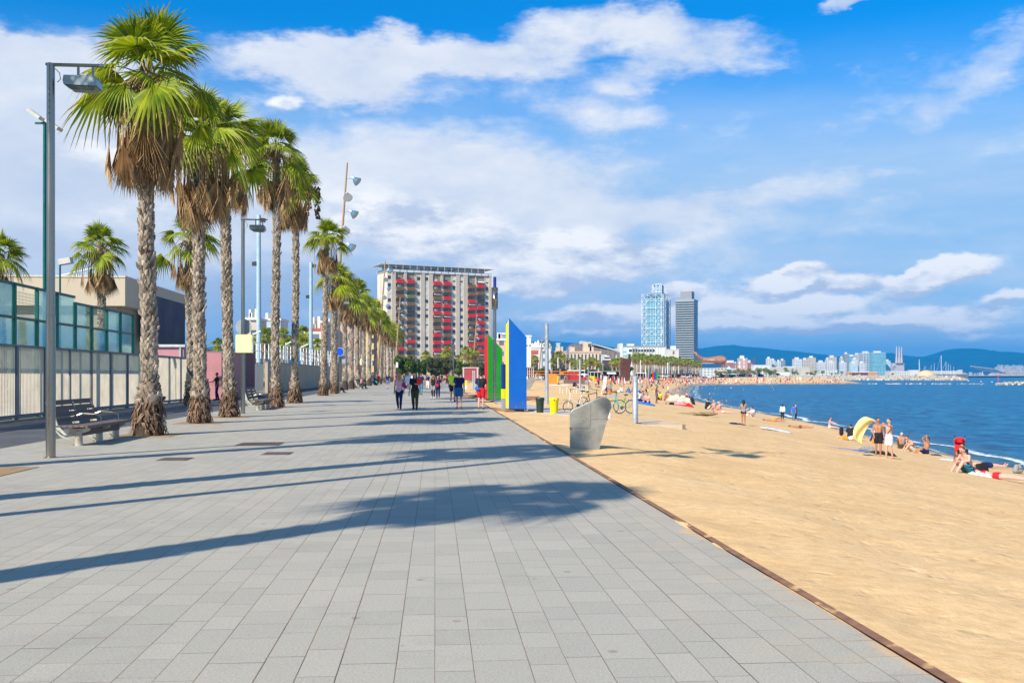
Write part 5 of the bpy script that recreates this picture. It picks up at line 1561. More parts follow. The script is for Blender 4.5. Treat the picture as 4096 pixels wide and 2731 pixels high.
def body_caps(j, f=False, g=0.0, parts='all'):
    """list of capsules (p0, r0, p1, r1); g inflates"""
    w = .92 if f else 1.0
    o = []
    hipw = 1.08 if f else 1.0
    def c(a, ra, b_, rb): o.append((a, ra + g, b_, rb + g))
    if parts in ('all', 'torso', 'shirt', 'tank'):
        side = (j['SL'] - j['SR']).normalized()
        c(j['P'] + side * .055, .105 * hipw, j['W'] + side * .045, .095 * w); c(j['P'] - side * .055, .105 * hipw, j['W'] - side * .045, .095 * w)
        c(j['W'] + side * .045, .095 * w, j['C'] + side * .075, .108 * w); c(j['W'] - side * .045, .095 * w, j['C'] - side * .075, .108 * w)
        sc = (j['SL'] + j['SR']) / 2
        c(j['C'] + side * .07, .105 * w, sc + side * .10, .062); c(j['C'] - side * .07, .105 * w, sc - side * .10, .062)
        c(sc + side * .02, .06, j['SL'], .058 * w); c(sc - side * .02, .06, j['SR'], .058 * w)
        if f and parts != 'torso':
            fr = (j['C'] - j['W']).cross(side).normalized()
            c(j['C'] + side * .07 + fr * .05, .055, j['C'] + side * .07 + fr * .08, .05); c(j['C'] - side * .07 + fr * .05, .055, j['C'] - side * .07 + fr * .08, .05)
    if parts == 'all':
        c(j['N'] - (j['N'] - j['C']) * .3, .062, j['N'], .052); c(j['N'], .052, j['H'], .06)
        up = (j['H'] - j['N']).normalized()
        c(j['H'] - up * .045, .068, j['H'] + up * .035, .088)
        for s_ in 'LR':
            c(j['S' + s_], .056 * w, j['E' + s_], .040 * w); c(j['E' + s_], .042 * w, j['M' + s_], .027 * w)
    if parts in ('all', 'legs', 'leggings'):
        for s_ in 'LR':
            c(j['H' + s_], .098 * hipw, j['K' + s_], .060); c(j['K' + s_], .058, j['K' + s_] * .65 + j['A' + s_] * .35, .058); c(j['K' + s_] * .65 + j['A' + s_] * .35, .058, j['A' + s_], .036)
        if parts != 'all': c(j['P'] + V((.03, 0, .02)), .112, j['P'] - V((.03, 0, -.02)), .112)
    if parts == 'all':
        for s_ in 'LR':
            a, t_ = j['A' + s_], j['T' + s_]; bk = a + (a - t_) * .22; bk.z = min(a.z, t_.z + .02) if t_.z < .2 and a.z < .3 and abs(t_.z - a.z) < .08 else bk.z
            c(bk, .034, t_, .026); c(a, .036, bk, .034)
    if parts in ('shorts', 'brief'):
        u = .62 if parts == 'shorts' else .13
        for s_ in 'LR':
            c(j['H' + s_], .104, j['H' + s_].lerp(j['K' + s_], u), .088 if parts == 'shorts' else .10)
        side = (j['HL'] - j['HR']).normalized()
        c(j['P'] + side * .05, .110, j['P'].lerp(j['W'], .45) + side * .045, .102 * w); c(j['P'] - side * .05, .110, j['P'].lerp(j['W'], .45) - side * .045, .102 * w)
    if parts == 'shirt':
        for s_ in 'LR': c(j['S' + s_], .062, j['S' + s_].lerp(j['E' + s_], .55), .054)
    if parts == 'long':
        for s_ in 'LR': c(j['S' + s_], .062, j['E' + s_], .05); c(j['E' + s_], .05, j['M' + s_], .038)
    if parts == 'bra':
        side = (j['SL'] - j['SR']).normalized()
        c(j['C'] + side * .08, .112 * w, j['C'] + side * .07 + (j['N'] - j['C']) * .1, .108 * w); c(j['C'] - side * .08, .112 * w, j['C'] - side * .07 + (j['N'] - j['C']) * .1, .108 * w)
    return o
TMP = bpy.data.scenes.new('workbench')
def remesh(caps, vox, n=10, name='body'):
    b = MB()
    for c in caps: b.cap(*c, n=n, m=3)
    me = b.mesh('tmp', [M_BLACK])
    o = bpy.data.objects.new('tmp', me); TMP.collection.objects.link(o)
    md = o.modifiers.new('r', 'REMESH'); md.mode = 'VOXEL'; md.voxel_size = vox; md.use_smooth_shade = True
    sm = o.modifiers.new('s', 'SMOOTH'); sm.iterations = 4; sm.factor = .5
    TMP.view_layers[0].update()
    with bpy.context.temp_override(scene=TMP, view_layer=TMP.view_layers[0]):
        dg = bpy.context.evaluated_depsgraph_get()
    ev = o.evaluated_get(dg)
    m2 = bpy.data.meshes.new_from_object(ev, depsgraph=dg)
    bpy.data.objects.remove(o); bpy.data.meshes.remove(me)
    return m2
def finish(me, mats, name, extra=None):
    """give the mesh its materials and append extra small shapes (fingers, face) as the same object"""
    me.materials.clear()
    for m in mats: me.materials.append(m)
    if extra and extra.v:
        nv = len(me.vertices)
        bm = bmesh.new(); bm.from_mesh(me)
        for f_ in bm.faces: f_.material_index = 0
        vs = [bm.verts.new(v_) for v_ in extra.v]
        for f_, mi in zip(extra.f, extra.mi):
            try:
                q = bm.faces.new([vs[i] for i in f_]); q.material_index = mi; q.smooth = True
            except ValueError: pass
        bm.to_mesh(me); bm.free()
    else:
        me.polygons.foreach_set('material_index', [0] * len(me.polygons))
    me.polygons.foreach_set('use_smooth', [True] * len(me.polygons))
    me.name = name
    return me
def hands_face(j, face=True):
    e = MB()
    for s_ in 'LR':
        w_ = j['M' + s_]; d = (w_ - j['E' + s_]).normalized()
        side = d.cross(V((0, 1, 0)) if abs(d.y) < .8 else V((0, 0, 1))).normalized(); nrm = d.cross(side)
        sg = 1 if s_ == 'L' else -1
        # side: across the knuckles, thumb on the forward side
        acr = nrm if abs(nrm.y) > abs(side.y) else side
        if acr.y > 0: acr = -acr
        pal = acr.cross(d).normalized() * .1
        e.cur = 0
        e.cap(w_ - d * .01, .026, w_ + d * .075 + acr * .008, .030, 8, 2)
        e.cap(w_ + d * .03 - acr * .012, .024, w_ + d * .08 - acr * .014, .024, 8, 2)
        for k, (off, ln) in enumerate([(.028, .075), (.010, .085), (-.009, .078), (-.027, .060)]):
            a = w_ + d * .085 + acr * off; kn = a + d * ln * .5; tp = kn + (d * .8 + pal * 3.2 * sg).normalized() * ln * .5
            e.tube([a - d * .02, kn, tp], [.0095, .009, .007], 6)
        th = w_ + d * .03 + acr * .028
        e.tube([th, th + d * .035 + acr * .03, th + d * .07 + acr * .034], [.011, .0105, .008], 6)
    if face:
        h = j['H']; up = (h - j['N']).normalized(); fw = j.get('face', V((0, -1, 0))).normalized(); rt = up.cross(fw).normalized(); fw = rt.cross(up).normalized()
        e.cur = 0
        e.cap(h + fw * .085 + up * .012, .009, h + fw * .108 - up * .018, .014, 6, 2)
        for s_ in (-1, 1): e.ell(h + rt * s_ * .09 - up * .005, (.014, .02, .03), 8, 5)
        e.cur = 1
        for s_ in (-1, 1): e.ell(h + fw * .085 + rt * s_ * .033 + up * .018, (.012, .010, .008), 6, 4)
        e.cur = 2
        e.ell(h + fw * .083 - up * .052, (.022, .012, .007), 8, 4)
    return e
def hair_shape(j, style='short'):
    h = j['H']; up = (h - j['N']).normalized(); fw = j.get('face', V((0, -1, 0))).normalized(); rt = up.cross(fw).normalized(); fw = rt.cross(up).normalized()
    M_ = Matrix((rt, fw, up)).transposed()
    b = []
    b.append((h + up * .045 - fw * .022, .093, h + up * .025 - fw * .03, .09))
    if style in ('long', 'bob'):
        L = .30 if style == 'long' else .15
        b.append((h - fw * .055 + up * .03, .085, h - fw * .075 - V((0, 0, 1)) * L, .055))
        for s_ in (-1, 1): b.append((h + rt * s_ * .06 - fw * .02 + up * .03, .05, h + rt * s_ * .085 - fw * .03 - V((0, 0, 1)) * L * .9, .03))
    if style == 'bun': b.append((h - fw * .10 + up * .07, .045, h - fw * .11 + up * .075, .045))
    return b
def person(loc, rz, j, label, skn='fair', female=False, hair='dark', hstyle='short', clothes=(), vox=.017, scale=1.0, group=None, name='person', face=True):
    """clothes: list of (part name, capsule set, cloth colour, inflate)"""
    j = feet(j)
    t = empty(name, loc, rz, label, 'person', group)
    t.scale = (scale,) * 3
    me = finish(remesh(body_caps(j, female), vox), [skin(skn), M_EYE, M_LIP], 'body', hands_face(j, face))
    link('body', me, t)
    if hstyle != 'none':
        me = finish(remesh(hair_shape(j, hstyle), .014), [hairm(hair)], 'hair'); link('hair', me, t)
    for nm, part, colr, g in clothes:
        if part == 'shoes':
            for s_ in 'LR':
                b = MB(); a, q = j['A' + s_], j['T' + s_]
                bk = a + (a - q) * .25; bk.z = q.z + .012
                b.cap(bk + V((0, 0, .0)), .046, q + V((0, -.03, .005)), .038, 10, 3); b.cap(a - V((0, 0, .01)), .046, bk, .046, 10, 3)
                link(nm, finish(remesh([(bk, .046, q + V((0, -.02, .006)), .040), (a - V((0, 0, .01)), .046, bk, .046)], .012), [cloth(colr)], nm), t)
            continue
        if part == 'longshirt':
            caps = body_caps(j, female, g, 'torso') + body_caps(j, female, g, 'long')
        elif part == 'tank': caps = body_caps(j, female, g, 'torso')[:-2]
        else: caps = body_caps(j, female, g, part)
        link(nm, finish(remesh(caps, vox * .95), [cloth(colr) if isinstance(colr, str) else colr], nm), t)
    return t
def feet_at(px, py): return gp(px, py)
TEE = lambda c_, g=.014: ('shirt', 'shirt', c_, g)
def walk(st, arm, **kw): return J_stand(st, arm)
m_pp, nt, bs = new_mat('pink_print'); co = surf_coord(nt)
nt.put(bs.inputs['Base Color'], nt.mix(nt.rng(nt.noise(co, 34, 3, .7), .45, .55), (.75, .55, .55), (.50, .20, .26))); nt.put(bs.inputs['Roughness'], .85)
m_stripe, nt, bs = new_mat('teal_stripe_cloth'); co = surf_coord(nt)
nt.put(bs.inputs['Base Color'], nt.mix(nt.rng(nt.m('SINE', nt.m('MULTIPLY', nt.m('ADD', nt.sep(co)[0], nt.m('MULTIPLY', nt.sep(co)[2], .7)), 95)), -.1, .1), (.01, .012, .03), (.01, .26, .36))); nt.put(bs.inputs['Roughness'], .85)
GW = 'people walking on the promenade'
p = gp(1597, 1641)
person(p, R(-4), J_stand(.75, -.5), 'blond woman in pink print top and navy leggings walking towards us', 'tan', True, 'blond', 'long', [('top', 'tank', m_pp, .014), ('leggings', 'leggings', 'navy', .008)], group=GW, scale=.96)
bag = gp(1617, 1641); bag.z = 0
def bagm(name, c, r, m, label, strap=None, cat='bag'):
    t = empty(name, c, 0, label, cat)
    link('bag_body', finish(remesh([((-r[0] * .3, 0, 0), r[1], (r[0] * .3, 0, -r[2] * .4), r[1] * 1.1), ((0, 0, r[2] * .4), r[1] * .8, (0, 0, -r[2] * .2), r[1])], .012), [m], 'bag_body'), t)
    if strap:
        b = MB(); b.tube([Vector(q) - Vector(c) for q in strap], .012, 6); b.build('strap', m, t)
    return t
Yp = p.y
bagm('shoulder_bag', at(1617, Yp - .05, 1541), (.12, .085, .16), cloth('purple'), 'purple shoulder bag on the woman in the pink top', [at(1614, Yp - .1, 1505), at(1617, Yp - .12, 1530)])
p = gp(1660, 1640)
j = J_stand(.55, .3); j['EL'] = V((.24, .0, 1.17)); j['ML'] = V((.10, -.2, 1.22))
person(p, R(-3), j, 'woman in black tee and olive trousers holding a red folder', 'fair', True, 'dark', 'bob', [TEE('black', .022), ('trousers', 'legs', 'olive', .018), ('shoe', 'shoes', 'navy', 0)], group=GW, scale=.97)
b = MB(); b.box((0, 0, 0), (.20, .015, .26)); tag(b.build('folder', mat('folder_red', (.85, .01, .01), .5), None, loc=at(1676, p.y - .26, 1525), bevel=.003), 'bright red folder held by the woman in olive trousers', 'folder')
b = MB(); b.lathe([(.03, 0), (.032, .03), (.032, .14), (.012, .17), (.012, .19)], 12); tag(b.build('water_bottle', mat('bottle_pet', (.6, .7, .75), .1, spec=.6), None, loc=at(1636, p.y - .05, 1584)), 'small clear water bottle in the hand of the woman in olive', 'bottle')
p = gp(1836, 1635)
person(p, R(180), J_stand(.25, -.35), 'man in navy tee and bright blue shorts seen from behind', 'fair', False, 'brown', 'short', [TEE('navy', .02), ('shorts', 'shorts', mat('cloth_oceanblue', (.0, .13, .33), .6, .25, 8), .018), ('sandal', 'shoes', 'brown', 0)], group=GW, scale=1.0)
p = gp(1811, 1605)
person(p, R(8), J_stand(.5, .4), 'grey haired man in lime yellow tee and dark shorts', 'tan', False, 'grey', 'short', [TEE('lime', .03), ('shorts', 'shorts', 'navy', .024), ('shoe', 'shoes', 'navy', 0)], group=GW, scale=1.05)
p = gp(1924, 1637)
person(p, R(176), J_stand(-.3, .3), 'man in black tee and red shorts seen from behind', 'pink', False, 'dark', 'short', [TEE('black', .026), ('shorts', 'shorts', 'red', .028), ('sandal', 'shoes', 'brown', 0)], group=GW, scale=.97)
bagm('sling_bag', at(1909, p.y - .12, 1553), (.16, .075, .10), cloth('blue'), 'blue roll bag slung on the man in red shorts', [at(1912, p.y - .12, 1548), at(1914, p.y - .14, 1516)])
p = gp(1733, 1592)
person(p, R(-5), J_stand(.5, .2), 'woman in black top with black and grey leggings', 'tan', True, 'dark', 'long', [('top', 'tank', 'black', .02), ('skirt', 'shorts', 'grey', .02), ('leggings', 'leggings', 'black', .008), ('shoe', 'shoes', 'white', 0)], group=GW, scale=.93)
p = gp(1752, 1592)
j = J_stand(.15, 0); j['ER'] = V((-.22, 0, 1.2)); j['MR'] = V((-.12, -.12, 1.36))
person(p, R(-5), j, 'woman in navy outfit with red bag beside the woman in black', 'fair', True, 'dark', 'long', [TEE('navy', .018), ('leggings', 'legs', 'navy', .012), ('shoe', 'shoes', 'grey', 0)], group=GW, scale=.88)
bagm('shoulder_bag', at(1750, p.y - .2, 1541), (.13, .07, .14), cloth('red'), 'small red shoulder bag of the woman in navy', [at(1745, p.y - .2, 1536), at(1748, p.y - .18, 1515), at(1757, p.y - .2, 1536)])
p = gp(1632, 1556)
person(p, R(-5), J_stand(.7, .5), 'woman in loose pale shirt and white shorts behind the blond woman', 'tan', True, 'brown', 'bun', [('shirt', 'longshirt', 'paleblue', .034), ('shorts', 'shorts', 'white', .02), ('sandal', 'shoes', 'white', 0)], vox=.022, group=GW)
p = gp(1683, 1580)
person(p, R(175), J_stand(.6, .3), 'person in navy tee and jeans with backpack behind the red folder', 'tan', False, 'brown', 'short', [TEE('navy', .02), ('jeans', 'legs', 'denim', .014), ('shoe', 'shoes', 'brown', 0)], vox=.022, group=GW)
p = gp(1652, 1550)
person(p, R(-5), J_stand(.3, .2), 'person in pale shirt between the blond woman and woman in olive', 'fair', True, 'brown', 'bob', [TEE('paleblue', .02), ('trousers', 'legs', 'white', .014)], vox=.025, group=GW)
p = gp(1515, 1542)
person(p, R(180), J_stand(.4, .2), 'man in red tee and brown shorts seen from behind', 'tan', False, 'grey', 'short', [TEE('red', .024), ('shorts', 'shorts', 'brown', .03), ('shoe', 'shoes', 'grey', 0)], vox=.025, group=GW)
bagm('plastic_bag', at(1505, p.y - .1, 1526), (.18, .14, .28), mat('green_plastic', (.02, .45, .30), .4), 'turquoise plastic bag hanging beside the man in red tee')
p = gp(1551, 1556)
person(p, R(170), J_stand(.8, -.4), 'man in navy tee and denim shorts striding left of the blond woman', 'fair', False, 'grey', 'short', [TEE('navy', .024), ('shorts', 'shorts', 'denim', .024), ('shoe', 'shoes', 'blue', 0)], vox=.022, group=GW)
p = gp(1711, 1558)
person(p, R(-5), J_stand(.35, .5), 'woman in navy sleeveless top and white trousers', 'tan', True, 'blond', 'short', [('top', 'tank', 'navy', .02), ('trousers', 'legs', 'offwhite', .02), ('sandal', 'shoes', 'black', 0)], vox=.022, group=GW)
p = gp(1767, 1531)
person(p, R(0), J_stand(.3, .2), 'bald man in black tee and dark red trousers far off', 'tan', False, 'grey', 'none', [TEE('black', .03), ('trousers', 'legs', 'darkred', .02)], vox=.03, group=GW)
p = gp(1782, 1528)
person(p, R(180), J_stand(.3, .2), 'distant man in pale grey tee and brown shorts beside bald man', 'fair', False, 'dark', 'short', [TEE('offwhite', .03), ('shorts', 'shorts', 'brown', .03), ('pack', 'bra', 'black', .06)], vox=.03, group=GW)
# seated on benches / leaning
def J_bench():
    j = J_sit(.05, .45)
    j['P'] = V((0, 0, .55)); j['W'] = V((0, .02, .70)); j['C'] = V((0, .0, .92)); j['N'] = V((0, -.03, 1.09)); j['H'] = V((0, -.06, 1.23))
    j['SL'] = V((.175, -.01, 1.02)); j['SR'] = V((-.175, -.01, 1.02)); j['HL'] = V((.09, 0, .55)); j['HR'] = V((-.09, 0, .55))
    j['KL'] = V((.10, -.44, .52)); j['KR'] = V((-.10, -.44, .52)); j['AL'] = V((.10, -.50, .09)); j['AR'] = V((-.10, -.58, .09))
    j['EL'] = V((.23, -.12, .78)); j['ML'] = V((.10, -.34, .64)); j['ER'] = V((-.23, -.12, .78)); j['MR'] = V((-.10, -.34, .64))
    return j
person(Vector((gp(1425, 1556).x + .05, 118, 0)), R(94), J_bench(), 'person in pink top and black trousers seated on the far bench', 'pink', True, 'dark', 'short', [TEE('pink', .02), ('trousers', 'legs', 'black', .02), ('shoe', 'shoes', 'black', 0)], vox=.025)
person(Vector((Xat(1352, 92), 92, 0)), R(70), J_sit(.0, .40, .1, .4), 'person in black trousers stretched beside the litter bin', 'tan', False, 'dark', 'short', [TEE('black', .02), ('trousers', 'legs', 'black', .02), ('shoe', 'shoes', 'black', 0)], vox=.022)
person(Vector((Xat(1490, 150), 150, 0)), R(90), J_bench(), 'person in pale blue shirt seated beside a far lamp post', 'fair', False, 'grey', 'short', [TEE('paleblue', .03), ('trousers', 'legs', 'navy', .02)], vox=.03)
j = J_stand(.25, .0); j['ER'] = V((-.28, -.2, 1.2)); j['MR'] = V((-.22, -.42, 1.15))
person(Vector((Xat(868, 64.5), 64.5, 0)), R(-70), j, 'person in dark clothes leaning by the pink wall between trunks', 'tan', False, 'brown', 'short', [TEE('black', .025), ('trousers', 'legs', 'navy', .02), ('shoe', 'shoes', 'black', 0)], vox=.02)
# crowd further down the promenade
rr = random.Random(9)
def P_stand2(): return J_stand(rr.uniform(-.6, .8), rr.uniform(-.5, .5))

# ------------------------------------------------------------------ bathers close enough to be seen singly
GB = 'bathers on the near sand'
def sand_at(px, py): 
    p = sgp(px, py); return p
def scl(p, py, ptop, hgt=1.75): return ((py - ptop) / F * p.y) / hgt
SW = lambda c_: ('swim_shorts', 'shorts', c_, .016)
def bather(px, py, ptop, rz, j, label, skn, female, hair, hstyle, clothes, hgt=1.75, vox=.017):
    p = sand_at(px, py)
    s = scl(p, py, ptop, hgt) if ptop else 1.0
    s = max(.8, min(1.25, s))
    return person(p - Vector((0, 0, .015)), R(rz), j, label, skn, female, hair, hstyle, clothes, vox, s, GB)
j = J_stand(.1, .0); j['ER'] = V((-.24, .04, 1.16)); j['MR'] = V((-.20, -.10, .93))
bather(3513, 1822, 1672, -10, j, 'shirtless man in black shorts facing us beside the yellow towel', 'tan', False, 'dark', 'short', [('swim_shorts', 'shorts', 'black', .022)], 1.74)
j = J_stand(-.35, .0)
j['EL'] = V((.30, -.22, 1.45)); j['ML'] = V((.36, -.46, 1.54)); j['ER'] = V((-.22, -.22, 1.46)); j['MR'] = V((-.16, -.46, 1.52)); j['face'] = V((.3, -1, 0))
m2_ = bather(3556, 1834, 1678, -75, j, 'shirtless man in pale shorts with raised arm holding the towel', 'fair', False, 'brown', 'short', [('swim_shorts', 'shorts', 'offwhite', .022)], 1.74)
# yellow towel: draped strip hanging from the raised hands
Yt = m2_.location.y - .1
tw = MB(); cpts = [(3500, 1682), (3478, 1672), (3455, 1690), (3436, 1722), (3427, 1750), (3437, 1772), (3452, 1778)]
wds = [16, 22, 26, 27, 25, 18, 10]
vs = []
for k, ((a, b_), w_) in enumerate(zip(cpts, wds)):
    for q in range(5):
        u = (q - 2) / 2
        P_ = at(a + u * w_ * .75, Yt + .35 + .10 * math.sin(q * 1.6 + k), b_ + u * w_ * .45); vs.append(P_)
fs = [(k * 5 + q, k * 5 + q + 1, (k + 1) * 5 + q + 1, (k + 1) * 5 + q) for k in range(6) for q in range(4)]
tw.add(vs, fs)
m_towel = mat('towel_yellow', (.82, .66, .25), .9, .08, 6, bump=.004, bscale=30)
o = tw.build('beach_towel', m_towel, None, smooth=True); tag(o, 'long pale yellow beach towel shaken out by two standing men', 'towel')
sd = o.modifiers.new('thick', 'SOLIDIFY'); sd.thickness = .03; ss = o.modifiers.new('sub', 'SUBSURF'); ss.levels = 2; ss.render_levels = 2
bather(3608, 1792, 0, 170, J_sit(.05, .38, .12), 'grey haired tanned sunbather seated, first of the seated trio', 'tan', False, 'grey', 'short', [SW('olive')])
bather(3655, 1808, 0, -75, J_sit(.28, .40, .10), 'hunched shirtless man with crossed hands, middle of the seated trio', 'fair', False, 'brown', 'short', [SW('beige')])
j = J_sit(-.05, .30, .10); j['EL'] = V((.20, -.10, .80)); j['ML'] = V((.08, -.02, .92)); j['ER'] = V((-.20, -.10, .80)); j['MR'] = V((-.06, .0, .92))
bather(3705, 1815, 0, -80, j, 'tanned sunbather in blue shorts with hands behind head', 'tan', False, 'dark', 'short', [SW('navy')])
bather(3876, 1893, 0, -68, J_sit(.2, .42, .12), 'shirtless man in striped teal shorts seated at far right', 'pink', False, 'auburn', 'short', [('swim_shorts', 'shorts', m_stripe, .02)], vox=.015)
j = J_lie(False); j['H'] = V((0, .66, .24)); j['N'] = V((0, .53, .20)); j['C'] = V((0, .37, .16)); j['EL'] = V((.26, .62, .06)); j['ML'] = V((.10, .80, .06)); j['ER'] = V((-.26, .62, .06)); j['MR'] = V((-.10, .80, .06)); j['face'] = V((0, .8, -.5)); j['SL'] = V((.175, .48, .17)); j['SR'] = V((-.175, .48, .17))
bather(3985, 1915, 0, 48, j, 'woman in red bikini lying face down beside the black bag', 'pink', True, 'auburn', 'short', [('bikini_bottom', 'brief', 'red', .012), ('bikini_top', 'bra', 'red', .006)], vox=.015)
bather(3935, 1868, 0, 80, J_lie(True), 'sunbather lying behind the seated man in striped shorts', 'pink', False, 'brown', 'short', [SW('navy')])
bather(3400, 1752, 0, 150, J_sit(.22, .35, .12), 'person in black hoodie crouched by a rucksack near the surf', 'fair', False, 'dark', 'short', [('hoodie', 'longshirt', 'black', .03), ('trousers', 'legs', 'black', .02)])
bather(3400, 1760, 0, 75, J_lie(True, .25), 'sunbather lying with bent knee beside the black hoodie', 'pink', True, 'blond', 'short', [('bikini_bottom', 'brief', 'white', .012)])
bather(3441, 1752, 0, -60, J_sit(.1, .45, .12), 'person in blue top and white cap sitting behind the towel', 'fair', False, 'grey', 'short', [('top', 'longshirt', 'blue', .03), SW('olive')])
bather(3494, 1772, 0, 60, J_sit(.15, .34, .2), 'tanned sunbather curled up behind the man in black shorts', 'tan', True, 'brown', 'short', [('bikini_bottom', 'brief', 'orange', .012)])
bather(3318, 1712, 0, 60, J_sit(.05, .1, .1), 'small child sitting at the edge of the foam', 'pink', False, 'brown', 'short', [('brief', 'brief', 'white', .01)])
j = J_stand(-.15, .0); j['ER'] = V((-.24, -.05, 1.17)); j['MR'] = V((-.05, -.2, 1.15)); j['EL'] = V((.24, -.05, 1.17)); j['ML'] = V((.05, -.2, 1.15))
bather(2974, 1699, 1599, 175, j, 'tanned woman in grey tank top and black bikini standing alone', 'tan', True, 'dark', 'long', [('tank_top', 'tank', 'grey', .012), ('bikini_bottom', 'brief', 'black', .012)], 1.73)
bather(3018, 1668, 0, -70, J_sit(.2, .32, .12), 'person in white top seated right of the standing tanned woman', 'fair', True, 'dark', 'bun', [('top', 'longshirt', 'white', .025)])
bather(3093, 1686, 0, 72, J_lie(True, .22), 'tanned sunbather lying propped up near the shingle', 'tan', False, 'dark', 'short', [('swim_brief', 'brief', 'orange', .012)])
bather(3200, 1712, 0, 70, J_lie(True, .05), 'tanned sunbather lying flat beside a blue bag', 'tan', True, 'dark', 'short', [('bikini_bottom', 'brief', 'brown', .012)])
bather(3105, 1722, 0, 95, J_lie(True, .0), 'sunbather in printed clothes lying on a towel nearer the promenade', 'pink', True, 'dark', 'short', [('dress', 'torso', 'pink', .02), ('trousers', 'legs', 'paleblue', .015)]) if False else None
bather(3130, 1677, 1629, 170, J_stand(.1, 0), 'person in white jacket and black trousers on the shingle', 'fair', True, 'dark', 'bob', [('jacket', 'longshirt', 'white', .03), ('trousers', 'legs', 'black', .015), ('shoe', 'shoes', 'black', 0)], 1.73)
bather(3174, 1681, 1621, 165, J_stand(.1, 0), 'person in royal blue tee and jeans on the shingle', 'fair', False, 'dark', 'short', [TEE('blue', .025), ('jeans', 'legs', 'denim', .015), ('shoe', 'shoes', 'black', 0)], 1.75)
bather(3183, 1678, 1627, 60, J_stand(.1, 0), 'blond person in brown shirt behind the one in royal blue', 'fair', True, 'blond', 'long', [('shirt', 'longshirt', 'brown', .02), ('jeans', 'legs', 'navy', .015)], 1.7)
GM = 'bathers in the middle of the beach'
GB = GM
bather(2626, 1612, 1560, 60, J_stand(.05, .1), 'tanned man in tiny blue swim briefs standing', 'brown', False, 'dark', 'none', [('swim_brief', 'brief', 'blue', .012)], 1.74, .025)
bather(2592, 1616, 0, -30, J_sit(.12, .3, .2), 'pale bather with blue towel seated left of the man in briefs', 'pink', False, 'brown', 'short', [('shorts', 'shorts', 'black', .02)], vox=.025)
bather(2700, 1620, 0, 80, J_lie(True, .1), 'bather in black top and pink trousers lying on the sand', 'fair', False, 'dark', 'short', [TEE('black', .02), ('trousers', 'legs', 'pink', .02)], vox=.025)
bather(2747, 1601, 1576, 180, J_stand(.1, .1), 'man in dark red shorts walking by the surf', 'pink', False, 'brown', 'short', [SW('darkred')], 1.75, .025)
bather(2826, 1636, 0, 120, J_sit(.15, .3, .12), 'person in black top sitting at the shingle edge', 'fair', False, 'dark', 'short', [TEE('black', .03), SW('white')], vox=.025)
bather(2860, 1640, 0, -60, J_sit(.1, .25, .12), 'blond child sitting among adults near the surf', 'pink', True, 'blond', 'short', [('bikini_bottom', 'brief', 'pink', .01)], vox=.025)
bather(2882, 1645, 0, -70, J_sit(.1, .3, .15), 'woman in pink bikini sitting near the surf', 'pink', True, 'blond', 'bun', [('bikini_bottom', 'brief', 'pink', .012), ('bikini_top', 'bra', 'pink', .008)], vox=.025)
bather(2892, 1652, 0, 78, J_lie(True, .05), 'pale sunbather lying flat in front of the woman in pink', 'pink', False, 'brown', 'short', [('swim_brief', 'brief', 'beige', .012)], vox=.025)
bather(2560, 1605, 0, 40, J_sit(.25, .25, .15), 'bather in white tee bending forward on the sand', 'fair', False, 'brown', 'short', [TEE('white', .02), SW('navy')], vox=.025)
bather(2535, 1603, 0, 85, J_lie(True, .0), 'bather in navy trousers lying left of the shower post', 'fair', False, 'brown', 'short', [('trousers', 'legs', 'navy', .02)], vox=.025)
bather(2640, 1600, 0, -20, J_sit(.1, .3, .2), 'bather in yellow top seated behind the man in briefs', 'tan', True, 'dark', 'short', [TEE('yellow', .02), SW('black')], vox=.025)
bather(2662, 1602, 0, 20, J_sit(.1, .3, .2), 'bather in red shorts seated right of the man in briefs', 'tan', False, 'dark', 'short', [SW('red')], vox=.025)
bather(2681, 1604, 0, 60, J_sit(.1, .3, .2), 'bather in white shirt seated beside a pale bather', 'pink', False, 'brown', 'short', [TEE('white', .02)], vox=.025)
j = J_stand(.2, 0); j['EL'] = V((.22, -.15, 1.3)); j['ML'] = V((.08, -.25, 1.5)); j['ER'] = V((-.22, -.15, 1.3)); j['MR'] = V((-.08, -.25, 1.5))
bather(2348, 1574, 1527, 180, j, 'photographer in grey shirt and pale trousers on the upper sand', 'fair', False, 'brown', 'short', [('shirt', 'shirt', 'grey', .03), ('trousers', 'legs', 'beige', .03), ('shoe', 'shoes', 'black', 0)], 1.75, .025)
bather(2237, 1539, 0, -20, J_sit(.1, .3, .2), 'bather seated on a white towel beside the orange block', 'tan', False, 'dark', 'short', [SW('denim')], vox=.03)
bather(2295, 1546, 0, 40, J_sit(.2, .3, .2), 'person in dark clothes crouching left of the thin steel post', 'fair', False, 'dark', 'short', [('top', 'longshirt', 'navy', .03), ('trousers', 'legs', 'black', .02)], vox=.03)
bather(2325, 1552, 0, 80, J_lie(True, .1), 'person in jeans lying on the sand behind the thin post', 'fair', False, 'dark', 'short', [TEE('navy', .02), ('jeans', 'legs', 'denim', .02)], vox=.03)
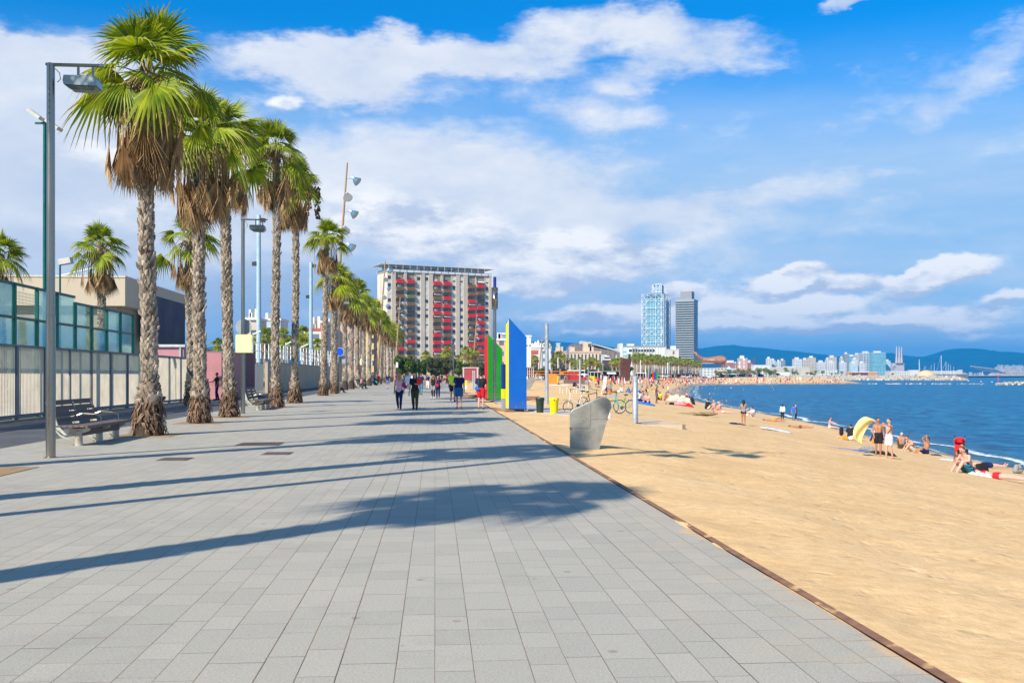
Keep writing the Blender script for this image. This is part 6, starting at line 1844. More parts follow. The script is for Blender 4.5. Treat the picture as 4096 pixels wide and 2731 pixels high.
# belongings on the sand
def cloth_heap(px, py, w_, d_, h_, m, name, label, cat, rz=0, seed=0, group=None):
    p = sgp(px, py); rnd = random.Random(seed + int(px)); n = 13
    b = MB(); vs = []
    for i in range(n):
        for k in range(n):
            u, v_ = i / (n - 1) * 2 - 1, k / (n - 1) * 2 - 1
            ed_ = max(0, 1 - max(abs(u), abs(v_)) ** 3)
            vs.append((u * w_ / 2 * (1 + rnd.uniform(-.08, .08)), v_ * d_ / 2 * (1 + rnd.uniform(-.08, .08)), .015 + ed_ * h_ * (.35 + .65 * abs(math.sin(u * 5 + v_ * 3 + seed) * math.cos(v_ * 4 - u + seed)))))
    fs = [(i * n + k, (i + 1) * n + k, (i + 1) * n + k + 1, i * n + k + 1) for i in range(n - 1) for k in range(n - 1)]
    b.add(vs, fs)
    o = b.build(name, m, None, smooth=True, loc=p, rz=R(rz)); tag(o, label, cat, group)
    sd = o.modifiers.new('thick', 'SOLIDIFY'); sd.thickness = .02
    # follow the slope of the sand
    x1 = float(sand_z(np.array([p.x + 1.0]), np.array([p.y]))[0]) - p.z
    o.rotation_euler = (0, math.atan(-x1), R(rz)) if abs(rz) < 1 else (0, 0, R(rz))
    return o
cloth_heap(3405, 1800, 1.7, .35, .03, cloth('blue'), 'beach_mat', 'narrow blue mat on the sand left of the two standing men', 'mat')
cloth_heap(3475, 1803, .75, .5, .22, cloth('grey'), 'clothes_heap', 'heap of grey clothes beside the blue mat', 'clothes')
cloth_heap(3535, 1818, .9, .5, .15, cloth('black'), 'clothes_heap', 'black clothes heap at the feet of the two men', 'clothes')
cloth_heap(3625, 1796, .8, .5, .14, cloth('olive'), 'beach_mat', 'folded dark mat in front of the seated trio', 'mat')
cloth_heap(3745, 1822, .5, .3, .08, cloth('navy'), 'clothes_heap', 'small navy bundle right of the seated trio', 'clothes')
cloth_heap(3375, 1757, .45, .4, .28, cloth('orange'), 'clothes_heap', 'orange bundle beside the black hoodie', 'clothes')
cloth_heap(3515, 1768, .9, .7, .75, cloth('navy'), 'windbreak', 'navy windbreak behind the man in black shorts', 'windbreak')
cloth_heap(3105, 1722, 1.7, .6, .10, cloth('paleblue'), 'beach_towel', 'pale patterned towel spread nearer the promenade', 'towel')
cloth_heap(3013, 1697, .8, .5, .08, cloth('blue'), 'beach_towel', 'crumpled blue towel at the feet of the tanned woman', 'towel') if False else cloth_heap(2950, 1697, .9, .4, .08, cloth('navy'), 'beach_towel', 'crumpled navy towel left of the tanned woman', 'towel')
cloth_heap(3000, 1664, 1.2, .5, .15, cloth('white'), 'beach_towel', 'white towel beside the person in white top', 'towel')
cloth_heap(3920, 1903, .6, .5, .12, cloth('white'), 'beach_towel', 'white towel at the feet of the man in striped shorts', 'towel')
cloth_heap(3800, 1842, .8, .5, .08, cloth('paleblue'), 'beach_towel', 'pale towel left of the red pushchair', 'towel')
cloth_heap(2716, 1610, 2.6, 1.6, .9, cloth('beige'), 'beach_shelter', 'sagging grey beige cloth shelter near the surf', 'shelter')
cloth_heap(2760, 1616, 1.0, .8, .9, cloth('black'), 'clothes_heap', 'dark pile of bags right of the cloth shelter', 'clothes')
cloth_heap(2745, 1625, 1.2, .6, .35, cloth('red'), 'beach_towel', 'red towel at the edge of the lying group', 'towel')
cloth_heap(2580, 1618, 1.4, .8, .2, cloth('blue'), 'beach_towel', 'blue towel under the pale seated bather', 'towel')
cloth_heap(2238, 1541, 3.4, 1.4, .1, cloth('white'), 'beach_towel', 'white towel in front of the orange block', 'towel')
p = sgp(3929, 1893); b = MB(); b.box((0, 0, .17), (.42, .18, .36), M=Matrix.Rotation(R(20), 3, 'Z') @ Matrix.Rotation(R(-12), 3, 'X'))
tag(b.build('beach_bag', cloth('black'), None, bevel=.03, loc=p), 'upright black bag between the seated man and the red bikini', 'bag')
p = sgp(4071, 1893); t = empty('rucksack', p, R(15), 'round topped grey rucksack near the right edge', 'bag')
link('bag_body', finish(remesh([((-.12, 0, .12), .12, (.12, 0, .12), .12), ((-.10, 0, .14), .12, (-.07, 0, .30), .09), ((.10, 0, .14), .12, (.07, 0, .30), .09)], .014), [cloth('grey')], 'bag_body'), t)
b = MB(); b.tube([(-.07, 0, .38), (0, 0, .44), (.07, 0, .38)], .012, 6); b.build('handle', M_BLACK, t)
b = MB(); b.tube([(-.12, -.125, .2), (.0, -.135, .24), (.12, -.125, .2)], .008, 5); b.build('zip', M_BLACK, t)
p = sgp(3368, 1750); t = empty('rucksack', p, R(0), 'tall black rucksack on the back of the person in the hoodie', 'bag')
link('bag_body', finish(remesh([((0, .12, .25), .14, (0, .12, .55), .13)], .02), [cloth('black')], 'bag_body'), t)
# pushchair
p = sgp(3838, 1846); t = empty('pushchair', p, R(-25), 'red folding pushchair with black handles on the sand', 'pushchair')
m_rf = cloth('red')
b = MB(); b.add([(-.2, -.05, .35), (.2, -.05, .35), (.2, .25, 1.0), (-.2, .25, 1.0), (-.2, .35, .35), (.2, .35, .35), (.2, .33, 1.0), (-.2, .33, 1.0)], [(0, 1, 2, 3), (7, 6, 5, 4), (0, 4, 5, 1), (3, 2, 6, 7), (1, 5, 6, 2), (0, 3, 7, 4)]); b.build('seat', m_rf, t, fix=True, bevel=.03)
b = MB(); b.tube([(-.2, .1, .92), (-.1, -.12, 1.06), (.1, -.12, 1.06), (.2, .1, .92)], .07, 8); b.build('hood', m_rf, t)
for s_ in (-1, 1):
    b = MB(); b.tube([(.23 * s_, -.3, .08), (.22 * s_, .1, .6), (.22 * s_, .42, 1.12)], .013, 6); b.tube([(.22 * s_, .38, .08), (.22 * s_, .1, .6)], .013, 6); b.build('frame', M_STEEL, t)
    b = MB(); b.tube([(.22 * s_, .40, 1.10), (.22 * s_, .52, 1.16), (.22 * s_, .56, 1.08)], .022, 8); b.build('handle', M_BLACK, t)
    for y in (-.3, .38):
        b = MB(); b.tube([(.20 * s_, y, .08), (.25 * s_, y, .08)], .08, 14); b.build('wheel', M_BLACK, t)
b = MB(); b.b2(-.18, .18, 0, .36, .14, .30); b.build('basket', M_BLACK, t)
bather(3858, 1850, 0, -60, J_sit(.1, .3, .1), 'dark haired child sitting behind the red pushchair', 'tan', False, 'dark', 'short', [TEE('black', .02)])

# ------------------------------------------------------------------ distant crowd: shared low-detail figures, each one its own object
def tiny(j, female=False):
    return finish(remesh(body_caps(feet(j), female), .045, 8), [skin('fair')], 'body')
POSES = [('standing', J_stand(.1, .0)), ('walking', J_stand(.8, .6)), ('seated', J_sit(.1, .4, .15)), ('seated', J_sit(.25, .3, .2)), ('seated', J_sit(0, .25, .1, .5)), ('lying', J_lie(True, .1)), ('lying', J_lie(True, .3))]
for _, j in POSES: feet(j)
BODY = {}
SK = ['fair', 'tan', 'pink', 'brown']
def low_mesh(caps, vox, m, name):
    me = remesh(caps, vox, 8); return finish(me, [m], name)
PM = []
for k, (nm, j) in enumerate(POSES):
    PM.append(dict(name=nm, body=low_mesh(body_caps(j), .045, skin('fair'), 'body'), shirt=low_mesh(body_caps(j, False, .03, 'shirt'), .045, cloth('white'), 'shirt'),
                   shorts=low_mesh(body_caps(j, False, .02, 'shorts'), .045, cloth('navy'), 'shorts'), legs=low_mesh(body_caps(j, False, .02, 'legs'), .045, cloth('navy'), 'trousers'),
                   brief=low_mesh(body_caps(j, False, .02, 'brief'), .045, cloth('navy'), 'swimwear'), hair=low_mesh(hair_shape(j, 'short'), .04, hairm('dark'), 'hair')))
_mm = {}
def recol(me, m):
    k = (me.name, m.name)
    if k not in _mm:
        c = me.copy(); c.materials.clear(); c.materials.append(m); _mm[k] = c
    return _mm[k]
rr = random.Random(77)
COLS = ['white', 'red', 'navy', 'black', 'blue', 'yellow', 'pink', 'teal', 'grey', 'orange', 'purple', 'green', 'white', 'black', 'white']
def small_person(p, dressed, k, group, where, sc=1.0):
    P_ = PM[k]
    sk = rr.choice(['fair', 'pink', 'tan', 'tan', 'brown', 'pink'])
    c1 = rr.choice(COLS); c2 = rr.choice(['navy', 'black', 'denim', 'grey', 'beige'])
    posture = P_['name']
    lab = ('%s person in %s top and %s trousers %s' % (posture, c1, c2, where)) if dressed else ('%s bather in %s swimwear with %s skin %s' % (posture, c1, {'fair': 'fair', 'pink': 'pink', 'tan': 'tanned', 'brown': 'brown'}[sk], where))
    t = empty('person', p, rr.uniform(0, 2 * PI), lab, 'person', group)
    t.scale = (sc,) * 3
    link('body', recol(P_['body'], skin(sk)), t)
    link('hair', recol(P_['hair'], hairm(rr.choice(['dark', 'dark', 'brown', 'blond']))), t)
    if dressed:
        link('shirt', recol(P_['shirt'], cloth(c1)), t); link('trousers', recol(P_['legs'], cloth(c2)), t)
    else:
        link('swimwear', recol(P_['brief'] if rr.random() < .6 else P_['shorts'], cloth(c1)), t)
        if rr.random() < .25: link('shirt', recol(P_['shirt'], cloth(rr.choice(COLS))), t)
    return t
# along the promenade, beyond the named walkers
for i in range(20):
    px = rr.choice([rr.uniform(1470, 1620), rr.uniform(1640, 1840)]); py = rr.uniform(1520, 1536)
    small_person(gp(px, py), True, rr.choice([0, 1, 1]), 'distant walkers on the promenade', 'far along the promenade')
# upper beach near the bars
for i in range(56):
    px = rr.uniform(2110, 2560); py = rr.uniform(1512.5, 1526)
    p = sgp(px, py); small_person(p, rr.random() < .75, rr.choice([0, 0, 1, 2, 3]), 'people near the beach bars', 'near the beach bars')
cnt = 0
while cnt < 168:
    px = 2340 + 560 * rr.random() ** .9; py = 1516 + 66 * rr.random() ** 1.7
    lim = 1590 - (px - 2560) * .12 if px > 2560 else 1585
    if px < 2420 and py > 1560: continue
    if py > lim: continue
    p = sgp(px, py)
    if p.y > 640 or p.x > waterX(p.y) - 1.0: continue
    near = py > 1550
    small_person(p, rr.random() < .22, rr.choice([0, 1, 2, 2, 3, 3, 4, 5, 6]), 'bathers crowding the beach', 'in the beach crowd'); cnt += 1
for i in range(46):
    px = 2345 + 560 * rr.random(); py = 1522 + 55 * rr.random() ** 1.2
    p = sgp(px, py)
    if p.x > waterX(p.y) - 3: continue
    c1 = rr.choice(['red', 'blue', 'yellow', 'white', 'teal', 'purple', 'green', 'orange', 'navy'])
    t_ = MB(); t_.box((0, 0, .03), (rr.uniform(.8, 1.2), rr.uniform(1.6, 2.0), .05)); sl_ = float(sand_z(np.array([p.x + 1.0]), np.array([p.y]))[0]) - p.z
    o = t_.build('beach_towel', cloth(c1), None, loc=p); o.rotation_euler = (0, math.atan(-sl_), 0)
    tag(o, '%s beach towel spread among the crowd of bathers' % c1, 'towel', 'towels spread in the beach crowd')
# swimmers
for i, (px, py) in enumerate([(2845, 1597), (2890, 1606), (2907, 1607), (2855, 1577), (2839, 1577), (2860, 1554), (2808, 1556), (2875, 1555), (2924, 1553), (3031, 1598), (2975, 1560), (3094, 1561), (3090, 1549)]):
    Y = (EYE - SEA) * F / (py - HY); p = Vector((Xat(px, Y), Y, SEA - 1.15))
    t = empty('person', p, rr.uniform(0, 6), 'swimmer with head and shoulders out of the sea, %s from the shore' % ORD[i], 'person', 'swimmers in the bay')
    link('body', recol(PM[0]['body'], skin('tan' if i % 2 else 'pink')), t); link('hair', recol(PM[0]['hair'], hairm('dark')), t)
# very far people on the sand spit: one mass
b = MB()
for i in range(230):
    px = 2800 + 560 * rr.random(); py = rr.uniform(1517, 1536)
    p = sgp(px, py)
    if p.x > waterX(p.y) - 2 or p.y > 700: continue
    hh_ = rr.choice([.35, .5, .7, 1.5]); b.cur = rr.randrange(5)
    b.cap(p + Vector((0, 0, .15)), .24, p + Vector((rr.uniform(-.3, .3), 0, hh_ * .8)), .16, 6, 2); b.ell(p + Vector((0, 0, hh_)), (.14, .14, .16), 6, 4)
for i in range(420):
    px = 2430 + 430 * rr.random(); py = 1512.5 + 24 * rr.random() ** 1.3
    p = sgp(px, py)
    if p.x > waterX(p.y) - 2 or p.y > 700: continue
    hh_ = rr.choice([.35, .5, .7, .8, 1.6]); b.cur = rr.randrange(5); dx_ = rr.uniform(-.5, .5)
    b.cap(p + Vector((0, 0, .15)), .22, p + Vector((dx_, 0, hh_ * .8)), .15, 6, 2); b.ell(p + Vector((dx_, 0, hh_)), (.12, .12, .14), 6, 4)
o = b.build('distant_crowd', [skin('fair'), skin('tan'), cloth('white'), cloth('red'), cloth('navy')]); tag(o, 'tiny crowd on the far sand spit', None, None, 'stuff')

bpy.data.scenes.remove(TMP)
# ------------------------------------------------------------------ apartment block
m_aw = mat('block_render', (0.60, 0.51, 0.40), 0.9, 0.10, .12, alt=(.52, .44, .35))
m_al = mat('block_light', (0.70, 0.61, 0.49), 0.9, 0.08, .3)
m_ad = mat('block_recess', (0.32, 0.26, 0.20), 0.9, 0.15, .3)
m_win = mat('window_glass', (0.04, 0.055, 0.075), 0.15, 0.3, 1.5, spec=.7)
m_winb = mat('window_blue', (0.02, 0.07, 0.16), 0.15, 0.3, 1.5, spec=.7)
m_shut = mat('white_shutter', (0.70, 0.68, 0.64), 0.7, 0.06, 2)
BAL = {'R': mat('balcony_red', (0.66, 0.02, 0.03), .7, .1, 1), 'B': mat('balcony_brown', (0.20, 0.11, 0.05), .8, .15, 1), 'G': mat('balcony_green', (.13, .20, .08), .8, .15, 1), 'K': mat('balcony_dark', (.04, .045, .045), .7, .15, 1)}
Pl = at(1552, 400, 1085); Pr = at(1967, 420, 1105)
dvec = Vector((Pr.x - Pl.x, Pr.y - Pl.y, 0)); WL_ = dvec.length; ang = math.atan2(dvec.y, dvec.x)
HB = Pl.z
block = empty('apartment_block', (Pl.x, Pl.y, 0), ang, 'tall beige apartment block with rows of red and brown balconies', 'apartment building')
fl = 3.02; NF = 14
def U(zx): return (zx - 340) / 930 * WL_
b = MB(); b.b2(0, WL_, .9, 13.0, 0, HB); b.build('wall', m_aw, block)
# left flank with a slot
b = MB(); b.b2(-.2, .0, .9, 12.8, 0, HB - .4); b.build('flank_wall', m_al, block)
b = MB(); b.b2(-.26, -.2, 8.0, 8.25, 2, HB - 1); b.build('flank_pipe', mat('pipe_green', (.1, .16, .1), .8), block)
wins = [355, 610, 680, 925, 993, 1230]; bals = [445, 540, 770, 862, 1085, 1170]
edges = [340, 338]
# projecting piers between the recessed window and balcony strips
strips = sorted([(U(x) - .85, U(x) + .85) for x in wins] + [(U(x) - 1.75, U(x) + 1.75) for x in bals])
cur = 0.0
b = None
for (a, c_) in strips + [(WL_, WL_)]:
    if a > cur + .15:
        b = MB(); b.b2(cur, a, .25 if a - cur > 1 else .45, .9, 0, HB); b.build('pier', m_aw, block)
    cur = max(cur, c_)
for x in wins:
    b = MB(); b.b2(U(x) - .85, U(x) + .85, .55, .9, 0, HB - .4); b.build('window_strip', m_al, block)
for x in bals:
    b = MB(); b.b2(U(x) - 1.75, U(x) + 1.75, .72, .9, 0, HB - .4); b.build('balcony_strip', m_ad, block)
wf = MB(); wf.b2(-.62, .62, -.04, .03, 0, 1.35); wmA = wf.mesh('window', m_shut)
wf = MB(); wf.b2(-.62, -.03, -.04, .03, 0, 1.35); wf.b2(.03, .62, -.04, .03, 0, 1.35); wmB = wf.mesh('window', m_win)
wmC = wf.mesh('window', m_winb)
wf = MB(); wf.b2(-.55, .55, -.02, .01, .0, 1.15); wsill = wf.mesh('pane', m_win)
rr = random.Random(12)
for x in wins:
    for k in range(NF):
        z = HB - 3.0 - k * fl
        if z < 2: continue
        o = link('window', rr.choice([wmA, wmB, wmC, wmB, wmA]), block, (U(x), .53, z))
        if o.data is wmA and rr.random() < .5: link('pane', wsill, o, (0, -.05, 0)).scale = (1, 1, rr.uniform(.3, .6))
gl_ = MB(); gl_.b2(-1.25, .1, -.03, .03, 0, 2.1); dA = gl_.mesh('balcony_door', m_win)
gl_ = MB(); gl_.b2(-1.3, .2, -.03, .03, .2, 2.2); dB = gl_.mesh('balcony_door', m_shut)
sl = MB(); sl.b2(-1.8, 1.5, -1.25, 0, -.12, 0); slm = sl.mesh('slab', m_al)
pats = ['RBBBBBBBKRBR', 'RBGBKBBBRBBB', 'RBBRRBBRRRBR', 'RBRRRRRBRRBR', 'BBRRRBBBRRBR', 'RBKRRRRRRRBR']
bfm = {}
for k_, m_ in BAL.items():
    f = MB(); f.b2(-1.72, 1.42, -1.28, -1.22, -.1, 1.2); f.b2(-1.75, -1.70, -1.22, 0, -.1, 1.2); f.b2(1.40, 1.45, -1.22, 0, -.1, 1.2); bfm[k_] = f.mesh('parapet', m_)
rl = MB(); rl.b2(-1.72, 1.42, -1.28, -1.22, 1.25, 1.33); rlm = rl.mesh('rail', mat('bal_rail', (.12, .2, .1), .6))
for ci, x in enumerate(bals):
    for k in range(13):
        off = 0 if ci < 4 else (.6 if ci == 5 else 1.3)
        z = HB - 4.25 - k * fl - (.25 if ci > 1 else 0) - off * .6
        if z < 4: continue
        bl = link('balcony', slm, block, (U(x), .70, z))
        link('parapet', bfm[pats[ci][k % 12]], bl, (.12 if ci % 2 == 0 else .0, 0, 0))
        link('rail', rlm, bl, (.12, 0, 0))
        link('balcony_door', rr.choice([dA, dA, dB]), block, (U(x) + rr.uniform(-.1, .5), .68, z))
        if rr.random() < .25:
            a_ = MB(); a_.add([(-1.4, -.02, 2.5), (1.4, -.02, 2.5), (1.4, -1.1, 1.9), (-1.4, -1.1, 1.9)], [(0, 1, 2, 3)]); a_.build('awning', m_shut, bl)
b = MB(); b.b2(-.3, WL_ + .1, .1, 13.1, HB, HB + 1.0); b.build('parapet', mat('block_white', (.74, .74, .72), .7, .05, .3), block)
b = MB(); b.b2(1.2, WL_ - 2.5, 2.0, 11, HB + 1.0, HB + 2.6); b.build('penthouse', m_shut, block)
for (a, c_) in [(390, 468), (482, 558), (640, 690), (705, 775), (800, 865), (880, 945)]:
    b = MB(); b.b2(U(a), U(c_), 1.9, 2.0, HB + 1.4, HB + 1.85); b.build('penthouse_window', m_win, block)
b = MB(); b.b2(-3.2, WL_ + .6, -.9, 11.5, HB + 2.7, HB + 2.82); b.build('roof_canopy', mat('canopy_brown', (.60, .54, .46), .8), block)
b = MB()
for i in range(16): b.b2(i * 3 , i * 3 + .12, -.9, -.78, HB + 1.0, HB + 3.0)
b.build('canopy_posts', m_shut, block)
for i, x in enumerate((8, 16, 26, 34, 40)):
    b = MB(); b.tube([(x, 4, HB + 3.2), (x, 4, HB + 5.2 + (i % 3))], .06, 5); b.b2(x - .5, x + .5, 3.95, 4.05, HB + 4.8, HB + 4.9); b.build('antenna', M_GALV, block)

# ------------------------------------------------------------------ generic far buildings with modelled window grids in the wall material
def grid_mat(name, wall, glass, fx_=3.2, fz=3.1, wx=.55, wz=.5, rough=.8, band=False, var=.1, gl_rough=.25):
    if name in _mc: return _mc[name]
    m, nt, bs = new_mat(name)
    co = surf_coord(nt)
    x, y, z = nt.sep(co)
    h = nt.m('ADD', x, y)
    u = nt.m('FRACT', nt.m('DIVIDE', h, fx_)); v = nt.m('FRACT', nt.m('DIVIDE', z, fz))
    mu = nt.m('LESS_THAN', u, wx) if not band else 1.0
    mv = nt.m('MULTIPLY', nt.m('GREATER_THAN', v, .28), nt.m('LESS_THAN', v, .28 + wz))
    nrm = nt.sep(nt.node('ShaderNodeNewGeometry').outputs['Normal'])[2]
    side = nt.m('LESS_THAN', nt.m('ABSOLUTE', nrm), .5)
    mask = nt.m('MULTIPLY', nt.m('MULTIPLY', mu, mv) if not band else mv, side)
    wn = nt.node('ShaderNodeTexWhiteNoise', noise_dimensions='2D')
    nt.put(wn.inputs['Vector'], nt.xyz(nt.m('FLOOR', nt.m('DIVIDE', h, fx_)), nt.m('FLOOR', nt.m('DIVIDE', z, fz)), 0))
    g = nt.mix(wn.outputs['Value'], tuple(c * .5 for c in glass), tuple(min(1, c * 1.8) for c in glass))
    n1 = nt.noise(co, .08, 4, .6)
    wl_ = nt.mix(nt.rng(n1, .3, .7), tuple(c * (1 - var) for c in wall), tuple(min(1, c * (1 + var)) for c in wall))
    nt.put(bs.inputs['Base Color'], nt.mix(mask, wl_, g))
    nt.put(bs.inputs['Roughness'], nt.rng(mask, 0, 1, rough, gl_rough))
    _mc[name] = m
    return m
def bldg(px0, px1, ptop, Y, m, label, dep=None, name='building', rz=0.0, roof=None, zb=0.0, extra=None, group=None, cat='building', roofh=.6):
    x0, x1 = Xat(px0, Y), Xat(px1, Y); H = Zat(ptop, Y) - zb; hx = (x1 - x0) / 2
    dep = dep or max(8, hx * 1.4)
    t = empty(name, ((x0 + x1) / 2, Y, zb), rz, label, cat, group)
    b = MB(); b.b2(-hx, hx, 0, dep, 0, H); b.build('wall', m, t)
    r = MB(); r.b2(-hx - .2, hx + .2, -.2, dep + .2, H, H + roofh); r.build('roof', roof or m_shut, t)
    if extra: extra(t, hx, dep, H)
    return t
gw = grid_mat('far_white', (.66, .65, .62), (.16, .20, .24), 4.0, 3.2, .45, .42)
gc = grid_mat('far_cream', (.60, .50, .36), (.10, .11, .12), 3.6, 3.2, .38, .45)
gy = grid_mat('far_yellow', (.66, .49, .24), (.05, .05, .06), 4.2, 3.4, .28, .45)
gp_ = grid_mat('far_pink', (.62, .40, .32), (.12, .13, .15), 3.6, 3.2, .4, .45)
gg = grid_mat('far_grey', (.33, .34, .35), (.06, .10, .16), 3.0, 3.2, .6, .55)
gt = grid_mat('far_teal', (.30, .52, .55), (.04, .22, .30), 2.4, 3.2, .75, .62, rough=.4)
gb = grid_mat('far_bluewhite', (.48, .60, .64), (.35, .45, .50), 6, 6, .2, .2)
m_tile = mat('roof_tile', (.50, .13, .06), .9, .15, .5)
def clutter(t, hx, dep, H):
    rnd = random.Random(int(H * 100))
    for i in range(3):
        b = MB(); x = rnd.uniform(-hx * .7, hx * .6); w_ = rnd.uniform(.15, .4) * hx; b.b2(x, x + w_, 1, dep * .6, H + .6, H + .6 + rnd.uniform(1, 3)); b.build('roof_room', m_shut, t)
    b = MB()
    b.tube([(hx * .3, 1, H), (hx * .3, 1, H + 4)], .08, 4); b.build('antenna', M_GALV, t)
bldg(975, 1032, 1280, 230, gc, 'cream building with balconies left of the tall pale blue pole', extra=clutter)
bldg(1040, 1122, 1283, 240, gb, 'pale blue plain building right of the tall pale blue pole', extra=clutter)
bldg(1205, 1292, 1322, 250, gw, 'long low white building behind the beige wall palms', roof=m_tile, extra=clutter)
bldg(1284, 1300, 1292, 245, mat('salmon', (.6, .3, .22), .8), 'narrow salmon stair tower with a green top behind the palms')
bldg(1300, 1345, 1320, 248, gw, 'white rooftop block behind the leaning timber mast', extra=clutter)
bldg(1344, 1440, 1282, 250, gp_, 'pale pink building hidden behind the palm row', extra=clutter)
bldg(1452, 1522, 1275, 300, gy, 'yellow building with small dark windows left of the tall block', extra=clutter)
bldg(1968, 2025, 1362, 300, gp_, 'pink building with shutters between green and blue panels', extra=clutter)
bldg(1995, 2020, 1338, 330, gw, 'white rooftop room above the pink building')
def bell(t, hx, dep, H):
    b = MB(); b.b2(-hx * 1.15, hx * 1.15, -.5, dep * .8, H - 2.6, H - 2.2); b.build('cornice', m_shut, t)
    for k in range(2):
        b = MB(); b.b2(-hx * .95, -hx * .6, -.05, .05, H - 8 - k * 9, H - 4.5 - k * 9); b.build('window', m_win, t)
bldg(2098, 2124, 1348, 330, mat('tower_white', (.72, .70, .66), .8, .06, .2), 'slim white tower building touching the blue panel', extra=bell)
def churchy(t, hx, dep, H):
    for i in range(7):
        b = MB(); x = -hx + (i + .5) * hx * 2 / 7; b.lathe([(.8, H), (.8, H + 1 + (i % 3) * .6), (.3, H + 1.8 + (i % 3) * .6), (.05, H + 2.3 + (i % 3) * .6)], 8, (x, 1.5, 0)); b.build('pinnacle', m_shut, t)
bldg(2124, 2205, 1392, 420, gw, 'white terraced houses behind the tall date palm', extra=churchy)
bldg(2124, 2152, 1412, 400, grid_mat('far_red', (.50, .16, .12), (.12, .1, .1)), 'red house with tiled roof right of the slim white tower', roof=m_tile, roofh=1.2)
bldg(2140, 2150, 1425, 395, gc, 'small cream house behind the shrubs')
def hotel_x(t, hx, dep, H):
    for i in range(14):
        b = MB(); x = -hx + (i + .45) * hx * 2 / 14; b.b2(x, x + hx * .05, -.15, .0, 2, H - .6); b.build('window_slot', m_win, t)
    for x, w_ in ((-.25, .10), (.3, .16), (.55, .08), (-.8, .1), (-.62, .05)):
        b = MB(); b.b2(x * hx, (x + w_ * 2) * hx, 2, 8, H + .6, H + (4.6 if w_ > .1 else 2.6)); b.build('roof_room', gc, t)
bldg(2205, 2405, 1410, 430, mat('hotel_beige', (.62, .52, .40), .85, .07, .1), 'long beige hotel with narrow dark window slots behind the palms', dep=40, extra=hotel_x, roof=mat('pink_edge', (.65, .42, .34), .8))
# slope-roofed grey building
t = empty('research_building', (Xat(2275, 520), 520, 0), 0, 'grey brown building with a long sloping roof behind the hotel', 'building')
def zz(py): return Zat(py, 520)
x1 = Xat(2480, 520) - Xat(2275, 520)
b = MB(); b.prism([(0, 0), (2.0, zz(1374)), (x1 * .5, zz(1389)), (x1, zz(1409)), (x1, 0)], (0, 40)); b.build('wall', mat('slatted_grey', (.20, .165, .14), .9, .3, .25, stretch=(4, 1, .4), alt=(.30, .26, .23)), t, fix=True)
b = MB(); b.prism([(6, zz(1375)), (6.3, zz(1362)), (9, zz(1364)), (11, zz(1374.5))], (4, 12)); b.build('roof_fin', mat('pale_metal', (.5, .52, .5), .5), t, fix=True)
b = MB(); b.prism([(13, zz(1377.5)), (13, zz(1374.5)), (x1, zz(1401)), (x1, zz(1408.5))], (2, 38)); b.build('roof', mat('pale_metal', (.5, .52, .5), .5), t, fix=True)
bldg(2227, 2240, 1376, 600, gb, 'slim pale glass tower right of the date palm')
bldg(2405, 2425, 1424, 500, gb, 'pale blue low block at the foot of the sloping building')
bldg(2423, 2436, 1428, 490, grid_mat('far_navy', (.03, .05, .10), (.02, .03, .05)), 'small dark navy block beside the purple brown one')
bldg(2415, 2442, 1440, 480, mat('purple_brown', (.10, .055, .07), .8, .1, .2), 'purple brown block behind the beach bars')
# white hospital
def hosp(t, hx, dep, H):
    b = MB(); b.b2(-hx - 1.0, -hx + 1.2, -.3, dep * .3, 0, H + 2.2); b.build('end_wall', m_shut, t)
    b = MB(); b.b2(-hx, -hx + 3.5, -.08, .0, 2, H - 2); b.build('stair_glass', grid_mat('stairg', (.55, .7, .68), (.25, .38, .40), 5, 2.5, .9, .5), t)
    for i in range(11):
        b = MB(); x = -hx + 7 + i * (2 * hx - 9) / 11; b.b2(x, x + .35, -.3, 0, 3, H); b.build('mullion', mat('beige_fin', (.6, .52, .42), .8), t)
    b = MB(); b.b2(-hx + 5, hx - 7, -.12, .02, H - 3.2, H - 1.6); b.build('top_glazing', m_win, t)
    b = MB(); b.b2(-hx * .7, -hx * .4, 2, 8, H + .5, H + 2); b.build('roof_room', m_shut, t)
bldg(2484, 2665, 1387, 640, grid_mat('hosp', (.62, .66, .60), (.50, .56, .53), 3.4, 6.5, .82, .6), 'long white glazed hospital block in front of the lattice tower', dep=40, extra=hosp, roof=mat('roof_grey', (.25, .26, .27), .8))
def wbal(t, hx, dep, H):
    b = MB(); b.b2(-hx * .1, hx * .6, 2, 8, H, H + 3); b.build('roof_room', m_shut, t)
bldg(2666, 2715, 1400, 700, grid_mat('whitesq', (.72, .66, .58), (.20, .17, .15), 7.5, 7, .18, .35), 'white building with scattered small windows between the towers', dep=40, extra=wbal)
# ------------------------------------------------------------------ towers
YA = 1750.0
ppm = F / YA
def zA(py): return Zat(py, YA)
# lattice tower: rotated square plan
xl, xm, xr = Xat(2576, YA), Xat(2655, YA), Xat(2688, YA)
H1 = zA(1176)
th = math.atan2((xr - xm), (xm - xl)) * .82
wA = 36.5
t = empty('lattice_tower', (xm, YA, 0), 0, 'tall teal glass skyscraper wrapped in a white steel lattice', 'skyscraper')
t.rotation_euler = (0, 0, -math.atan(.42))
m_ag = grid_mat('arts_glass', (.36, .50, .52), (.01, .20, .30), 4.6, 3.55, .78, .55, rough=.4)
a0 = 37.4
b = MB(); b.b2(-a0, 0, 0, a0, 0, H1 - 6); b.build('glass_body', m_ag, t)
b = MB(); b.b2(-a0 + 3, -3, 3, a0 - 3, H1 - 6, H1 + 2); b.build('top_storey', mat('teal_dark', (.08, .16, .22), .5), t)
b = MB(); b.b2(-a0 + 15, -6, 8, 22, H1 + 2, H1 + 17); b.build('roof_room', grid_mat('artstop', (.45, .52, .55), (.08, .2, .35), 6, 7, .5, .6), t)
fr = MB(); r_ = .55; off = 2.4
lv = [H1 * k / 12 + 0 for k in range(13)]
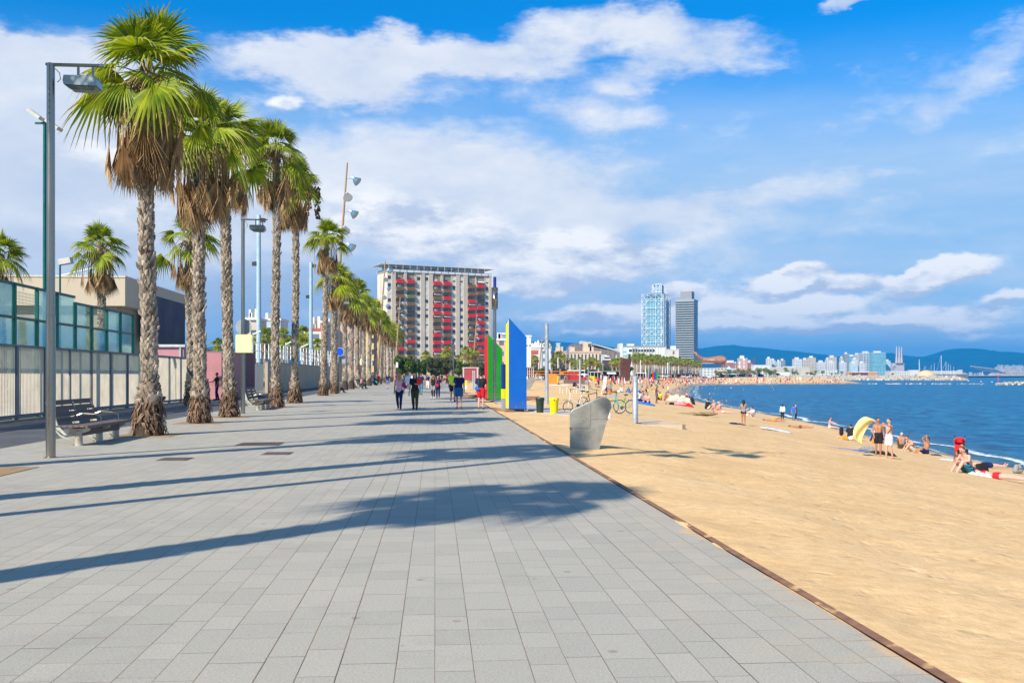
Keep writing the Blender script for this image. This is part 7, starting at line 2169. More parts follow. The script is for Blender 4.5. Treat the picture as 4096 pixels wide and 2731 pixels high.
def face(pts_fn, bays, ex):
    for i, u in enumerate(bays): fr.tube([pts_fn(u, 0), pts_fn(u, H1)], .42, 4)
    for z in lv: fr.tube([pts_fn(bays[0], z), pts_fn(bays[-1], z)], .34, 4)
    for k in range(12):
        for i in ex:
            u0, u1 = bays[i], bays[i + 1]
            fr.tube([pts_fn(u0, lv[k]), pts_fn(u1, lv[k + 1])], .3, 4); fr.tube([pts_fn(u1, lv[k]), pts_fn(u0, lv[k + 1])], .3, 4)
    for k in (11, 6):
        for i in range(len(bays) - 1):
            if i not in ex: fr.tube([pts_fn(bays[i], lv[k]), pts_fn(bays[i + 1], lv[k + 1])], .3, 4); fr.tube([pts_fn(bays[i + 1], lv[k]), pts_fn(bays[i], lv[k + 1])], .3, 4)
face(lambda u, z: (-a0 + u * a0, -off, z), [-.04, .22, .62, .92, 1.0], (0, 2))
face(lambda u, z: (off, u * a0, z), [0, .3, .7, 1.04], (0, 2))
for k in range(1, 42):
    z = k * H1 / 42; fr.tube([(-.08 * a0, -off, z), (off, 0, z)], .16, 3)
fr.build('lattice', mat('lattice_white', (.80, .80, .80), .5, .04, .1), t)
b = MB()
for x, y in ((-a0 + 15, 8), (-6, 8), (-6, 22), (-a0 + 15, 22)): b.tube([(x, y - .5, H1 + 2), (x, y - .5, H1 + 17.5)], .6, 5)
for i in range(4): b.tube([(-a0 + 15, 7.5, H1 + 4 + i * 4.4), (-6, 7.5, H1 + 4 + i * 4.4)], .4, 4)
b.tube([(-a0 + 15, 7.5, H1 + 3), (-a0 + 22, 7.5, H1 + 17)], .4, 4); b.tube([(-a0 + 22, 7.5, H1 + 3), (-a0 + 15, 7.5, H1 + 17)], .4, 4)
for x in (-16, -12, -8): b.ell((x, 10, H1 + 18.5), (1.2, 1.2, 1.4), 8, 5)
b.build('crown_frame', mat('lattice_white', (.8, .8, .8), .5), t)
b = MB()
for x in (1, 3.5): b.tube([(x, 8, H1), (x - 1, 8, H1 + 9)], .4, 4)
b.build('antenna', M_WHITE, t)
# banded tower
t = empty('banded_tower', (Xat(2776, YA), YA, 0), -math.atan(.42), 'tall grey skyscraper with horizontal bands and a square top storey', 'skyscraper')
H2 = zA(1199); a1 = 33.4
m_dk = mat('tower_glass', (.035, .045, .06), .2, .35, .15, spec=.6)
b = MB(); b.b2(-a1 + .6, -.6, .6, a1 - .6, 0, H2); b.build('glass_body', m_dk, t)
b = MB()
nb = 31
for k in range(nb):
    z = 2 + k * (H2 - 5) / nb
    x0, x1_, y0, y1 = -a1 - .2, .2, -.2, a1 + .2
    zt_ = z + (H2 - 5) / nb * .42
    b.add([(x0, y0, z), (x1_, y0, z), (x1_, y1, z), (x0, y1, z), (x0 + .7, y0 + .7, zt_), (x1_ - .7, y0 + .7, zt_), (x1_ - .7, y1 - .7, zt_), (x0 + .7, y1 - .7, zt_)], [(0, 1, 5, 4), (1, 2, 6, 5), (2, 3, 7, 6), (3, 0, 4, 7), (3, 2, 1, 0), (4, 5, 6, 7)])
b.build('bands', mat('tower_band', (.27, .27, .24), .6, .06, .1, metal=.1), t)
b = MB(); b.b2(-a1, 0, 0, a1, H2 - 3, H2 + 1.2); b.build('crown_band', mat('tower_band2', (.36, .37, .34), .6, .05, .1), t)
b = MB(); b.b2(-a1 + 8, -5.5, 6, a1 - 6, H2 + 1.2, H2 + 15); b.build('top_storey', mat('tower_band3', (.30, .29, .28), .6, .08, .1), t)
b = MB(); b.b2(-a1 + 7.8, -5.3, 5.8, a1 - 5.8, H2 + 15, H2 + 15.8); b.build('roof_edge', mat('pink_edge2', (.7, .35, .33), .7), t)
# copper canopy: plain swept shell stand-in
YF = 1500.0
t = empty('copper_canopy', (Xat(2900, YF), YF, 0), 0, 'sweeping copper coloured shell canopy beside the grey tower', 'canopy')
m_cu = mat('copper_mesh', (.62, .27, .11), .45, .3, .35, metal=.35, alt=(.30, .13, .06), stretch=(1, 1, 2))
def zF(py): return Zat(py, YF)
prof = [(2774, 1405, 1412), (2784, 1408, 1427), (2797, 1421, 1441), (2812, 1428, 1449), (2830, 1430, 1453), (2850, 1427, 1456), (2870, 1423, 1459), (2885, 1422, 1460), (2897, 1425, 1456), (2904, 1430, 1448)]
vs = []; n = 9
for px, a, c_ in prof:
    zt, zb_ = zF(a), zF(c_); zc = (zt + zb_) / 2; hz = (zt - zb_) / 2; xx = Xat(px, YF) - Xat(2900, YF)
    for k in range(n * 2): vs.append((xx, 9 * math.cos(2 * PI * k / (2 * n)) * min(1, hz / 5), zc + hz * math.sin(2 * PI * k / (2 * n))))
N2 = 2 * n
b = MB(); b.add(vs, [(i * N2 + k, i * N2 + (k + 1) % N2, (i + 1) * N2 + (k + 1) % N2, (i + 1) * N2 + k) for i in range(len(prof) - 1) for k in range(N2)] + [tuple(range(N2)), tuple((len(prof) - 1) * N2 + k for k in range(N2))])
b.build('shell', m_cu, t, fix=True, smooth=False)
b = MB()
for px in (2800, 2815, 2832, 2850, 2868, 2886, 2898):
    x = Xat(px, YF) - Xat(2900, YF); b.tube([(x, 0, zF(1452)), (x - 2, 3, 0)], .5, 5); b.tube([(x, 0, zF(1452)), (x + 5, 3, 4)], .35, 4)
b.build('support_frame', mat('support_grey', (.35, .34, .33), .6), t)
b = MB(); b.b2(Xat(2798, YF) - Xat(2900, YF), Xat(2868, YF) - Xat(2900, YF), -6, 6, zF(1454) - 0, zF(1452)); b.build('deck', m_shut, t)
# ------------------------------------------------------------------ far skyline
def topb(t, hx, dep, H):
    b = MB(); b.b2(-hx * .6, hx * .3, 2, dep * .6, H + .5, H + 4.5); b.build('roof_room', m_shut, t)
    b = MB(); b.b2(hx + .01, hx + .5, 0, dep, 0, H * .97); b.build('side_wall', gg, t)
gr2 = grid_mat('redbrick', (.62, .34, .26), (.75, .70, .65), 6.5, 5.5, .38, .72)
SK_ = [
 (2955, 2990, 1434, 1500, gr2, 'square pink brick block with white window frames near the pavilion', None),
 (2893, 2960, 1452, 1650, grid_mat('far_brickred', (.48, .17, .11), (.15, .12, .12)), 'row of red roofed buildings behind the copper canopy', m_tile),
 (2990, 3010, 1452, 1550, grid_mat('far_brickred', (.48, .17, .11), (.15, .12, .12)), 'dark low block with orange tiled roof right of pink block', m_tile),
 (3067, 3087, 1435, 2100, gw, 'white slab block below a dark rooftop box', None), (3087, 3102, 1442, 2120, gw, 'narrow white block right of the white slab with dark rooftop', None),
 (3108, 3123, 1447, 2150, gw, 'low white block left of the grey tower pair', None), (3122, 3140, 1442, 2200, gg, 'dark grey block in the first far cluster', None),
 (3175, 3208, 1437, 2200, gw, 'broad white block left of the two beige towers', None), (3210, 3235, 1439, 2240, gc, 'beige block between broad white block and taller beige tower', None),
 (3234, 3263, 1431, 2280, gc, 'taller beige tower with overhanging roof', None), (3271, 3303, 1449, 2250, gw, 'low white block with blue shaded side', None),
 (3304, 3318, 1438, 2300, gw, 'slim white block left of a domed beige tower', None), (3316, 3347, 1429, 2350, gc, 'beige tower with stepped crown in the middle of the skyline', None),
 (3316, 3340, 1449, 2200, gw, 'white block in front of the stepped beige tower', None), (3361, 3376, 1432, 2500, gc, 'beige block just left of grey angled tower', None),
 (3361, 3386, 1450, 2250, gw, 'white block at the left foot of the teal cluster', None), (3377, 3396, 1416, 2450, gg, 'grey gridded tower with slanted side', None),
 (3396, 3422, 1425, 2520, gt, 'teal glass tower behind white blocks', None), (3418, 3442, 1419, 2560, gc, 'grey beige tower right of the teal one', None),
 (3411, 3432, 1437, 2400, gw, 'white gridded block before the teal tower', None), (3402, 3430, 1453, 2280, gb, 'pale glass block at the front of the cluster', None),
 (3438, 3462, 1452, 2280, gw, 'white low block left of broad teal tower', None), (3446, 3490, 1412, 2500, grid_mat('patch', (.48, .50, .50), (.10, .16, .22), 7, 6, .5, .5), 'broad grey patchwork tower', None),
 (3490, 3543, 1411, 2450, gt, 'broad teal glass slab tower, largest of the skyline', None), (3543, 3562, 1444, 2500, gb, 'pale blue grey block right of the teal slab', None),
 (3640, 3675, 1481, 1750, m_shut, 'plain white cube building on the harbour mole', None), (3700, 3722, 1488, 2100, gw, 'low white marina shed left of masts', None),
 (3722, 3838, 1484, 2300, gw, 'long low white sheds behind the marina', None), (3835, 3850, 1480, 2400, gw, 'small white sheds at the end of the marina', None),
 (3141, 3180, 1467, 1300, gc, 'long low stone coloured wall building behind lone palms', None), (3015, 3080, 1461, 1250, m_shut, 'rounded white civic pavilion left of the far towers', None),
 (3080, 3240, 1470, 1290, mat('stonewall', (.55, .50, .42), .9, .1, .1), 'long pale stone terrace wall under the far towers', None),
 (2866, 2906, 1473, 1050, gc, 'stone pavilion with small glass pyramid near the restaurants', None), (2906, 2946, 1476, 1080, m_shut, 'low white pavilion right of the stone one', None),
 (2775, 2795, 1472, 900, gc, 'small beige cube at the end of the palm grove', None), (2800, 2862, 1474, 1150, gw, 'white beach club building under the copper canopy', None),
 (3280, 3350, 1480, 1500, gw, 'low pale marina building left of the orange wall', None), (3560, 3640, 1485, 1700, gw, 'low harbour shops between orange wall and white cube', None)]
for px0, px1, pt, Y, m, lab, roof in SK_:
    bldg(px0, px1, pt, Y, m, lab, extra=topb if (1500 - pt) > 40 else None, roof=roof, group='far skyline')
# dark wedge, sphere
t = empty('spire', (Xat(3012, 1300), 1300, 0), 0, 'dark pointed wedge spire beside the white pavilion', 'spire')
b = MB(); w_ = (3018 - 3009) / F * 1300; b.prism([(0, 0), (0, Zat(1447, 1300)), (w_ * .9, Zat(1430, 1300)), (w_, 0)], (0, 3)); b.build('shaft', mat('spire_dark', (.12, .09, .12), .6), t, fix=True)
t = empty('water_sphere', (Xat(2942, 1200), 1200, 0), 0, 'grey ball on a short column left of the pink brick block', 'sculpture')
b = MB(); b.ell((0, 0, Zat(1452, 1200)), (1.8, 1.8, 1.8), 16, 12); b.build('ball', M_GALV, t, smooth=True)
b = MB(); b.tube([(0, 0, 0), (0, 0, Zat(1457, 1200))], .7, 8); b.build('column', M_GALV, t)
t = empty('glass_pyramid', (Xat(2915, 1078), 1078, Zat(1477, 1078)), 0, 'small pale glass pyramid roof on the pavilion', 'roof light')
b = MB(); q = 10 / F * 1078; h_ = 14 / F * 1078; b.add([(-q, -q, 0), (q, -q, 0), (q, q, 0), (-q, q, 0), (0, 0, h_)], [(0, 1, 4), (1, 2, 4), (2, 3, 4), (3, 0, 4)]); b.build('glazing', gb, t)
# three chimneys
t = empty('power_station', (Xat(3590, 3600), 3600, 0), 0, 'old power station with three tall pale chimneys', 'power station')
def z3(py): return Zat(py, 3600)
m_ch = mat('chimney_concrete', (.56, .47, .42), .9, .08, .05)
b = MB(); b.b2(Xat(3571, 3600) - Xat(3590, 3600), Xat(3617, 3600) - Xat(3590, 3600), 0, 30, 0, z3(1452)); b.build('boiler_house', m_ch, t)
for px, tp in ((3585, 1385), (3595.5, 1386), (3605, 1387)):
    x = Xat(px, 3600) - Xat(3590, 3600)
    b = MB(); b.lathe([(5.0, z3(1452)), (3.0, z3(1425)), (2.2, z3(1400)), (3.0, z3(1398)), (2.0, z3(1396)), (1.2, z3(1390)), (2.0, z3(1388)), (1.4, z3(tp))], 10, (x, -3, 0)); b.build('chimney', m_ch, t)
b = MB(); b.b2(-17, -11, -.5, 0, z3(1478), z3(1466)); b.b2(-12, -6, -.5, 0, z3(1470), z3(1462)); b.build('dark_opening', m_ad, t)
# marina masts
rr = random.Random(31)
mz = [(3765, 1421, 2.4), (3784, 1446, 1.6), (3793, 1454, 1.5), (3802, 1458, 1.2), (3737, 1452, 1.4), (3725, 1458, 1.0), (3697, 1462, 1.0), (3704, 1463, 1.0), (3677, 1437, 2.6), (3815, 1466, 1.2)]
for i, (px, pt, r) in enumerate(mz):
    Y = 2000
    t = empty('sailing_yacht', (Xat(px, Y), Y, SEA), 0, 'moored yacht with tall white mast in the far marina, %s from the left' % ORD[sorted(q[0] for q in mz).index(px)], 'yacht', 'yachts in the marina')
    b = MB(); b.tube([(0, 0, 1), (0, 0, Zat(pt, Y) - SEA)], [r * .30, r * .16], 6); b.build('mast', M_WHITE, t)
    b = MB(); b.add([(-6, 0, 2), (-5, -1.5, 2), (5, -1.6, 2), (6, 0, 2), (5, 1.6, 2), (-5, 1.5, 2), (-5, 0, .2), (5, 0, .2)], [(0, 1, 2, 3, 4, 5), (0, 6, 1), (1, 6, 7, 2), (2, 7, 3), (3, 7, 4), (4, 7, 6, 5), (5, 6, 0)]); b.build('hull', M_WHITE, t, fix=True)
    if r > 1.5: b = MB(); b.tube([(0, 0, Zat(pt, Y) - SEA), (-13 if px > 3700 else 3, 0, 2)], .12, 4); b.build('stay', M_WHITE, t)
for i in range(46):
    px = rr.uniform(3285, 3720); Y = 1900; pt = rr.uniform(1465, 1487)
    t = empty('sailing_yacht', (Xat(px, Y), Y, SEA), 0, 'small moored yacht with thin mast among many in the far marina', 'yacht', 'yachts in the marina')
    b = MB(); b.tube([(0, 0, 1), (0, 0, Zat(pt, Y) - SEA)], .16, 4); b.build('mast', M_GALV, t)
# solar canopy
t = empty('solar_canopy', (Xat(3908, 2300), 2300, 0), 0, 'huge tilted solar panel canopy with pale top edge by the sea', 'canopy')
def rel(px, py): return (Xat(px, 2300) - Xat(3908, 2300), Zat(py, 2300))
A_, B2, C2, D_ = rel(3908, 1466), rel(4002, 1478), rel(4022, 1494), rel(3932, 1486)
b = MB(); b.add([(A_[0], 30, A_[1]), (B2[0], 30, B2[1]), (C2[0], 0, C2[1]), (D_[0], 0, D_[1])], [(0, 1, 2, 3)]); o = b.build('panel_array', mat('solar_dark', (.10, .12, .18), .4, .2, .1), t)
sd = o.modifiers.new('t', 'SOLIDIFY'); sd.thickness = 1.5
b = MB(); b.tube([(A_[0], 31, A_[1] + .8), (B2[0], 31, B2[1] + .8)], 1.2, 5)
for q in (D_, C2, ((C2[0] + D_[0]) / 2, (C2[1] + D_[1]) / 2)): b.tube([(q[0], 2, q[1]), (q[0] + 1, 4, -2)], .8, 5)
b.build('frame', M_WHITE, t)
# orange wall, mole, sand heap, rocks
bldg(3392, 3510, 1488, 1350, mat('orange_wall', (.62, .27, .10), .85, .1, .05), 'long low orange wall behind the breakwater rocks', dep=8, name='sea_wall', cat='wall')
bldg(3413, 3472, 1490, 1330, mat('purple_sign', (.14, .02, .05), .7), 'dark purple kiosk in front of the orange wall', dep=4)
bldg(3113, 3158, 1490, 1010, M_WHITE, 'white lorry trailer parked behind the breakwater', dep=3, name='trailer', cat='trailer')
t = tag(MB().add([(Xat(a, 1300), 1300, z) for a, z in ((3157, .6), (3260, .6), (3260, 4.0), (3157, 5.0))] + [(Xat(a, 1340), 1340, z) for a, z in ((3157, .6), (3260, .6), (3260, 4.0), (3157, 5.0))], [(0, 1, 2, 3), (4, 7, 6, 5), (3, 2, 6, 7), (0, 3, 7, 4), (1, 5, 6, 2)]).build('grass_bank', mat('bank_green', (.10, .16, .03), .9, .2, .1)), 'green grassy bank behind the breakwater', kind='structure')
tag(MB().box((Xat(3810, 1500) , 1540, -.8), (Xat(3890, 1500) - Xat(3740, 1500), 60, 7.5)).build('harbour_mole', mat('mole_dark', (.20, .17, .15), .9, .2, .05)), 'dark harbour mole behind the rocks', kind='structure')
b = MB(); b.ell((Xat(3705, 1300), 1300, -2), ((3748 - 3668) / 2 / F * 1300, 14, 10), 24, 10); tag(b.build('sand_heap', mat('heap_sand', (.66, .47, .26), .9, .08, .1), smooth=True), 'large heap of yellow sand on the mole', kind='structure')
m_rock = mat('pale_rock', (0.46, 0.39, 0.30), .9, .3, .35, island=.3, alt=(.30, .24, .18))
def rock_mesh(seed, r):
    rnd = random.Random(seed); bm = bmesh.new(); bmesh.ops.create_icosphere(bm, subdivisions=1, radius=r)
    for v_ in bm.verts: v_.co *= rnd.uniform(.7, 1.2); v_.co.z *= .75
    me = bpy.data.meshes.new('rock'); bm.to_mesh(me); bm.free(); me.materials.append(m_rock); return me
def rock_mass(name, label, fn, n, seed, r0, r1):
    rnd = random.Random(seed); B_ = MB()
    bm = bmesh.new(); bmesh.ops.create_icosphere(bm, subdivisions=1, radius=1)
    base = [v_.co.copy() for v_ in bm.verts]; fcs = [tuple(v_.index for v_ in f_.verts) for f_ in bm.faces]; bm.free()
    for i in range(n):
        c = fn(rnd); r = rnd.uniform(r0, r1)
        B_.add([Vector(c) + q * r * rnd.uniform(.75, 1.2) for q in base], fcs)
    return tag(B_.build(name, m_rock), label, None, None, 'stuff')
def bw(rnd):
    u = rnd.random(); px = 2945 + (3860 - 2945) * u; Y = 985 + rnd.uniform(0, 26)
    z = SEA + .3 + (Y - 985) / 26 * (4.0 - 2.0 * max(0, u - .55)) * rnd.uniform(.7, 1.05)
    return (Xat(px, 990), Y, z)
rock_mass('breakwater_rocks', 'long bank of pale breakwater boulders across the bay', bw, 3200, 4, 1.0, 2.1)
def bw2(rnd):
    px = 3996 + 260 * rnd.random(); Y = 530 + rnd.uniform(0, 8); return (Xat(px, 534), Y, SEA + rnd.uniform(.0, 1.1) * min(1, (px - 3990) / 40))
rock_mass('reef_rocks', 'short pale rock reef at the right edge of the bay', bw2, 260, 5, .5, 1.1)
def bw3(rnd):
    px = rnd.choice([3480, 3540, 3562, 3580, 3632, 3660, 3720, 3745, 3780, 3835, 3870, 3900]) + rnd.gauss(0, 9); return (Xat(px, 580), 575 + rnd.uniform(-2, 2), SEA + .05)
rock_mass('submerged_rocks', 'scattered low rocks breaking the water of the bay', bw3, 130, 6, .25, .7)
# buoys
for i, (px, py) in enumerate([(3825, 1521), (3874, 1524), (3924, 1527), (3968, 1529), (3700, 1537), (3760, 1538), (3800, 1538), (3925, 1541), (3987, 1541), (4030, 1542), (3640, 1538)]):
    Y = (EYE - SEA) * F / (py - HY); r = 2.6 / F * Y * (1 if i < 4 else .55)
    t = empty('buoy', (Xat(px, Y), Y, SEA), 0, 'round pale yellow buoy floating in the bay, %s along the line' % ORD[i], 'buoy', 'buoys in the bay')
    b = MB(); b.ell((0, 0, r * .4), (r, r, r), 12, 8); b.build('float', mat('buoy_y', (.8, .72, .35), .5, .05, 2), t, smooth=True)
    b = MB(); b.tube([(0, 0, r * .9), (0, 0, r * 1.5)], r * .1, 6); b.build('ring', M_GALV, t)
t = empty('beacon', (Xat(3993, 900), 900, SEA), 0, 'thin red channel marker post out in the bay', 'marker')
b = MB(); b.tube([(0, 0, 0), (0, 0, 6.5)], [.4, .2], 8); b.build('post', mat('beacon_red', (.7, .05, .08), .5), t)
# far shore strip
b = MB(); b.b2(820, 3000, 2090, 2130, SEA, 1.2); tag(b.build('far_shore', mat('far_shore_stone', (.52, .46, .38), .9, .15, .03)), 'pale far shore line under the hills', kind='structure')
rr = random.Random(8)
m_town = [gw, gc, gp_]
tb = MB()
for i in range(420):
    px = rr.choice([rr.uniform(3990, 4150), rr.uniform(3990, 4150), rr.uniform(3550, 4150), rr.uniform(3100, 3600)]); Y = rr.uniform(3600, 6200)
    s_ = rr.uniform(5, 11); base = max(0, (Y - 3600) * (.022 if px > 3980 else .004)); tb.cur = rr.randrange(3)
    tb.b2(Xat(px, Y), Xat(px, Y) + s_ * 1.2, Y, Y + s_, base - 20, base + rr.uniform(4, 10))
tag(tb.build('distant_town', [mat('town_a', (.55, .53, .5), .9), mat('town_b', (.5, .42, .34), .9), mat('town_c', (.42, .38, .36), .9)]), 'hazy pale town spread below the hills', None, None, 'stuff')
# ------------------------------------------------------------------ hills
m_hill = mat('wooded_hills', (0.016, 0.045, 0.045), .95, .35, .004, alt=(.035, .065, .055), bump=6, bscale=.02)
HP = [(-3000, 1395), (0, 1400), (1200, 1390), (1800, 1378), (2124, 1366), (2207, 1363), (2282, 1370), (2380, 1379), (2456, 1387), (2560, 1394), (2687, 1385), (2760, 1391), (2806, 1393), (2863, 1383), (2936, 1378), (2978, 1386), (3036, 1389), (3080, 1394), (3131, 1400), (3189, 1404), (3227, 1410), (3300, 1417), (3330, 1426), (3378, 1424), (3440, 1424), (3500, 1416), (3544, 1411), (3580, 1411), (3610, 1424), (3650, 1424), (3691, 1427), (3736, 1414), (3780, 1399), (3825, 1393), (3892, 1392), (3936, 1396), (3981, 1405), (4048, 1406), (4096, 1411), (4400, 1405), (5200, 1430), (7000, 1440)]
YR = 9000.0
n_u, n_v = 520, 44
us = np.linspace(-3000, 7000, n_u); hp = np.interp(us, [p[0] for p in HP], [p[1] for p in HP])
ridge = (HY - hp) / F * YR
rs = np.random.RandomState(11)
def fbm(x, y):
    t_ = 0
    for k in range(5):
        f_ = 1.0 / (900 / 2 ** k); t_ = t_ + np.sin(x * f_ * 6.28 + k * 1.7 + 1.6 * np.sin(y * f_ * 4.1 + k)) * np.cos(y * f_ * 6.28 + k * 2.3 + 1.4 * np.sin(x * f_ * 3.3)) / 1.8 ** k
    return t_
V_ = []; 
for i, u in enumerate(us):
    for k in range(n_v):
        s_ = k / (n_v - 4)
        Y = 6300 + s_ * (YR - 6300)
        X = (u - CX) / F * YR + (s_ - 1) * 0
        pr = (np.clip(s_, 0, 1)) ** 1.25 if s_ <= 1 else 1 - (s_ - 1) * 2
        z = ridge[i] * pr
        nse = float(fbm(X, Y)) * 22 * math.sin(PI * min(1, max(0, s_))) ** .7 if s_ < 1 else 0
        V_.append((X, Y, max(-5, z + nse - (0 if k else 10))))
idx = np.arange(n_u * n_v).reshape(n_u, n_v)
fc = np.stack([idx[:-1, :-1], idx[1:, :-1], idx[1:, 1:], idx[:-1, 1:]], -1).reshape(-1, 4)
me = bpy.data.meshes.new('hills'); me.from_pydata(V_, [], fc.tolist()); me.materials.append(m_hill)
me.polygons.foreach_set('use_smooth', [True] * len(me.polygons))
tag(link('hills', me), 'blue hazy wooded hills along the horizon', kind='structure')

# ------------------------------------------------------------------ beach bars and things on the upper sand
def bar(px0, px1, ptop, pbot, Y, mroof, mwall, label, awn=None):
    x0, x1 = Xat(px0, Y), Xat(px1, Y); H = Zat(ptop, Y); hx = (x1 - x0) / 2; dep = 5
    t = empty('beach_bar', ((x0 + x1) / 2, Y, -.05), 0, label, 'beach bar')
    b = MB(); b.b2(-hx, hx, -.6, dep, H - .28, H); b.build('roof', mroof, t)
    b = MB(); b.b2(-hx + .3, hx - .3, 1.5, dep - .2, 0, H - .28); b.build('wall', mwall, t)
    b = MB(); b.b2(-hx + .3, hx * .3, .6, 1.2, 0, 1.15); b.build('counter', mat('bar_brown', (.16, .09, .07), .8, .2, 1), t)
    for x in (-hx + .1, -hx * .3, hx * .3, hx - .2):
        b = MB(); b.b2(x, x + .1, -.5, -.4, 0, H - .28); b.build('post', M_WHITE, t)
    if awn:
        b = MB(); b.add([(-hx * .5, -.6, H - .5), (hx * .5, -.6, H - .5), (hx * .5, -2.4, H - 1.1), (-hx * .5, -2.4, H - 1.1)], [(0, 1, 2, 3)]); b.build('awning', awn, t)
m_dw = mat('bar_dark', (.06, .05, .05), .8, .3, .6)
bar(2108, 2136, 1467, 1505, 240, mat('bar_roof_grey', (.25, .27, .26), .7), m_dw, 'small grey roofed bar touching the blue panel')
bar(2272, 2340, 1479, 1515, 300, M_WHITE, m_dw, 'white canopied bar behind the red kiosk')
container(2283, 2316, 1492, 1519.5, mat('kiosk_red', (.42, .02, .03), .6, .1, .8), mat('kiosk_red', (.42, .02, .03), .6), 'bright dark red kiosk box on the upper sand', 292)
container(2271, 2284, 1488, 1519, mat('kiosk_deepred', (.28, .015, .025), .6, .1, .8), mat('kiosk_red', (.42, .02, .03), .6), 'deep red side kiosk joined to the bright red one', 296)
container(2322, 2345, 1509, 1519, mat('kiosk_red', (.42, .02, .03), .6), mat('kiosk_red', (.42, .02, .03), .6), 'low red counter with white parasol', 285)
bar(2360, 2406, 1485, 1512, 330, mat('bar_roof_pale', (.5, .5, .48), .7), m_dw, 'bar with grey roof and red back sign')
bar(2408, 2480, 1482, 1512, 335, mat('bar_roof_green', (.22, .24, .18), .7), m_dw, 'bar with low tent shaped roof and white awning', M_WHITE)
bar(2548, 2585, 1490, 1510, 420, M_WHITE, m_dw, 'white roofed bar right of the rusty block sculpture')
for i, (a, c_) in enumerate([(2600, 2650), (2655, 2700), (2705, 2760), (2765, 2800)]):
    bar(a, c_, 1495, 1508, 520 + i * 40, mat('bar_roof_brown', (.12, .08, .07), .8), m_dw, 'long low dark beach bar under the palm grove, %s along' % ORD[i])
for i, (a, c_, m_) in enumerate([(2880, 2945, M_WHITE), (2950, 2985, cloth('red')), (2985, 3010, cloth('red')), (3030, 3060, M_WHITE)]):
    bar(a, c_, 1496, 1504, 820, m_, m_dw, 'far restaurant awning row, %s along the shore' % ORD[i])
def parasol(px, py, ptop, m, label, r=1.4):
    p = sgp(px, py); H = Zat(ptop, p.y) - p.z
    t = empty('parasol', p, 0, label, 'parasol', 'parasols on the beach')
    b = MB(); b.lathe([(r, H - .45), (r * .55, H - .16), (.05, H)], 10); b.build('canopy', m, t)
    b = MB(); b.tube([(0, 0, 0), (0, 0, H - .05)], .03, 6); b.build('pole', M_WHITE, t)
parasol(2334, 1524, 1493, M_WHITE, 'white parasol beside the low red counter', 1.7)
parasol(2714, 1511, 1496, cloth('orange'), 'orange parasol before the palm grove', 3.0)
for i, (px, py, pt, c_) in enumerate([(2655, 1514, 1501, 'offwhite'), (2735, 1514, 1503, 'offwhite'), (2757, 1514, 1504, 'white'), (2672, 1512, 1500, 'beige'), (2640, 1513, 1500, 'yellow'), (2612, 1512, 1502, 'white'), (2520, 1513, 1500, 'blue'), (2838, 1516, 1506, 'white')]):
    parasol(px, py, pt, cloth(c_), 'small %s parasol beyond the crowd, %s counting from the left' % ({'offwhite': 'off-white'}.get(c_, c_), ORD[sorted([2655, 2735, 2757, 2672, 2640, 2612, 2520, 2838]).index(px)]), 2.0)
# coloured small panels among the crowd
for i, (px, c_) in enumerate(((2615, 'red'), (2621, 'blue'), (2627, 'green'))):
    b = MB(); b.b2(-.45, .45, 0, .3, 0, Zat(1488, 430) + .4); o = b.build('colour_monolith', cloth(c_), None, loc=(Xat(px, 430), 430, -.4)); tag(o, 'small distant %s slab in a group of three on the beach' % c_, 'monolith', 'three distant colour slabs')
# rust block stack: plain stand-in
t = empty('rusty_block_stack', (Xat(2503, 300), 300, 0), 0, 'plain rusty steel block stack leaning slightly behind the crowd', 'sculpture')
zt = Zat(1434, 300); nb = 4
for k in range(nb):
    h_ = zt / nb; b = MB(); b.b2(-1.35 + (k % 2) * .12, 1.35 + (k % 2) * .12, 0, 2.4, .0, h_ - .02); o = b.build('block', mat('cor_ten', (.115, .042, .028), .85, .2, 1.2, alt=(.07, .03, .025)), t, loc=(k * .17 - .3, 0, k * h_)); o.rotation_euler = (0, R(1.5 + k), R(k * 4))
# orange block, brown bench blocks
p = sgp(2209, 1535); b = MB(); b.add([(-1.95, 0, -.1), (2.0, -.4, -.1), (2.0, 1.6, -.1), (-1.95, 1.6, -.1), (-2.0, 0, 2.45), (2.05, -.3, 2.1), (2.05, 1.6, 2.1), (-2.0, 1.6, 2.45)], [(0, 1, 5, 4), (1, 2, 6, 5), (2, 3, 7, 6), (3, 0, 4, 7), (4, 5, 6, 7)])
k_ = 40 / F * p.y / 4.2
o = b.build('colour_block', mat('block_orange', (.72, .22, .02), .7, .06, .8), None, loc=p, fix=True, bevel=.03); o.scale = (k_, 1, .82); tag(o, 'large orange painted block on the sand', 'block')
p = sgp(2300, 1534); b = MB(); b.b2(-2.2, 2.2, 0, 1.2, -.1, .75); o = b.build('stone_block', mat('block_brown', (.17, .11, .10), .8, .15, .8), None, loc=p, bevel=.03); tag(o, 'long low brown block left of the thin steel post', 'block')
p = sgp(2379, 1512); b = MB(); b.b2(-3.2, 3.2, 0, 1.2, -.1, 1.1); o = b.build('stone_block', mat('block_brown', (.17, .11, .10), .8, .15, .8), None, loc=p, bevel=.03); tag(o, 'long low brown block before the grey roofed bar', 'block')
for i, (px, py) in enumerate([(2229, 1532), (2374, 1524), (2363, 1523), (2438, 1514)]):
    p = sgp(px, py); t = empty('waste_bin', p, 0, 'distant yellow bin near the beach bars, %s from the orange block' % ORD[i], 'bin', 'distant yellow bins')
    b = MB(); b.lathe([(.38, 0), (.46, 1.1), (.5, 1.12), (.5, 1.3), (.4, 1.36)], 14); b.build('body', mat('bin_yellow', (.85, .66, 0), .4), t)
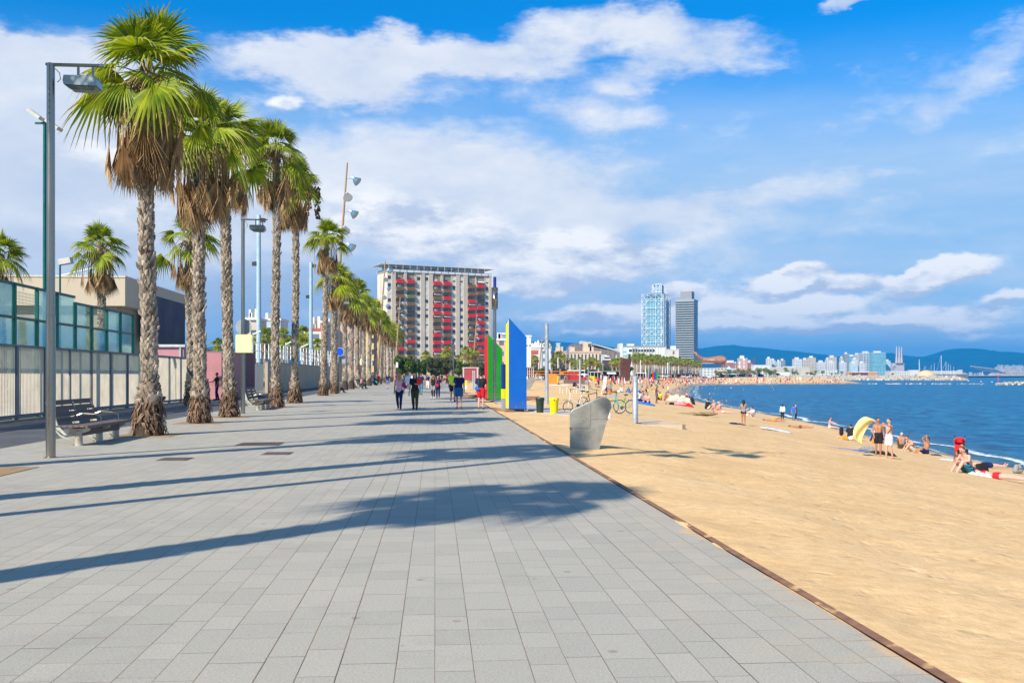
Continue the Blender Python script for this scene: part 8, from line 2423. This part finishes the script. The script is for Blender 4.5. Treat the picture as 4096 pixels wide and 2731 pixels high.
# volleyball net
m_net = mat('net_orange', (.80, .22, .03), .6)
Yn = 130.0
t = empty('volleyball_net', (Xat(2060, Yn), Yn, 0), 0, 'orange volleyball net stretched across the upper sand', 'net')
for z0, z1 in ((Zat(1486.5, Yn), Zat(1484.5, Yn)), (Zat(1497, Yn), Zat(1495, Yn))):
    b = MB(); b.b2(0, Xat(2272, Yn) - Xat(2060, Yn), -.02, .02, z0, z1); b.build('tape', m_net, t)
Yn2 = 150.0
t = empty('volleyball_net', (Xat(2240, Yn2), Yn2, 0), 0, 'second orange volleyball net ending by the thin steel post', 'net')
for py in (1487.5, 1497):
    b = MB(); b.b2(0, Xat(2318, Yn2) - Xat(2240, Yn2), -.02, .02, Zat(py + 1, Yn2), Zat(py - 1, Yn2)); b.build('tape', m_net, t)
b = MB(); b.b2(0, .5, -.02, .02, Zat(1497, Yn2), Zat(1487, Yn2)); b.build('end_tape', m_net, t)
for i, (px, Y) in enumerate([(2240, Yn2), (2320, Yn2)]):
    b = MB(); b.tube([(0, 0, -.6), (0, 0, 2.6)], .05, 8); tag(b.build('net_post', M_GALV, None, loc=(Xat(px, Y), Y - .05, 0)), 'grey post holding the second orange net, %s end' % ('near', 'far')[i], 'post')
# tall white flagpoles and steel poles in front of the palms
for i, (px, Y, pt, r) in enumerate([(2114, 300, 1345, .22), (2168, 320, 1408, .35), (2232, 330, 1430, .2), (2268, 340, 1455, .15), (2465, 400, 1420, .2), (2412, 380, 1452, .25), (2562, 470, 1440, .25), (2353, 260, 1472, .12), (2447, 380, 1465, .12), (2440, 380, 1462, .12), (2671, 560, 1450, .3), (2677, 560, 1448, .3)]):
    pole(px, Y, pt, r, M_GALV if i % 2 else M_WHITE, 'slim_pole', 'slim pale pole in front of the beach palms, %s counting from the blue panel' % ORD[sorted([2114, 2168, 2232, 2268, 2465, 2412, 2562, 2353, 2447, 2440, 2671, 2677]).index(px)], 'pole', group='slim poles along the beach bars')
# advertising banner on white pole near the photographer
p = sgp(2415, 1580); t = empty('beach_flag', p, 0, 'leaning narrow pale beach flag above the blue bicycle', 'flag')
b = MB(); b.tube([(-.25, 0, 0), (.1, 0, 1.6)], .03, 6); b.build('pole', M_WHITE, t)
b = MB(); b.add([(-.12, 0, .45), (.18, 0, .62), (.32, .0, 1.7), (.0, 0, 1.75)], [(0, 1, 2, 3)]); o = b.build('cloth', cloth('offwhite'), t); sd = o.modifiers.new('t', 'SOLIDIFY'); sd.thickness = .02
# sand lumps mid beach
p = sgp(2745, 1655)
b = MB()
rr = random.Random(2)
for i in range(16):
    b.ell((rr.uniform(-1.6, 1.8), rr.uniform(-.4, .4), -.02), (rr.uniform(.2, .55), rr.uniform(.2, .4), rr.uniform(.05, .14)), 10, 6)
tag(b.build('seaweed_mounds', mat('sand_lump', (.30, .21, .11), .95, .3, 4, bump=.04, bscale=12), None, loc=p, smooth=True), 'low dark lumps of sand and weed in the middle of the beach', None, None, 'stuff')
# ------------------------------------------------------------------ air
m_hz = bpy.data.materials.new('haze_air'); m_hz.use_nodes = True
hn = m_hz.node_tree; hn.nodes.clear()
pv = hn.nodes.new('ShaderNodeVolumePrincipled')
pv.inputs['Color'].default_value = (0.0, 0.43, 1.0, 1)
pv.inputs['Density'].default_value = 0.00012
pv.inputs['Anisotropy'].default_value = 0.0
ho = hn.nodes.new('ShaderNodeOutputMaterial'); hn.links.new(pv.outputs[0], ho.inputs['Volume'])
b = MB(); b.b2(-12500, 12500, -400, 12600, -10, 330)
HAZE = True
if HAZE:
    tag(b.build('haze', m_hz), 'thin bluish sea haze over the bay', None, None, 'stuff')
